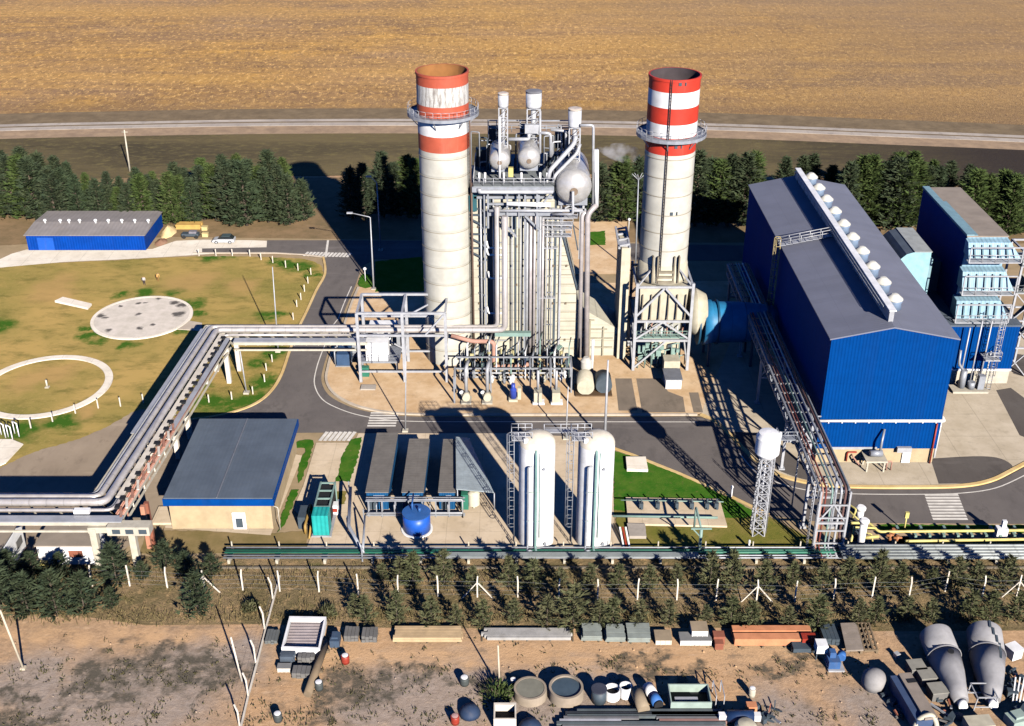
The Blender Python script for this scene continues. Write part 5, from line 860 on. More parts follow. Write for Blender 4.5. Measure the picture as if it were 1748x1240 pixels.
# ------------------------------------------------------------------ water tower
c = g(1291, 911); t = thing('water_tower', 'white round water tank on slender lattice legs beside the tall steel pipe rack', 'water tower', c); q = at(1312, 760, c.y); z0, z1 = zat(784, c.y) + .2, zat(737, c.y); r = 1.42; c = Vector((c.x + .1, c.y, 0)); b = MB(); b.lathe(c, [(.35, z0 - .15), (1.0, z0 + .25), (r, z0 + .8), (r, z1 - .7), (1.15, z1 - .15), (.35, z1)], 28, smooth=False); b.build('tank', WHITE, t); b = MB(); zl = z0 + .2
for sx in (-1, 1):
    for sy in (-1, 1): b.beam((c.x + sx * .72, c.y + sy * .72, 0), (c.x + sx * .6, c.y + sy * .6, zl + .3), .13)
k = 9
for i in range(k):
    a, d = zl * i / k, zl * (i + 1) / k
    for (p, q) in (((-1, -1), (1, -1)), ((1, -1), (1, 1)), ((1, 1), (-1, 1)), ((-1, 1), (-1, -1))):
        s0, s1 = .72 - .12 * i / k, .72 - .12 * (i + 1) / k; b.beam((c.x + p[0] * s1, c.y + p[1] * s1, d), (c.x + q[0] * s1, c.y + q[1] * s1, d), .08); b.beam((c.x + p[0] * s0, c.y + p[1] * s0, a), (c.x + q[0] * s1, c.y + q[1] * s1, d), .07); b.beam((c.x + q[0] * s0, c.y + q[1] * s0, a), (c.x + p[0] * s1, c.y + p[1] * s1, d), .07)
b.build('lattice_leg', LSTEEL, t); b = MB(); b.ladder((c.x + 1.0, c.y, .2), (c.x + 1.0, c.y, z1 - .3), .45, (0, 1, 0), .045); b.tube((c.x, c.y, 0), (c.x, c.y, z0), .12, 8); b.build('ladder', LSTEEL, t)
b = MB(); b.lathe(c + Vector((r - .1, 0, z1 - .9)), [(.18, 0), (.18, .8)], 8); b.build('inlet', WHITE, t)
# ------------------------------------------------------------------ low pipe way along the front
pw = thing('pipe_way', 'low green and grey pipe way on sleepers all along the front of the plant', 'pipe way', (0, 110, 0)); xl, xr = g(386, 950).x, 75; b = MB()
for y, z, r, m in ((111.9, .85, .1, 1), (111.5, .75, .09, 0), (111.0, .8, .15, 0), (110.5, .75, .09, 1), (110.1, .7, .11, 1)): b.mi = m; b.tube((xl, y, z), (xr, y, z), r, 8)
b.build('pipe', [GREENP, STEEL], pw); b = MB(); x = xl + .5
while x < xr: b.box(x, x + .3, 109.8, 112.2, 0, .55); b.beam((x + .1, 112.2, .4), (x + .1, 112.2, 1.5), .14); x += 5.6
b.build('sleeper', PRECAST, pw); b = MB(); [b.tube((g(1432, 955).x, y_, 1.2), (xr, y_, 1.2), .21, 8) for y_ in (109.5, 110.05, 110.6, 111.2, 111.75)]; b.build('jacketed_pipe', paint('pale_jacket', (.33, .36, .36), .5, dirt_amt=.3, seams=(0, 3.1, .4)), pw); b = MB(); b.box(g(760, 955).x, g(1190, 955).x, 109.7, 110.6, 1.08, 1.16); b.build('cover_plate', paint('pale_cover', (.26, .29, .29), .6, dirt_amt=.4), pw); b = MB(); b.box(xl, xr, 108.9, 109.15, 0, .22); b.build('kerb', paint('dull_kerb', (.17, .145, .11), .9), pw)
t = thing('sloping_pipes', 'slanting pipes that come down from the container frame to the low pipe way', 'pipework', g(619, 945)); b = MB()
for d in (0, .5): b.path([g(597 + d * 5, 832, 2.4), g(594 + d * 5, 898, 2.4), g(619 + d * 5, 944, .9)], .13, 6); b.path([g(623, 880 + d * 3, 2.5), g(618 + d * 4, 944, .8)], .11, 6)
b.build('pipe', STEEL, t); b = MB()
for px, py in ((597, 840), (594, 900), (619, 950), (622, 888)): p = g(px, py + 9); b.beam(p, p + Vector((0, 0, 2.4)), .16)
b.build('post', STEEL, t)
# valve slab on the right lawn
p = g(1150, 880); q = gpoly([(1068, 853), (1228, 856), (1241, 902), (1072, 898)]); b = MB(); b.prism([v[:] for v in q], .05, .35); t = b.build('valve_slab', CONC, None, (q[0].x, q[0].y, .05)); tag(t, 'pale concrete slab with a row of small valves between the wedge lawn and olive lawn', 'slab'); 
vr = thing('valve_row', 'row of small dark valves under a green pipe on the pale slab', 'valve manifold', g(1150, 875)); b = MB(); b.path([g(1046, 881, .9), g(1225, 884, .9)], .16, 8); b.path([g(1060, 854, .9), g(1235, 857, .9)], .08, 6); b.build('pipe', GREENS, vr); b = MB()
for px in (1094, 1122, 1154, 1180, 1206, 1222): p = g(px, 872); b.obox(p + Vector((0, 0, .3)), .5, .5, .9); b.tube(p + Vector((0, 0, 1.1)), p + Vector((0, 0, 1.8)), .1, 6); b.tube(p + Vector((0, 1.4, .6)), p + Vector((0, -.6, .6)), .1, 6)
b.build('valve', DSTEEL, vr)
p = g(1193, 950); t = thing('pipe_tee_post', 'green pipe post with a T top at the edge of the olive lawn', 'pipe post', p); b = MB(); b.tube(p, p + Vector((0, 0, 4.0)), .2, 8); b.beam(p + Vector((-1.2, 0, 4)), p + Vector((1.2, 0, 4)), .18); b.beam(p + Vector((-1, 0, 4)), p + Vector((0, 0, 2.8)), .12); b.path([p + Vector((0, 0, 3.9)), p + Vector((0, 4.5, 3.9)), p + Vector((0, 4.5, 1))], .14, 6); b.build('post', GREENS, t)
for pts, lab in (([(1068, 785), (1102, 785), (1106, 807), (1070, 806)], 'pinkish square slab on the green wedge lawn beside the white tank'), ([(1070, 899), (1101, 900), (1103, 921), (1074, 921)], 'grey slab at the corner of the valve slab')):
    q = gpoly(pts); b = MB(); b.prism([v[:] for v in q], .05, .5); tag(b.build('cover_slab', SLAB if pts[0][1] > 850 else WHITEC, None, (q[0].x, q[0].y, .05)), lab, 'slab')
for px, py, h, lab in ((1248, 850, 1.6, 'small white marker by the kerb at the tip of the wedge lawn'), (1278, 938, 1.1, 'small white vent post on the olive lawn by the water tower')): p = g(px, py); b = MB(); b.tube(p, p + Vector((0, 0, h)), .12, 6); b.lathe(p + Vector((0, 0, h)), [(.22, 0), (.1, .25)], 8); tag(b.build('vent_post', WHITE, None, p), lab, 'post')
p = g(1066, 925); t = thing('striped_barrier', 'red and white slanted barrier beside the second white tank', 'barrier', p); b = MB()
for k in range(3): b.mi = k % 2; b.beam(p + Vector((k * .35 - .2, -1.6, .1)), p + Vector((k * .35 - .5, 1.4, 1.1)), .2)
b.build('rail', [WHITE, REDP], t)
# ------------------------------------------------------------------ gas station
gs = thing('gas_pipeline', 'yellow gas pipes with valves running beside the road with the crosswalk', 'gas pipes', g(1500, 920)); b = MB()
for pp_, r_ in (([g(1452, 893, .4), g(1452, 893, 1.6), g(1484, 893, 1.6), g(1500, 908, 1.1), g(1800, 905, 1.1)], .17), ([g(1476, 918, 1.1), g(1500, 916, 1.1)], .2), ([g(1545, 925, .4), g(1545, 924, 1.0), g(1800, 920, 1.0)], .17), ([g(1449, 855, .3), g(1450, 862, 1.6), g(1462, 870, 1.6), g(1455, 886, .4)], .13), ([g(1452, 930, .5), g(1458, 900, 1.5), g(1496, 902, 1.5)], .13), ([g(1447, 872, .3), g(1449, 872, 1.2), g(1466, 888, 1.2)], .1), ([g(1490, 928, .4), g(1488, 912, 1.3), g(1470, 908, 1.3)], .1)): MB().path(pp_, r_, 8).build('pipe', YELLOW, gs)
b = MB()
for k in range(9): p = g(1560 + k * 24, 921); MB().obox(p, .3, .9, .9).build('support', GREENS, gs)
for k in range(6): p = g(1530 + k * 40, 909); MB().obox(p, .3, .7, .8).build('support', GREENS, gs)
b = MB()
for px, py in ((1523, 918), (1518, 926), (1530, 930)): p = g(px, py); MB().tube(p, p + Vector((0, 0, 1.3)), .22, 8).tube(p + Vector((-.5, 0, 1)), p + Vector((.5, 0, 1)), .17, 8).build('regulator', paint('regulator_orange', (.34, .14, .06), .6), gs)
for px, py in ((1460, 905), (1466, 918), (1455, 922)): p = g(px, py); MB().obox(p, .9, .8, 1.0).build('valve_body', DSTEEL, gs); b = MB(); p = g(1542, 932); b.obox(p, 1.2, .8, 1.0); b.build('control_box', paint('box_blue', (.05, .13, .28), .5), gs)
for px, py, pt, r, lab in ((1468, 934, 886, .48, 'white upright gas filter, the taller one in front'), (1467, 884, 864, .5, 'white upright gas filter, the shorter one by the road edge')):
    p = g(px, py); h = zat(pt, p.y); t = thing('gas_filter', lab, 'gas filter', p, 'gas filters'); b = MB(); b.lathe(p, [(r * .9, 0), (r * .9, h - .5)], 16); b.build('vessel', WHITE, t); b = MB(); b.lathe(p, [(r * 1.25, h - .5), (r * 1.25, h - .2), (r * .8, h)], 16); b.build('flange', WHITE, t)
p = g(1543, 907); t = thing('valve_stand', 'thin yellow valve stand above the gas pipes', 'valve stand', p); b = MB(); b.tube(p, p + Vector((0, 0, 2.0)), .1, 6); b.obox(p + Vector((0, 0, 2)), .45, .3, .8); b.build('stand', YELLOW, t)
p = g(1706, 920); tag(MB().obox(p, 1.3, .9, 1.7).obox(p + Vector((.2, .1, 1.703)), .5, .4, .9).build('meter_box', WHITE, None, p), 'white meter box standing among the yellow gas pipes', 'cabinet')
# ------------------------------------------------------------------ fences and posts
def bent_post(b, p, h, lean=(0, .45), r=.1):
    p = Vector(p); b.beam(p, p + Vector((0, 0, h * .78)), r * 2, r * 2, (0, 1, 0)); b.beam(p + Vector((0, 0, h * .77)), p + Vector((lean[0], lean[1], h)), r * 1.8, r * 1.8, (0, 1, 0))
fc = thing('perimeter_fence', 'long wire fence on white concrete posts with angled tops between two rows of small conifers', 'fence', g(815, 1020))
fp = [(158, 1001), (222, 1001), (286, 1004), (350, 1010), (415, 1008), (478, 1010), (545, 1011), (612, 1016), (680, 1018), (748, 1019), (815, 1020), (884, 1020), (954, 1025), (1020, 1025), (1088, 1024), (1155, 1025), (1222, 1025), (1291, 1026), (1356, 1028), (1422, 1024), (1488, 1021), (1551, 1021), (1613, 1010), (1676, 1019), (1735, 1018), (1800, 1020)]
pts = [g(*q) for q in fp]
for i, p in enumerate(pts):
    b = MB(); bent_post(b, p, 2.9, (.06 * (-1) ** i, .12), .08); b.build('post', CWHITE, fc)
    if fp[i][0] in (350, 815, 1291, 1735):
        for s in (-1, 1): b = MB(); b.beam(p + Vector((s * .1, 0, 2.0)), p + Vector((s * 1.75, -.2, 0)), .11); b.build('brace', CWHITE, fc)
b = MB()
for a, c_ in zip(pts, pts[1:]):
    for z in (.4, 1.0, 1.6, 2.2): b.tube(a + Vector((0, 0, z)), c_ + Vector((0, 0, z)),   .008, 3, caps=False)
b.build('wire', STEEL, fc)
fs = thing('side_fence', 'white post fence with a pale kerb running down towards the lower edge of the yard', 'fence', g(440, 1140)); kp = [(478, 985), (466, 1030), (454, 1075), (440, 1130), (424, 1190), (410, 1250)]; b = MB(); q = [g(*v) for v in kp]
for a, c_ in zip(q, q[1:]): b.beam(a + Vector((0, 0, .12)), c_ + Vector((0, 0, .12)), .16, .24)
b.build('kerb', CWHITE, fs)
for px, py in ((466, 1024), (452, 1075), (437, 1133), (424, 1190), (410, 1245)): p = g(px, py); b = MB(); bent_post(b, p, 2.9, (-.35, .35), .075); b.build('post', CWHITE, fs)
b = MB()
for a, c_ in zip(q, q[1:]):
    for z in (.6, 1.2, 1.9): b.tube(a + Vector((0, 0, z)), c_ + Vector((0, 0, z)),   .008, 3, caps=False)
b.build('wire', STEEL, fs)
def posts(lst, where, h=1.25):
    for i, (px, py) in enumerate(lst):
        p = g(px, py, .06); b = MB(); b.beam(p, p + Vector((.0, 0, h * .9)), .15, .15, (0, 1, 0)); b.beam(p + Vector((0, 0, h * .9)), p + Vector((0, 0, h * .9 + .05)), .1, .1, (0, 1, 0)); tag(b.build('boundary_post', CWHITE, None, p), f'white concrete post, {ordn(i)} {where}', 'post', 'white posts round the lawn')
posts([(340, 437), (369, 437), (397, 437), (427, 438), (446, 444), (466, 449), (488, 457), (509, 462)], 'counted from the parked car along the edge of the dry lawn', 1.5)
posts([(531, 469), (526, 484), (520, 498), (514, 512), (507, 524), (501, 546), (465, 618), (455, 633), (452, 652), (432, 673), (396, 682), (357, 687)], 'going down the road side of the dry lawn', 1.4)
posts([(53, 731), (90, 720), (129, 706), (168, 697), (206, 694), (245, 688)], 'counted from the white pipe gate along the gravel track', 1.6)
t = thing('lawn_gate', 'white pipe gate frames standing on a pale slab below the ring path', 'gate', g(18, 755)); b = MB()
for px, py in ((10, 748), (22, 752), (33, 746)): p = g(px, py); b.tube(p, p + Vector((0, 0, 2.2)), .09, 6); b.tube(p + Vector((0, 0, 2.1)), p + Vector((-.9, .8, 2.1)), .08, 6); b.tube(p + Vector((-.9, .8, 0)), p + Vector((-.9, .8, 2.1)), .08, 6)
b.build('frame', WHITE, t); q = gpoly([(-30, 752), (20, 752), (40, 760), (10, 792), (-40, 815)]); b = MB(); b.prism([v[:] for v in q], .05, .2); b.build('slab', WHITEC, t)
# ------------------------------------------------------------------ poles and lamps
def lamp(px, py, tx, ty, lab, arm=None, r=.11, m=LSTEEL, kind='lamp_post', cat='lamp post', grp=None):
    p = g(px, py); q = at(tx, ty, p.y); o = thing(kind, lab, cat, p, grp); b = MB(); b.tube(p, (q.x, p.y, q.z), r * 1.25, 8, r * .7); b.build('pole', m, o)
    b = MB(); b.obox(p, .8, .8, .3); b.build('footing', PRECAST, o)
    if arm: e = at(arm[0], arm[1], p.y); top = Vector((q.x, p.y, q.z)); b = MB(); b.path([top - Vector((0, 0, .6)), top, e], r * .6, 6, bend=.8); b.build('arm', m, o); b = MB(); b.obox(e - Vector((.3, 0, .08)), 1.0, .4, .22); b.build('lamp_head', m, o)
    return o
lamp(638, 495, 632, 371, 'street lamp with a long arm over the road beside the dry lawn', (600, 364), .13); lamp(650, 428, 643, 312, 'street lamp standing in the deep shade behind the faded chimney', (632, 302), .12, STEEL)
lamp(475, 601, 465, 456, 'tall bare grey pole on the dry lawn behind the pipe bridge', None, .1, kind='light_pole', cat='pole'); lamp(421, 672, 410, 600, 'grey pole by the kerb beside the pipe bridge portals', None, .1, kind='light_pole', cat='pole')
lamp(692, 737, 693, 590, 'thin grey pole standing above the blue containers', None, .09, kind='light_pole', cat='pole'); lamp(1032, 756, 1038, 615, 'thick pale pole rising behind the second white tank', None, .17, kind='light_pole', cat='pole'); lamp(966, 750, 970, 660, 'thin pale pole rising behind the platform between the white tanks', None, .1, kind='light_pole', cat='pole')
lamp(1556, 386, 1558, 326, 'street lamp before the trees behind the blue hall', (1552, 322), .12, STEEL); lamp(1484, 376, 1489, 346, 'short yellow pole before the trees behind the hall', None, .16, YELLOW, 'marker_pole', 'pole')
o = lamp(1664, 372, 1680, 305, 'floodlight mast with a round head frame behind the intake house', None, .14, STEEL, 'floodlight_mast', 'mast'); q = at(1676, 330, g(1664, 372).y); b = MB(); b.lathe(q, [(1.3, 0), (1.4, 0), (1.4, .2), (1.3, .2)], 16); [b.obox(q + Vector((1.2 * math.cos(a), 1.2 * math.sin(a), .2)), .6, .5, .7, a) for a in (0, 1.2, 2.5, 3.8, 5.1)]; b.build('lamp_ring', LSTEEL, o)
o = lamp(1084, 470, 1090, 305, 'slim grey mast with a small aerial beside the banded chimney', None, .14, STEEL, 'aerial_mast', 'mast'); q = at(1090, 308, g(1084, 470).y); b = MB(); [b.tube(q, q + Vector((1.2 * math.cos(a), .5 * math.sin(a), 1.2)), .06, 4) for a in (0, 1, 2.2, 3.3, 4.5)]; b.build('aerial', LSTEEL, o)
p = g(222, 293); q = at(212, 222, p.y); b = MB(); b.tube(p, q, .22, 8, .14); b.tube(q + Vector((-.7, 0, -.5)), q + Vector((.7, 0, -.5)), .08, 6); tag(b.build('utility_pole', PRECAST, None, p), 'pale concrete utility pole on the dark strip beyond the far trees', 'utility pole')
p = g(853, 1177); q = at(850, 1102, p.y); b = MB(); b.tube(p, q, .11, 8, .08); tag(b.build('yard_pole', paint('pale_wood', (.52, .45, .34), .8), None, p), 'pale wooden pole rising out of the bush in the yard', 'pole')
p = g(40, 1142); q = at(0, 1042, p.y); b = MB(); b.tube(p, q, .13, 8, .1); b.obox(p, .5, .5, .25); tag(b.build('yard_pole', paint('pale_wood', (.52, .45, .34), .8), None, p), 'leaning pale pole at the left edge of the dirt yard', 'pole')
p = g(413, 1163); q = at(394, 1088, p.y); b = MB(); b.tube(p, q, .12, 8, .09); tag(b.build('yard_pole', CWHITE, None, p), 'pale leaning pole beside the white side fence in the yard', 'pole')
for px, py, lab in ((624, 460, 'small white globe lamp on the grass crescent by the road'), (1073, 374, 'small white globe lamp in the shade by the banded chimney')):
    p = g(px, py + 22); b = MB(); b.tube(p, p + Vector((0, 0, 2.3)), .06, 6); b.lathe(p + Vector((0, 0, 2.3)), [(.05, 0), (.28, .12), (.32, .3), (.2, .5), (.03, .56)], 10, smooth=True); tag(b.build('globe_lamp', WHITE, None, p), lab, 'lamp')
# ------------------------------------------------------------------ trees
def m_foliage(name, c0, c1, c2):
    t = NT(name); oi = t.n('ShaderNodeObjectInfo'); c = t.mix(t.rng(t.noise(.9, 4, .7), .35, .65), c0, c1); c = t.mix(t.math('MULTIPLY', oi.outputs['Random'], .5), c, c2); t.done(c, .85, spec=.15)
    tr = t.n('ShaderNodeBsdfTranslucent'); t.put(tr.inputs[0], c); mx = t.n('ShaderNodeMixShader'); mx.inputs[0].default_value = .18; t.t.links.new(t.b.outputs[0], mx.inputs[1]); t.t.links.new(tr.outputs[0], mx.inputs[2]); t.t.links.new(mx.outputs[0], t.t.nodes['Material Output'].inputs[0]); return t.m
FOLD = m_foliage('dusky_conifer', (.035, .055, .032), (.075, .09, .045), (.045, .065, .04)); FOL = m_foliage('conifer_green', (.04, .06, .034), (.075, .09, .045), (.045, .075, .038)); FOLG = m_foliage('conifer_bright', (.05, .085, .025), (.095, .12, .04), (.07, .11, .03)); FOLY = m_foliage('young_conifer', (.075, .085, .045), (.165, .155, .08), (.085, .105, .045)); BARK = paint('bark', (.11, .085, .065), .95)
def conifer(h, r, n, seed, spray, fol, open_=.15, base=.04):
    """tapered trunk with limbs, and a crown of many separate drooping sprays on whorled branches"""
    rd = random.Random(seed); b = MB(); b.tube((0, 0, 0), (0, 0, h * .95), .022 * h, 7, .004 * h); c = MB(); nb = int(n / 14)
    for k in range(nb):
        f = base + (1 - base) * ((k + .5) / nb) ** 1.05; a = k * 2.39996 + rd.uniform(-.4, .4); pr = (math.sin(min(1, (1 - f) * 1.15 + .03) * 1.5708)) ** .85 * (.55 + .45 * min(1, (f + .06) / .16)); L = r * pr * rd.uniform(.55, 1.3); z = f * h; up = rd.uniform(.1, .55)
        tip = Vector((math.cos(a) * L, math.sin(a) * L, z + up * L)); root = Vector((0, 0, z))
        if k % 3 == 0: b.tube(root, root.lerp(tip, .8), .006 * h, 4, .002 * h, False)
        for j in range(14):
            u = rd.uniform(.12, 1.05) ** .8; p = root.lerp(tip, u) + Vector((rd.gauss(0, .075 * r), rd.gauss(0, .075 * r), rd.gauss(0, .05 * r)))
            d = Vector((math.cos(a) + rd.gauss(0, .45), math.sin(a) + rd.gauss(0, .45), rd.uniform(0, 1.0))).normalized(); s = d.cross(Vector((rd.gauss(0, 1), rd.gauss(0, 1), rd.gauss(0, 1)))).normalized(); l = spray * rd.uniform(.6, 1.3); w = l * rd.uniform(.10, .2)
            c.face([c.vert(p - d * l * .3), c.vert(p + s * w), c.vert(p + d * l), c.vert(p - s * w)])
    for j in range(10): p = Vector((0, 0, h * rd.uniform(.88, 1.0))); d = Vector((rd.gauss(0, .3), rd.gauss(0, .3), 1)).normalized(); s = d.cross(Vector((1, rd.random(), 0))).normalized(); c.face([c.vert(p - d * spray * .3), c.vert(p + s * spray * .13), c.vert(p + d * spray * .8), c.vert(p - s * spray * .13)])
    o = thing('conifer_tree', 'x', 'tree', (0, 0, 0)); b.build('trunk', BARK, o); c.build('crown', fol, o); return o
big = [conifer(14, 2.9, 2600, s, .95, f) for s, f in ((1, FOL), (2, FOLG), (3, FOL), (4, FOLD))]
low = [conifer(5, 1.45, 760, s, .55, FOLY) for s in (11, 12, 13)] + [conifer(7, 2.5, 1150, s, .7, f) for s, f in ((14, FOLD), (15, FOLD), (16, FOLD))]
used = set()
def plant(protos, i, px, py, h, h0, label, grp, rs=1.0, cat_name='conifer_tree'):
    src = protos[i % len(protos)]; p = g(px, py); s = h / h0; sc = (s * rs, s * rs, s)
    if src.name not in used: used.add(src.name); src.location = p; src.scale = sc; src.rotation_euler = (0, 0, random.random() * 6.28); src['label'] = label; src['group'] = grp; return src
    return dup(src, p, random.random() * 6.28, label, grp, sc)
def windbreak(x0, x1, step, py, hfun, where):
    n = int((x1 - x0) / step) + 1
    for i in range(n):
        px = x0 + i * step + random.uniform(-.25, .25) * step; y = py(px) + random.uniform(-5, 5); top = hfun(px) + random.uniform(-9, 9); p = g(px, y); h = max(6, at(px, top, p.y).z); plant(big, random.randrange(4) if px < 1000 else random.choice((0, 1, 1, 2)), px, y, h, 14, f'tall conifer, {ordn(n - 1 - i if "warehouse" in where else i)} {where}', 'far windbreak trees', random.uniform(1.0, 1.25))
def interp(tab):
    def f(x):
        for (a, ya), (b_, yb_) in zip(tab, tab[1:]):
            if x <= b_: return ya + (yb_ - ya) * max(0, x - a) / (b_ - a)
        return tab[-1][1]
    return f
lt = interp([(-40, 250), (50, 256), (110, 272), (160, 300), (200, 302), (260, 290), (330, 284), (400, 270), (470, 268), (520, 290), (540, 300)])
windbreak(-25, 522, 18, interp([(0, 372), (300, 380), (540, 382)]), lambda x: lt(x) + 14, 'from the shaded gap, front row behind the blue warehouse'); windbreak(-10, 510, 28, lambda x: 352, lambda x: lt(x) - 2, 'from the shaded gap, back row behind the blue warehouse')
windbreak(606, 716, 22, lambda x: 372, interp([(600, 292), (640, 262), (680, 276), (720, 275)]), 'from the road in the shaded row behind the faded chimney'); windbreak(1022, 1100, 21, lambda x: 374, interp([(1020, 290), (1060, 272), (1100, 280)]), 'from the boiler in the row before the banded chimney')
windbreak(1186, 1292, 19, lambda x: 386, interp([(1180, 262), (1230, 270), (1300, 262)]), 'from the banded chimney in the row towards the blue hall'); windbreak(1335, 1440, 26, lambda x: 350, interp([(1330, 268), (1380, 262), (1440, 288)]), 'along the hall gable in the row behind the hall roof'); windbreak(1440, 1600, 19, lambda x: 388, interp([(1430, 290), (1480, 268), (1560, 284), (1600, 285)]), 'from the hall in the front row towards the intake house'); windbreak(1456, 1740, 31, lambda x: 356, interp([(1430, 280), (1540, 268), (1660, 292), (1748, 300)]), 'from the hall in the back row beyond the intake house'); windbreak(1652, 1756, 20, lambda x: 402, interp([(1640, 300), (1700, 292), (1760, 305)]), 'from the floodlight mast in the last row beside the intake house')
rowA = [(658, 990, 3.2), (690, 1000, 3.6), (712, 1003, 4.8), (755, 1004, 5.4), (803, 1006, 4.6), (862, 1008, 5.6), (905, 1008, 4.8), (960, 1006, 3.6), (1010, 1008, 5.0), (1052, 1005, 4.0), (1102, 1010, 5.2), (1150, 1004, 3.4), (1206, 1010, 5.2), (1250, 1010, 5.6), (1302, 1012, 6.0), (1346, 1004, 3.4), (1398, 1010, 5.0), (1440, 1006, 4.6), (1498, 1006, 5.2), (1540, 1004, 4.2), (1590, 1002, 3.8), (1624, 1006, 5.0), (1668, 1002, 4.0), (1714, 1006, 5.4), (1750, 1004, 4.6)]
for i, (px, py, h) in enumerate(rowA): plant(low[:3], i, px + random.uniform(-7, 7), py + 3 + random.uniform(-7, 3), h * random.uniform(.72, 1.05), 5, f'small olive conifer, {ordn(i)} from the blue tank end inside the fence', 'young conifers inside the fence', random.uniform(.8, 1.05))
rowB = [(602, 1060, 4.2), (624, 1070, 4.6), (675, 1072, 4.4), (730, 1070, 4.2), (776, 1074, 3.6), (826, 1072, 4.0), (878, 1070, 3.6), (928, 1074, 4.6), (982, 1074, 5.8), (1018, 1070, 3.8), (1044, 1074, 4.4), (1090, 1072, 4.0), (1142, 1068, 3.4), (1200, 1066, 2.6), (1246, 1072, 3.8), (1286, 1076, 4.2), (1342, 1074, 3.4), (1398, 1078, 5.6), (1456, 1070, 4.8), (1500, 1068, 4.2), (1548, 1066, 3.4), (1590, 1064, 4.0), (1648, 1062, 4.6), (1690, 1064, 5.2), (1728, 1064, 4.8)]
for i, (px, py, h) in enumerate(rowB): plant(low[:3], i + 1, px + random.uniform(-7, 7), py + random.uniform(-7, 2), h * random.uniform(.7, 1.05), 5, f'small olive conifer, {ordn(i)} from the white cabin end outside the fence', 'young conifers outside the fence', random.uniform(.8, 1.1))
lc_ = [(2, 1040, 6.2), (50, 1050, 5.4), (98, 1052, 6.0), (146, 1048, 5.4), (58, 988, 3.8), (106, 986, 3.4), (200, 996, 5.4), (244, 990, 2.6), (284, 968, 3.6), (318, 982, 3.2), (340, 1050, 5.6), (362, 984, 3.0), (192, 1038, 2.8), (20, 990, 4.0)]
for i, (px, py, h) in enumerate(lc_): plant(low[3:], i, px, py, h, 7, f'dark bushy conifer near the precast portal, {ordn(sorted(range(len(lc_)), key=lambda k: -lc_[k][0]).index(i))} going from the switchgear to the brick hut', 'conifers round the portal', random.uniform(.9, 1.15))
def bush(px, py, r, lab, m):
    p = g(px, py); o = thing('bush', lab, 'bush', p); rd = random.Random(int(px)); c = MB(); s_ = MB()
    for k in range(420):
        v = Vector((rd.gauss(0, 1), rd.gauss(0, 1), abs(rd.gauss(0, 1)))).normalized() * r * rd.uniform(.4, 1.1); q = p + v; d = (v + Vector((rd.gauss(0, .5), rd.gauss(0, .5), .6))).normalized(); w = d.cross(Vector((rd.random(), rd.random(), rd.random()))).normalized() * .09; c.face([c.vert(q - d * .2), c.vert(q + w), c.vert(q + d * .4), c.vert(q - w)])
    for k in range(8): s_.tube(p, p + Vector((rd.gauss(0, .5), rd.gauss(0, .5), 1)) * r * .8, .04, 4)
    c.build('foliage', m, o); s_.build('stem', BARK, o)
bush(848, 1192, 1.7, 'dark green bush at the foot of the pale wooden pole', FOLG); bush(560, 1050, 1.0, 'small yellow bush behind the white cabin', FOLY); bush(428, 1040, .9, 'low dark shrub beside the white side fence', FOLY)
# scattered dead weeds in the fence belt
c = MB(); rd = random.Random(5)
for k in range(3000):
    px, py = rd.uniform(-20, 1770), rd.choice((rd.uniform(972, 1066), rd.gauss(1052, 8), rd.gauss(985, 8))); p = g(px, py)
    for j in range(3): q = p + Vector((rd.gauss(0, .25), rd.gauss(0, .25), .02)); d = Vector((rd.gauss(0, .4), rd.gauss(0, .4), 1)).normalized(); w = d.cross(Vector((rd.random() - .5, rd.random() - .5, .1))).normalized() * .06; c.face([c.vert(q - w), c.vert(q + w), c.vert(q + d * rd.uniform(.25, .7))])
o = c.build('dry_weeds', m_foliage('dry_weeds', (.15, .12, .055), (.27, .20, .10), (.10, .11, .04))); o['kind'] = 'stuff'
# ------------------------------------------------------------------ storage yard
def stack(name, lab, cat, x0, x1, y0, y1, z, m, n=4, along='x', layers=2, grp=None, jit=.06, gap=.25, skid=True):
    o = thing(name, lab, cat, ((x0 + x1) / 2, y0, 0), grp); lh = (z - .12) / layers; rd = random.Random(int(abs(x0) * 100))
    b = MB()
    for L in range(layers):
        for i in range(n):
            if along == 'x': w = (y1 - y0) / n; b.box(x0 + rd.uniform(0, jit) * 4, x1 - rd.uniform(0, jit) * 4, y0 + i * w + w * gap * .3, y0 + (i + 1) * w, .12 + L * lh, .12 + L * lh + lh * (1 - gap * .5) + rd.uniform(-.02, .02))
            else: w = (x1 - x0) / n; b.box(x0 + i * w + w * gap * .3, x0 + (i + 1) * w, y0 + rd.uniform(0, jit) * 3, y1 - rd.uniform(0, jit) * 3, .12 + L * lh, .12 + L * lh + lh * (1 - gap * .5) + rd.uniform(-.02, .02))
    b.build('plank', m, o); b = MB()
    if along == 'x':
        for k in range(max(2, int((x1 - x0) / 2))): x = x0 + .3 + (x1 - x0 - .8) * k / max(1, int((x1 - x0) / 2) - 1 or 1); b.box(x, x + .15, y0 - .1, y1 + .05, 0, .118)
    else:
        for k in (0, 1): y = y0 + .2 + (y1 - y0 - .6) * k; b.box(x0 - .05, x1 + .05, y, y + .15, 0, .118)
    if skid: b.build('bearer', DTIMBER, o)
    return o
def fp(px0, px1, pyf, depth, z):               # footprint from the front lower edge in the picture
    a, c_ = g(px0, pyf), g(px1, pyf); return a.x, c_.x, a.y, a.y + depth, z
stack('timber_stack', 'pale yellow timber stack of long beams before the small conifers', 'timber stack', *fp(670, 790, 1098, 1.9, .75), TIMBER, 4, 'x', 2)
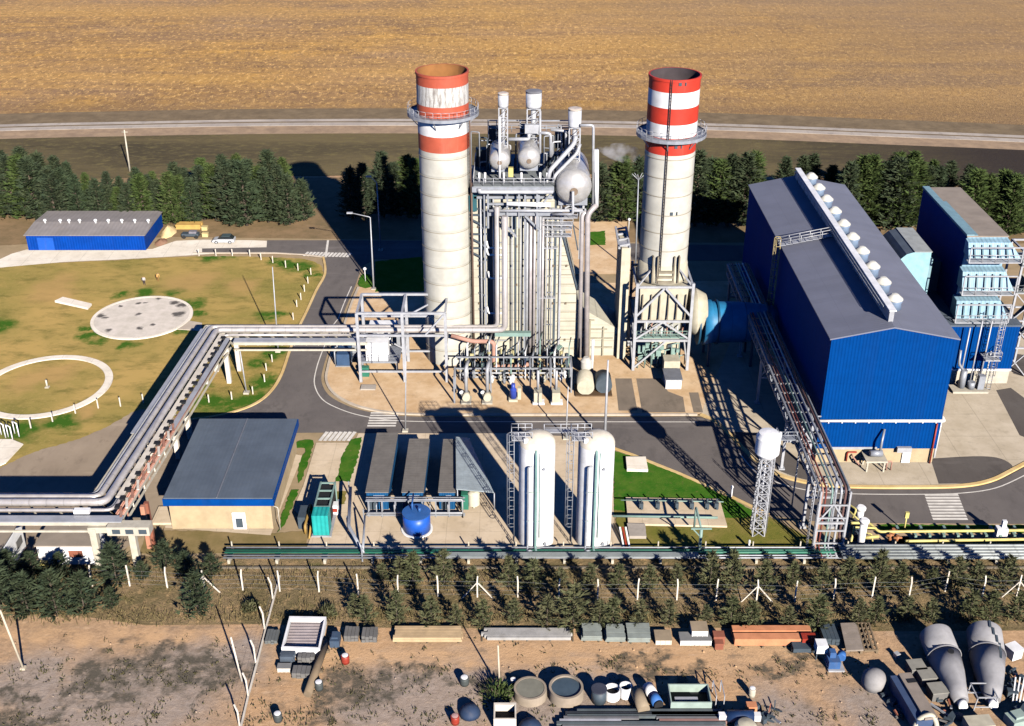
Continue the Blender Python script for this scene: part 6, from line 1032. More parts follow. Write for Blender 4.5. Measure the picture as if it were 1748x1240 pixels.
stack('pipe_stack', 'long stack of pale metal pipes next to the yellow timber stack', 'pipe stack', *fp(817, 985, 1095, 1.6, .55), paint('pale_pipe', (.38, .37, .36), .6, dirt_amt=.4), 5, 'x', 1, jit=.35)
for px0, px1, py, d, lab in ((992, 1029, 1096, 2.2, 'grey green pallet of plates, the one next to the pale pipes'), (1033, 1068, 1098, 2.2, 'grey green pallet of plates between two similar pallets'), (1071, 1112, 1099, 2.5, 'pallet of plates with a striped pale top, next to the brown topped box')): stack('plate_pallet', lab, 'pallet', *fp(px0, px1, py, d, .75), paint('plate_grey', (.26, .29, .27), .7, dirt_amt=.5), 3, 'x', 3, 'plate pallets in the yard')
def crate(px0, px1, py, d, z, lab, ms, mt, name='crate', cat='crate', z0=0):
    x0, x1, y0, y1, _ = fp(px0, px1, py, d, z); o = thing(name, lab, cat, ((x0 + x1) / 2, y0, z0)); b = MB(); b.box(x0, x1, y0, y1, z0, z0 + z - .06); b.build('body', ms, o); b = MB(); b.box(x0 - .05, x1 + .05, y0 - .05, y1 + .05, z0 + z - .057, z0 + z); b.build('lid', mt, o); b = MB()
    for k in range(4): x = x0 + (x1 - x0 - .1) * k / 3; b.box(x, x + .1, y0 - .045, y0 - .003, z0, z0 + z - .06)
    b.build('batten', ms, o); return o
LIDT = paint('sand_lid', (.32, .25, .17), .9, dirt_amt=.3); crate(1119, 1146, 1101, 1.6, .65, 'cream box with a flat brown lid in the row before the conifers', CWHITE, LIDT); crate(1161, 1214, 1102, 1.3, .7, 'long low white box, the lower of two stacked white boxes', WHITE, paint('grey_lid', (.2, .2, .2), .8)); crate(1180, 1207, 1095, 1.5, .75, 'white box with a brown lid on top of the long white box', WHITE, LIDT, z0=.705)
p = g(1226, 1104); tag(MB().obox(p, .9, 1.0, .8).obox(p + Vector((.1, .75, 0)), 1.2, 1, 1.1).build('scrap_bundle', BRICK, None, p), 'brown red scrap bundle beside the orange beams', 'scrap')
x0, x1, y0, y1, z = fp(1253, 1378, 1105, 1.1, .95); o = thing('beam_stack', 'two orange primed steel box beams, the brightest stack in the yard', 'steel beams', ((x0 + x1) / 2, y0, 0)); b = MB(); b.box(x0, x1, y0, y0 + 1.0, .2, 1.1); b.build('beam', ORANGE, o); b = MB(); b.box(x0, x1 + .6, y0 + 1.35, y0 + 2.2, .2, 1.1); b.build('beam', ORANGE, o); b = MB()
for k in range(4): b.box(x0 + .5 + k * 2.4, x0 + .7 + k * 2.4, y0 - .2, y0 + 2.4, 0, .197)
b.build('bearer', DTIMBER, o)
p = g(1375, 1112); o = thing('red_loader', 'small dark machine with a red hood at the end of the orange beams', 'machine', p); MB().obox(p + Vector((.4, .9, .4)), 1.5, 1.0, .9).build('hood', REDP, o); MB().obox(p + Vector((-.5, 0, .3)), 1.9, 1.1, .5).build('chassis', DSTEEL, o)
for dx, dy in ((-1.2, -.2), (.4, -.2), (-1.2, .9), (.4, .9)): b = MB(); b.tube(p + Vector((dx, dy - .15, .4)), p + Vector((dx, dy + .15, .4)), .4, 12); b.build('wheel', RUBBER, o)
p = g(1399, 1121); o = thing('white_cube_tank', 'white cube tank on dark legs between red machine and blue pump', 'tank', p); MB().obox(p + Vector((0, 0, .9)), 1.15, 1.2, 1.0).build('body', WHITE, o); b = MB(); [b.beam(p + Vector((a, d, 0)), p + Vector((a, d, .9)), .1) for a in (-.5, .5) for d in (-.5, .5)]; b.build('leg', DSTEEL, o)
p = g(1424, 1137); o = thing('blue_pump', 'bright blue pump unit with a round drum in the yard', 'pump', p); b = MB(); b.obox(p + Vector((-.2, 0, .2)), 1.2, 1.4, .9); b.obox(p + Vector((-.3, .3, 1.1)), .6, .7, .7); b.build('body', paint('faded_blue', (.04, .11, .28), .6, dirt_amt=.5), o); b = MB(); b.tube(p + Vector((.65, .2, .9)), p + Vector((.9, .9, .9)), .45, 12); b.build('drum', paint('mid_blue', (.04, .14, .4), .5), o); MB().obox(p, 1.7, 1.9, .2).build('skid', LSTEEL, o)
stack('scrap_rack', 'dark rack of scrap metal in tree shade behind the blue pump', 'rack', *fp(1405, 1432, 1104, 2.6, 1.0), DSTEEL, 4, 'y', 2)
q = [g(1443, 1119), g(1497, 1117), g(1482, 1070), g(1433, 1072)]; o = thing('formwork_platform', 'flat timber formwork platform half boarded and half open grid', 'platform', q[0]); b = MB(); L = lambda u, v, z: (q[0].lerp(q[1], u)).lerp(q[3].lerp(q[2], u), v) + Vector((0, 0, z))
for k in range(5): b.hexa([L(0, k * .2, .5), L(.55, k * .2, .5), L(.55, k * .2 + .19, .5), L(0, k * .2 + .19, .5)], [L(0, k * .2, .7), L(.55, k * .2, .7), L(.55, k * .2 + .19, .7), L(0, k * .2 + .19, .7)])
b.build('board', paint('grey_board', (.27, .225, .19), .9, dirt_amt=.4), o); b = MB()
for k in range(6): b.beam(L(.57, k * .198, .55), L(1, k * .198, .55), .18)
for k in range(4): b.beam(L(.58 + k * .135, 0, .6), L(.58 + k * .135, 1, .6), .16)
for u in (0, .5, 1):
    for v in (.05, .95): b.beam(L(u, v, 0), L(u, v, .5), .25)
b.build('grid', DTIMBER, o)
p = g(1490, 1170); r = 20.5 * mpp(1490, 1160); b = MB(); b.lathe(p, [(r * .98, 0), (r, .6), (r * .96, 1.2), (r * .82, 1.5), (r * .58, 1.75), (r * .3, 1.9), (.05, 1.95)], 30, smooth=True); tag(b.build('concrete_dome', CONCG, None, p), 'grey concrete dome shell standing on the dirt beside the formwork platform', 'concrete dome')
# lying silo hoppers
def hopper(lab, pa, pb, ra, pm, seam):
    za, zb_ = ra, .7; a, c_ = g(pa[0], pa[1], za), g(pb[0], pb[1], zb_); o = thing('silo_hopper', lab, 'silo', Vector((a.x, a.y, 0)), 'silo hoppers lying in the yard'); d = c_ - a; L = d.length; b = MB()
    b.lathe(a, [(ra * .2, -.45), (ra * .75, -.3), (ra, 0), (ra, L * .34)], 36, d, smooth=False); b.lathe(a, [(ra, L * .343), (ra * .84, L * .6), (ra * .6, L * .84), (.72, L)], 36, d, smooth=True); b.build('shell', SILO, o); b = MB(); b.lathe(a, [(.5, L), (.45, L + .7)], 16, d); b.build('outlet', WHITE, o); b = MB(); b.lathe(a, [(ra + .02, L * .335), (ra + .1, L * .335), (ra + .1, L * .35), (ra + .02, L * .35)], 36, d, caps=False)
    b.build('rim', SILO, o); dn = d.normalized(); up = (Vector((0, 0, 1)) - dn * dn.z).normalized(); sd = dn.cross(up)
    if seam: b = MB(); [b.beam(a + dn * (L * u) + (up * math.cos(t_) + sd * math.sin(t_)) * (ra * (1.03 if u < .34 else 1.05 - (u - .3) * .62)), a + dn * (L * (u + .1)) + (up * math.cos(t_ ) + sd * math.sin(t_)) * (ra * (1.03 if u + .1 < .34 else 1.05 - (u - .2) * .62)), .22, .12) for u, t_ in ((0, -.1), (.1, -.25), (.2, -.4), (.3, -.55), (.4, -.6))]; b.build('strap', DSTEEL, o)
    else: b = MB(); q = a + dn * L * .42 + (up * .9 - sd * .1).normalized() * ra * .93; b.tube(q - up * .2, q + up * .12, .32, 12); b.build('manhole', BLACK, o)
    b = MB()
    for u in (.15, .6): q = a + dn * L * u; b.obox((q.x, q.y, 0), 2.6, .3, .5, math.atan2(d.y, d.x) + 1.57)
    b.build('cradle', DTIMBER, o); return o
hopper('grey conical silo hopper lying down, with a dark round manhole, beside the three grey boxes', (1597, 1084), (1641, 1198), 1.68, None, False); hopper('grey conical silo hopper lying down, with a dark strap along its side', (1680, 1080), (1695, 1196), 1.78, None, True)
q0, q1 = g(1536, 1160, 1.2), g(1582, 1238, 1.2); d = q1 - q0; o = thing('long_tank_container', 'long grey and blue tank body lying beside the silo hoppers', 'tank body', q0); L = d.length; rz = math.atan2(d.y, d.x); m = (q0 + q1) / 2; MB().obox((m.x, m.y, .3), L, 2.2, 1.5, rz).build('body', paint('tank_blue_grey', (.05, .08, .16), .6, dirt_amt=.4), o); n_ = Vector((-math.sin(rz), math.cos(rz), 0)); MB().obox(Vector((m.x, m.y, 1.803)) + n_ * .35, L * .99, 1.3, .25, rz).build('top_board', paint('grey_board', (.27, .225, .19), .9), o); b = MB(); b.obox(q0 + Vector((.3, -1.2, .88)) + n_ * .4, .5, .9, .04, rz); b.build('hatch', BLACK, o)
for k, lab in enumerate(('grey box between tank body and silo hopper, the one by the fat end', 'grey box between tank body and silo hopper, middle of three', 'grey box between tank body and silo hopper, the one by the thin end')): p = g((1562, 1579, 1598)[k], (1148, 1163, 1188)[k]); o = thing('steel_box', lab, 'box', p, 'grey boxes by the hoppers'); MB().obox(p, 1.6, 1.5, 1.0, rz + 1.57).build('body', GREYB, o); MB().obox(p + Vector((0, 0, 1.003)), 1.7, 1.6, .08, rz + 1.57).build('lid', paint('box_lid', (.26, .25, .22), .8), o)
p = g(1576, 1258); o = thing('cream_arch_frame', 'cream arched frame at the lower edge beside the long tank body', 'frame', p); b = MB(); b.path([p + Vector((-1.2, 0, 0)), p + Vector((-.6, .6, 1.8)), p + Vector((.7, .8, 2.2)), p + Vector((1.2, .4, 1.4)), p + Vector((1.0, -.4, 0))], .26, 8, bend=.8); b.build('arch', CREAMP, o)
p = g(1668, 1246); tag(MB().obox(p, 2.6, 1.5, 1.2, .1).build('wedge_bin', CREAMP, None, p), 'cream hopper bin at the lower edge under the white cage', 'bin') 
p = g(1677, 1205); o = thing('white_cage', 'open white tube cage between the two silo hoppers', 'cage', p); b = MB()
for a in (-1.1, 1.1):
    for d_ in (-.6, 1.4): b.beam(p + Vector((a, d_, 0)), p + Vector((a * .85, d_, 1.7)), .1)
for z in (.4, 1.65):
    for d_ in (-.6, 1.4): b.beam(p + Vector((-1, d_, z)), p + Vector((1, d_, z)), .1)
for a in (-1, 1): b.beam(p + Vector((a, -.6, 1.65)), p + Vector((a, 1.4, 1.65)), .1)
b.build('frame', LSTEEL, o)
for px, py, s, m, lab in ((1728, 1120, 1.3, WHITE, 'white lidded box beside the strapped silo hopper'), (1530, 1122, .5, LSTEEL, 'small grey fitting on the dirt beside the concrete dome and silo hopper')): p = g(px, py); tag(MB().obox(p, s, s, s * .9, .4).obox(p + Vector((0, 0, s * .903)), s * 1.08, s * 1.08, .1, .4).build('fitting_box', m, None, p), lab, 'box')
p = g(1735, 1190); o = thing('scrap_heap', 'white and dark scrap bars lying beside the strapped silo hopper', 'scrap', p); b = MB()
for k in range(4): b.beam(p + Vector((-.8 + k * .35, -1, .3)), p + Vector((.2 + k * .45, 1.4, 1.3)), .13)
b.build('bar', WHITE, o); b = MB()
for k in range(5): MB().obox(p + Vector((random.uniform(-1, 1.2), random.uniform(-3, 1), 0)), 1.0, .7, .5 + .1 * k, k).build('scrap_piece', DSTEEL, o)
p = g(1733, 1236); tag(MB().obox(p, 1.8, 1.5, 1.0, .3).obox(p + Vector((.1, .1, 1.003)), 1.2, 1.0, .3, .3).build('green_box', paint('pale_green_box', (.3, .38, .34), .6), None, p), 'pale green box at the lower corner of the yard by the scrap', 'box')
# white parapet cabin and things around it
z = 1.3; q = [g(480, 1106, z), g(546, 1108, z), g(557, 1053, z), g(494, 1052, z)]; o = thing('parapet_cabin', 'white flat topped cabin with a deep parapet round its corrugated roof', 'cabin', Vector((q[0].x, q[0].y, 0))); b = MB(); I = lambda u, v, zz: Vector((*(q[0].lerp(q[1], u)).lerp(q[3].lerp(q[2], u), v).xy, zz))
b.hexa([I(.02, .02, 0), I(.98, .02, 0), I(.98, .98, 0), I(.02, .98, 0)], [I(.02, .02, z - .8), I(.98, .02, z - .8), I(.98, .98, z - .8), I(.02, .98, z - .8)]); b.build('wall', WHITE, o); b = MB()
for u0, u1, v0, v1 in ((0, 1, 0, .05), (0, 1, .93, 1), (0, .05, .0501, .9299), (.95, 1, .0501, .9299)): b.hexa([I(u0, v0, z - .9), I(u1, v0, z - .9), I(u1, v1, z - .9), I(u0, v1, z - .9)], [I(u0, v0, z), I(u1, v0, z), I(u1, v1, z), I(u0, v1, z)])
b.build('parapet', WHITE, o); b = MB(); b.hexa([I(.06, .06, z - .79), I(.94, .06, z - .79), I(.94, .92, z - .79), I(.06, .92, z - .79)], [I(.06, .06, z - .62), I(.94, .06, z - .62), I(.94, .92, z - .5), I(.06, .92, z - .5)]); b.build('roof', paint('pink_sheet', (.42, .36, .36), .6, ribs=(1, .45), dirt_amt=.4), o)
for px0, px1, py, d, z, m, al, lab in ((476, 504, 1135, .85, 1.15, paint('slate_bundle', (.07, .09, .12), .7, dirt_amt=.3), 'x', 'slate blue bundle lying against the white cabin'), (508, 537, 1136, .9, 1.0, GREYB, 'y', 'grey slatted bundle before the white cabin, next to the long beam'), (498, 529, 1161, 1.35, .8, GREYB, 'y', 'grey slatted bundle in the open yard by the middle of the long beam'), (587, 611, 1098, 1.8, .9, GREYB, 'y', 'grey slatted crate of a pair, the one by the dull blue box'), (617, 643, 1099, 1.8, .9, GREYB, 'y', 'grey slatted crate of a pair, the one by the timber stack'), (452, 473, 1102, 2.0, .6, paint('grey_rails', (.13, .14, .14), .7, dirt_amt=.4), 'y', 'small bundle of grey rails between the cabin and the side fence')): stack('slatted_bundle', lab, 'bundle', *fp(px0, px1, py, d, z), m, 4, al, 2, 'slatted bundles near the cabin')
crate(474, 496, 1148, .7, .6, 'low cream box before the slate blue bundle', CWHITE, paint('grey_lid', (.2, .2, .2), .8)); p = g(573, 1098); tag(MB().obox(p, 1.0, 1.5, .9).obox(p + Vector((0, .1, .903)), .7, 1.0, .2).build('blue_drum_box', paint('dull_blue', (.05, .08, .13), .6), None, p), 'dull blue box in the shadow right of the white cabin', 'box')
a, c_ = g(556, 1096, .75), g(525, 1186, .5); o = thing('long_beam', 'long brown grey beam lying beside the white cabin and bundles', 'beam', Vector((c_.x, c_.y, 0))); b = MB(); b.tube(a, c_, .42, 10); b.build('shaft', DTIMBER, o); b = MB()
for u in (.1, .5, .9): e = a.lerp(c_, u); b.obox((e.x, e.y, 0), 1.1, .3, max(.1, e.z - .4))
b.build('bearer', DTIMBER, o)
def drum(px, py, r, h, m, lab, top=None): p = g(px, py); o = thing('steel_drum', lab, 'drum', p, 'drums scattered in the yard'); b = MB(); b.lathe(p, [(r, 0), (r, h * .33), (r * 1.05, h * .34), (r, h * .36), (r, h * .66), (r * 1.05, h * .67), (r, h * .69), (r, h)], 16); b.build('body', m, o); b = MB(); b.lathe(p + Vector((0, 0, h)), [(r * .8, .003), (r * .8, .06), (r * .3, .1)], 14); b.build('lid', top or WHITE, o)
drum(590, 1131, .42, .95, REDP, 'red drum with a white lid below the two grey crates', WHITE); drum(545, 1176, .42, .9, paint('drum_dark', (.06, .07, .07), .6), 'dark drum with a white lid at the end of the long beam'); drum(475, 1230, .42, .9, paint('drum_dark', (.06, .07, .07), .6), 'dark drum with a white lid near the side fence, lowest in the yard'); drum(793, 1168, .45, .9, paint('drum_dark', (.06, .07, .07), .6), 'dark drum with a pale lid standing alone near the wooden pole'); drum(777, 1234, .42, .9, REDP, 'red drum at the lower edge beside the dark blue tarp', paint('pink_lid', (.5, .3, .28), .6)); drum(1283, 1188, .35, 1.0, PRECAST, 'pale drum with a ring lid standing alone past the frame rack')
p = g(876, 1168); b = MB(); b.lathe(p, [(.28, 0), (.28, .7), (.12, .71), (.12, .6)], 14); tag(b.build('pale_canister', WHITE, None, p), 'small white canister in the shadow behind the round concrete tanks', 'canister')
for px, py, r, h, m, lab in ((905, 1187, 1.6, 1.0, paint('grey_top', (.19, .185, .15), .9, dirt_amt=.3), 'round concrete tank with a grey top, the left one of the pair'), (966, 1188, 1.68, 1.25, paint('water_grey', (.06, .09, .12), .3, dirt_amt=.1), 'round concrete tank holding dark water, the right one of the pair')): p = g(px, py); o = thing('round_tank', lab, 'round tank', p, 'round concrete tanks'); b = MB(); b.lathe(p, [(r + .12, 0), (r + .05, h), (r - .18, h), (r - .18, h - .25)], 36, caps=False); b.build('wall', paint('sand_concrete', (.30, .245, .19), .9, dirt_amt=.3), o); b = MB(); b.lathe(p + Vector((0, 0, h - .25)), [(r - .19, 0), (r - .19, .05 if px > 950 else .2)], 36); b.build('fill', m, o)
p = g(1055, 1190); o = thing('cut_tank', 'white cut open tank halves standing on the dirt', 'tank', p); b = MB(); b.lathe(p + Vector((-.6, 0, 0)), [(.8, 0), (.8, 1.1), (.7, 1.1), (.7, .4)], 20, caps=False); b.lathe(p + Vector((.75, .2, 0)), [(.65, 0), (.65, 1.3), (.55, 1.3), (.55, .3)], 20, caps=False); b.build('shell', WHITE, o); b = MB(); b.lathe(p + Vector((-.6, 0, .4)), [(.69, 0), (.69, .05)], 20); b.lathe(p + Vector((.75, .2, .5)), [(.54, 0), (.54, .05)], 20); b.build('bottom', BLACK, o)
p = g(1094, 1210); a = p + Vector((0, 0, .75)); o = thing('pipe_elbow', 'brown pipe section leaning between the cut tank and the dark pipe', 'pipe', p); b = MB(); b.tube(a + Vector((.2, -.9, -.1)), a + Vector((-.4, 1.6, .3)), .62, 16); b.build('shell', paint('brown_shell', (.28, .22, .15), .8, dirt_amt=.5), o)
p = g(1118, 1202); o = thing('banded_pipe', 'white and blue banded pipe with a dark open mouth', 'pipe', p); b = MB(); a = p + Vector((.2, -.6, .6)); c_ = p + Vector((-.6, 1.8, .7)); b.tube(a, a.lerp(c_, .5), .55, 16); b.mi = 1; b.tube(a.lerp(c_, .503), c_, .56, 16); b.build('shell', [paint('mid_blue', (.04, .14, .4), .5), WHITE], o); b = MB(); e = (a - c_).normalized(); b.tube(a + e * .01, a + e * .25, .5, 14); b.build('mouth', BLACK, o)
x0, x1, y0, y1, z = fp(1144, 1214, 1215, 2.6, 1.2); o = thing('open_frame_box', 'long open topped cream box with a pale frame and dark inside', 'open box', ((x0 + x1) / 2, y0, 0)); b = MB(); b.box(x0, x1, y0, y0 + .12, 0, z); b.box(x0, x1, y1 - .12, y1, 0, z); b.box(x0, x0 + .12, y0 + .123, y1 - .123, 0, z); b.box(x1 - .12, x1, y0 + .123, y1 - .123, 0, z); b.build('side', paint('pale_green_box', (.42, .42, .34), .7), o); b = MB(); b.box(x0 + .123, x1 - .123, y0 + .123, y1 - .123, 0, .2); b.build('floor', BLACK, o); b = MB(); b.box(x0 + .5, x0 + 2.8, y0 + .7, y0 + 1.1, .203, .9); b.build('pipe', LSTEEL, o)
p = g(1228, 1208); o = thing('frame_rack', 'thin white frame rack at the end of the open cream box', 'rack', p); b = MB()
for a in (-.4, .4):
    for d_ in (0, 2.2): b.beam(p + Vector((a, d_, 0)), p + Vector((a, d_, 1.5)), .09)
    b.beam(p + Vector((a, 0, 1.5)), p + Vector((a, 2.2, 1.5)), .09)
b.build('frame', LSTEEL, o)
pm = [paint('bar_slate', (.10, .12, .13), .6, dirt_amt=.4), paint('bar_grey', (.17, .17, .18), .6, dirt_amt=.4), paint('bar_rose', (.30, .17, .15), .7, dirt_amt=.4), paint('bar_pale', (.42, .42, .46), .6), paint('bar_dark', (.03, .035, .045), .6)]
rows = [(985, 1232, 1219, 0), (965, 1228, 1223, 4), (968, 1226, 1227, 0), (1112, 1232, 1224, 2), (1120, 1238, 1230, 1), (962, 1090, 1231, 1), (955, 1060, 1236, 3), (950, 1238, 1240, 0), (1125, 1240, 1236, 2), (960, 1236, 1246, 1), (945, 1230, 1251, 4)]
for i, (a_, b_, py, mi) in enumerate(rows):
    a, c_ = g(a_, py), g(b_, py); o = MB(); r = .2; o.beam(a + Vector((0, 0, .3)), c_ + Vector((0, 0, .3)), .38, .4); o.beam(a + Vector((.2, .2, .02)), a + Vector((.2, -.2, .02)), .2, .16)
    tag(o.build('steel_bar', pm[mi], None, a), f'long steel section, {ordn(i)} of the bundle at the lower edge, {("slate blue", "grey", "rusty rose", "pale", "dark")[mi]}', 'steel bar', 'long steel sections on the ground')
p = g(1264, 1232); o = thing('blue_winch', 'dark blue winch with white end plates beside the steel sections', 'winch', p); b = MB(); b.tube(p + Vector((-1.4, 0, .7)), p + Vector((1.2, 0, .7)), .6, 16); b.build('drum', paint('navy', (.01, .03, .09), .5), o); b = MB(); b.box(p.x - 2.2, p.x - 1.403, p.y - .3, p.y + .3, .3, 1.0); b.build('end_plate', WHITE, o); b = MB(); b.box(p.x + 1.203, p.x + 1.9, p.y - .3, p.y + .3, .3, 1.0); b.build('end_plate', WHITE, o); MB().obox(p + Vector((1.3, 1.5, 0)), 1.0, .8, .8).build('motor', ORANGE, o)
p = g(1272, 1252); b = MB(); b.lathe(p, [(1.1, 0), (1.1, .9), (.8, 1.3), (.1, 1.5)], 20); tag(b.build('cream_tank_top', CREAMP, None, p), 'cream domed tank cut by the lower edge of the picture', 'tank')
p = g(862, 1246); o = thing('scrap_bin', 'square white rimmed bin with dark inside at the lower edge', 'bin', p); b = MB(); b.box(p.x - 1.1, p.x + 1.1, p.y, p.y + .15, 0, 1.4); b.box(p.x - 1.1, p.x + 1.1, p.y + 1.9, p.y + 2.2, 0, 1.4); b.box(p.x - 1.1, p.x - .95, p.y + .153, p.y + 1.897, 0, 1.4); b.box(p.x + .95, p.x + 1.1, p.y + .153, p.y + 1.897, 0, 1.4); b.build('side', CWHITE, o); MB().box(p.x - .94, p.x + .94, p.y + .153, p.y + 1.897, 0, .5).build('floor', BLACK, o)
for px, py, r, lab in ((905, 1244, 1.2, 'dark blue tarp heap beside the white rimmed bin'), (802, 1218, 1.1, 'dark blue tarp heap between the bush and the red drum')): p = g(px, py); b = MB(); b.lathe(p, [(r, 0), (r * .9, .4), (r * .6, .8), (r * .2, .95), (.02, 1)], 14, smooth=True); tag(b.build('tarp_heap', paint('tarp_navy', (.02, .04, .09), .7, dirt_amt=.3), None, p), lab, 'tarp')
p = g(1040, 1180); o = thing('dark_barrel', 'tall dark barrel between the round concrete tanks and the white tank halves', 'barrel', g(1022, 1196)); p = g(1022, 1196); b = MB(); b.lathe(p, [(.75, 0), (.75, 1.5)], 18); b.build('body', DSTEEL, o); b = MB(); b.lathe(p + Vector((0, 0, 1.5)), [(.8, 0), (.8, .1)], 18); b.build('lid', paint('barrel_lid', (.05, .055, .08), .6), o)
# ------------------------------------------------------------------ left edge huts, warehouse yard, car, people
x0, x1, y0, y1, z = fp(69, 162, 964, 4.2, 2.7); o = thing('site_hut', 'white site hut with a brown flat roof and red end wall under the pipe bridge', 'hut', (x0, y0, 0)); b = MB(); b.box(x0, x1, y0, y1, 0, z); b.fm = [0, 0, 0, 0, 0, 1]; b.build('wall', [WHITE, REDP], o); MB().box(x0 - .15, x1 + .15, y0 - .2, y1 + .2, z + .003, z + .15).build('roof', ROOFB, o); b = MB(); b.box(x0 + 3.6, x0 + 5.2, y0 - .06, y0 - .003, 1.1, 2.0); b.build('window', BRICK, o); b = MB(); b.obox((x0 + .7, y0 - .7, 0), .9, .7, .9); b.build('step_box', YELLOW, o)
x0, x1, y0, y1, z = fp(-60, 16, 985, 5.5, 3.0); o = thing('brick_hut', 'red brick hut with a white panelled gable under the pipe bridge', 'hut', (x1, y0, 0)); b = MB(); b.box(x0, x1, y0, y1, 0, z); b.build('wall', BRICK, o); MB().box(x0 - .1, x1 + .1, y0 - .1, y1 + .1, z + .003, z + .15).build('roof', ROOFB, o); b = MB(); b.box(x1 + .003, x1 + .12, y0 + .3, y1 - .3, .4, z + .9); b.build('white_panel', WHITE, o); b = MB(); b.box(x1 + .123, x1 + .2, y0 + 3, y0 + 4.5, 1.6, 2.6); b.build('panel_window', GREYB, o)
p = g(383, 414); o = thing('parked_car', 'silver white hatchback with dark windows parked on the concrete apron', 'car', p); lx = 4.2; b = MB(); P = lambda pts: [(p.x - lx / 2 + u * lx, v) for u, v in pts]
b.prism_xz(P([(0, .3), (0, .62), (.05, .78), (.27, .92), (.97, .95), (1, .75), (1, .3)]), p.y - .85, p.y + .85); b.build('body', paint('car_silver', (.62, .64, .68), .25, .3, dirt_amt=.05, spec=.6), o); b = MB(); y0, y1 = p.y - .72, p.y + .72; A_ = P([(.24, .923), (.40, 1.42), (.82, 1.46), (.96, .953)]); b.prism_xz(A_, y0, y1); b.build('window', GLASS, o); b = MB(); b.prism_xz(P([(.42, 1.463), (.44, 1.52), (.80, 1.53), (.82, 1.463)]), y0 - .02, y1 + .02); b.build('roof', paint('car_roof_dark', (.07, .1, .11), .3), o)
for u in (.18, .8):
    for y in (p.y - .86, p.y + .66): b = MB(); c_ = Vector((p.x - lx / 2 + u * lx, y, .33)); b.tube(c_, c_ + Vector((0, .2, 0)), .33, 14); w = b.build('wheel', RUBBER, o); b = MB(); b.tube(c_ + Vector((0, -.012, 0)), c_ + Vector((0, -.002, 0)), .2, 10); b.build('rim', LSTEEL, w)
for y in (p.y - .6, p.y + .6): b = MB(); b.box(p.x - lx / 2 - .03, p.x - lx / 2 - .003, y - .16, y + .16, .55, .7); b.build('headlight', GLASS, o)
p = g(325, 408); o = thing('dark_trailer', 'dark low trailer with black wheels parked by the yellow timber', 'trailer', p); MB().obox(p + Vector((0, .6, .5)), 3.2, 1.3, .5).build('bed', DSTEEL, o); MB().obox(p + Vector((.5, .6, 1.003)), 1.4, 1.0, .4).build('load', paint('grey_load', (.2, .19, .22), .7), o)
for dx in (-1.2, 1.2):
    for dy in (-.1, 1.2): b = MB(); b.tube(p + Vector((dx, dy, .38)), p + Vector((dx, dy + .2, .38)), .38, 12); b.build('wheel', RUBBER, o)
stack('plank_pile', 'bright yellow plank pile behind the dark trailer beside the warehouse', 'planks', *fp(299, 344, 393, 2.2, 1.0), paint('yellow_plank', (.55, .34, .10), .8), 4, 'x', 3)
for px, py, lab in ((350, 393, 'pale yellow crate behind the car, the farther of two'), (351, 404, 'pale yellow crate behind the car, the nearer of two')): p = g(px, py); tag(MB().obox(p, 1.1, .9, .7).obox(p + Vector((0, 0, .703)), 1.2, 1, .08).build('pale_crate', paint('cream_crate', (.58, .46, .22), .8), None, p), lab, 'crate')
def heap(px, py, rx, ry, h, lab, m, name, rot=0):
    p = g(px, py); b = MB(); rd = random.Random(int(px)); n = 18; rings = []
    for f in (1, .8, .55, .3, .08): rings.append([b.vert(p + Vector((rx * f * math.cos(6.283 * k / n) * rd.uniform(.85, 1.12), ry * f * math.sin(6.283 * k / n) * rd.uniform(.85, 1.12), h * (1 - f ** 1.4) * rd.uniform(.85, 1.1) if f < 1 else 0))) for k in range(n)])
    for A_, B_ in zip(rings, rings[1:]): b.skin(A_, B_)
    b.face(rings[-1]); return b.build(name, m, None, p)
tag(heap(288, 398, 1.4, 3.2, 1.5, '', m_concrete('sand', (.62, .45, .22), (.74, .57, .32)), 'sand_heap'), 'pale sand heap against the end wall of the blue warehouse', 'sand heap'); tag(heap(275, 414, 1.2, 2.0, .6, '', m_concrete('debris', (.26, .14, .09), (.36, .22, .15)), 'brick_heap'), 'brown brick rubble heap at the front corner of the warehouse', 'rubble')
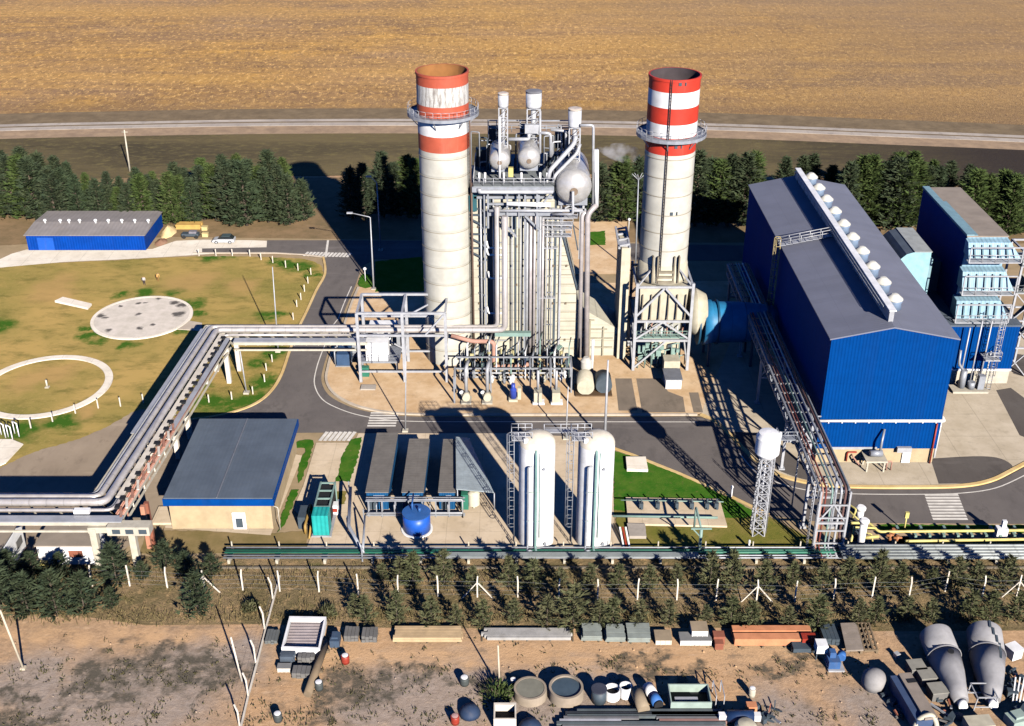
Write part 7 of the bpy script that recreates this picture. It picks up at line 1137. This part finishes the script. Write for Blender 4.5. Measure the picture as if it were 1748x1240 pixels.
def person(px, py, lab, top, legs, skin=(.35, .2, .13), hair=(.05, .035, .03), lean=0.0):
    p = g(px, py, .06); J = [(0, 0, .95), (0, -.02 * 1, 1.2), (lean * .4, -.03, 1.42), (lean * .55, -.04, 1.52), (lean * .7, -.06, 1.66), (.10, 0, .93), (.12, -.02, .5), (.13, 0, .06), (.14, -.16, .04), (-.10, 0, .93), (-.13, .05, .5), (-.15, .12, .06), (-.15, -.04, .04), (.2 + lean * .3, 0, 1.4), (.27 + lean * .3, -.03, 1.12), (.25 + lean * .4, -.16, .9), (-.2 + lean * .3, 0, 1.4), (-.28 + lean * .3, .02, 1.12), (-.27 + lean * .3, -.1, .88)]
    E = [(0, 1), (1, 2), (2, 3), (3, 4), (0, 5), (5, 6), (6, 7), (7, 8), (0, 9), (9, 10), (10, 11), (11, 12), (2, 13), (13, 14), (14, 15), (2, 16), (16, 17), (17, 18)]; rr = [.15, .15, .15, .055, .11, .1, .07, .045, .04, .1, .07, .045, .04, .075, .05, .035, .075, .05, .035]
    me = bpy.data.meshes.new('person'); me.from_pydata([Vector(j) for j in J], E, []); o = bpy.data.objects.new('person', me); COL.objects.link(o); o.location = p; sk = o.modifiers.new('skin', 'SKIN'); ss = o.modifiers.new('sub', 'SUBSURF'); ss.levels = ss.render_levels = 1
    for v, r in zip(me.skin_vertices[0].data, rr): v.radius = (r, r)
    me.skin_vertices[0].data[0].use_root = True
    t = NT('clothes'); tc = t.n('ShaderNodeTexCoord'); sp = t.n('ShaderNodeSeparateXYZ'); t.t.links.new(tc.outputs['Object'], sp.inputs[0]); z = sp.outputs[2]; c = t.mix(t.rng(z, .94, .96), legs, top); c = t.mix(t.rng(z, 1.47, 1.49), c, skin); c = t.mix(t.rng(z, 1.69, 1.72), c, hair); me.materials.append(t.done(c, .8)); tag(o, lab, 'person', 'people on the lawn'); return o
person(247, 487, 'person in a pale top and dark trousers standing on the dry lawn', (.5, .45, .42), (.08, .06, .06)); person(270, 481, 'person in ochre work clothes bending on the dry lawn', (.55, .30, .10), (.30, .17, .06), lean=.3)

for k_, (px, py, n_, lab) in enumerate(((1530, 1212, 26, 'dark scrap metal heap along the shaded side of the long tank body'), (1618, 1222, 14, 'dark scrap metal heap before the thin end of the silo hopper'), (1722, 1165, 18, 'dark scrap metal heap beside the strapped silo hopper'), (1300, 1222, 12, 'small dark scrap heap near the blue winch'))):
    p = g(px, py); o = thing('scrap_heap', lab, 'scrap', p, 'scrap heaps in the yard'); rd = random.Random(px)
    for j in range(n_):
        q = p + Vector((rd.gauss(0, .7) + j * .03, rd.gauss(0, 1.3), rd.uniform(0, .3))); e = q + Vector((rd.gauss(0, .8), rd.gauss(0, .8), rd.uniform(-.05, .5))); e.z = max(.03, e.z)
        if j % 3: MB().beam(q, e, rd.uniform(.08, .25), rd.uniform(.05, .2)).build('scrap_piece', (DSTEEL, GREYB, BRICK, STEEL, DTIMBER)[j % 5], o)
        else: MB().obox((q.x, q.y, 0), rd.uniform(.3, .9), rd.uniform(.3, .8), rd.uniform(.2, .7), rd.uniform(0, 3)).build('scrap_piece', (DSTEEL, GREYB, STEEL)[j % 3], o)
# tufts and clods scattered over the dirt yard
c = MB(); rd = random.Random(9)
for k in range(420):
    px, py = rd.uniform(-20, 1500), rd.choice((rd.uniform(1080, 1245), rd.gauss(1150, 14), rd.gauss(1225, 10))); p = g(px, py); s_ = rd.uniform(.12, .5)
    for j in range(rd.randint(4, 12)):
        q = p + Vector((rd.gauss(0, s_), rd.gauss(0, s_), .01)); d = Vector((rd.gauss(0, .6), rd.gauss(0, .6), .8)).normalized(); w = d.cross(Vector((rd.random() - .5, rd.random() - .5, .1))).normalized() * .07; c.face([c.vert(q - w), c.vert(q + w), c.vert(q + d * rd.uniform(.12, .4))])
o = c.build('yard_weeds', m_foliage('yard_weeds', (.09, .085, .045), (.15, .12, .06), (.07, .08, .03))); o['kind'] = 'stuff'
c = MB()
for k in range(90):
    px, py = rd.uniform(-20, 1760), rd.uniform(1082, 1245); p = g(px, py); r = rd.uniform(.05, .16)
    c.lathe(p + Vector((0, 0, -r * .3)), [(r, 0), (r * rd.uniform(.8, 1.1), r * .6), (r * .4, r * 1.2)], 5)
o = c.build('clods', YARD); o['kind'] = 'stuff'
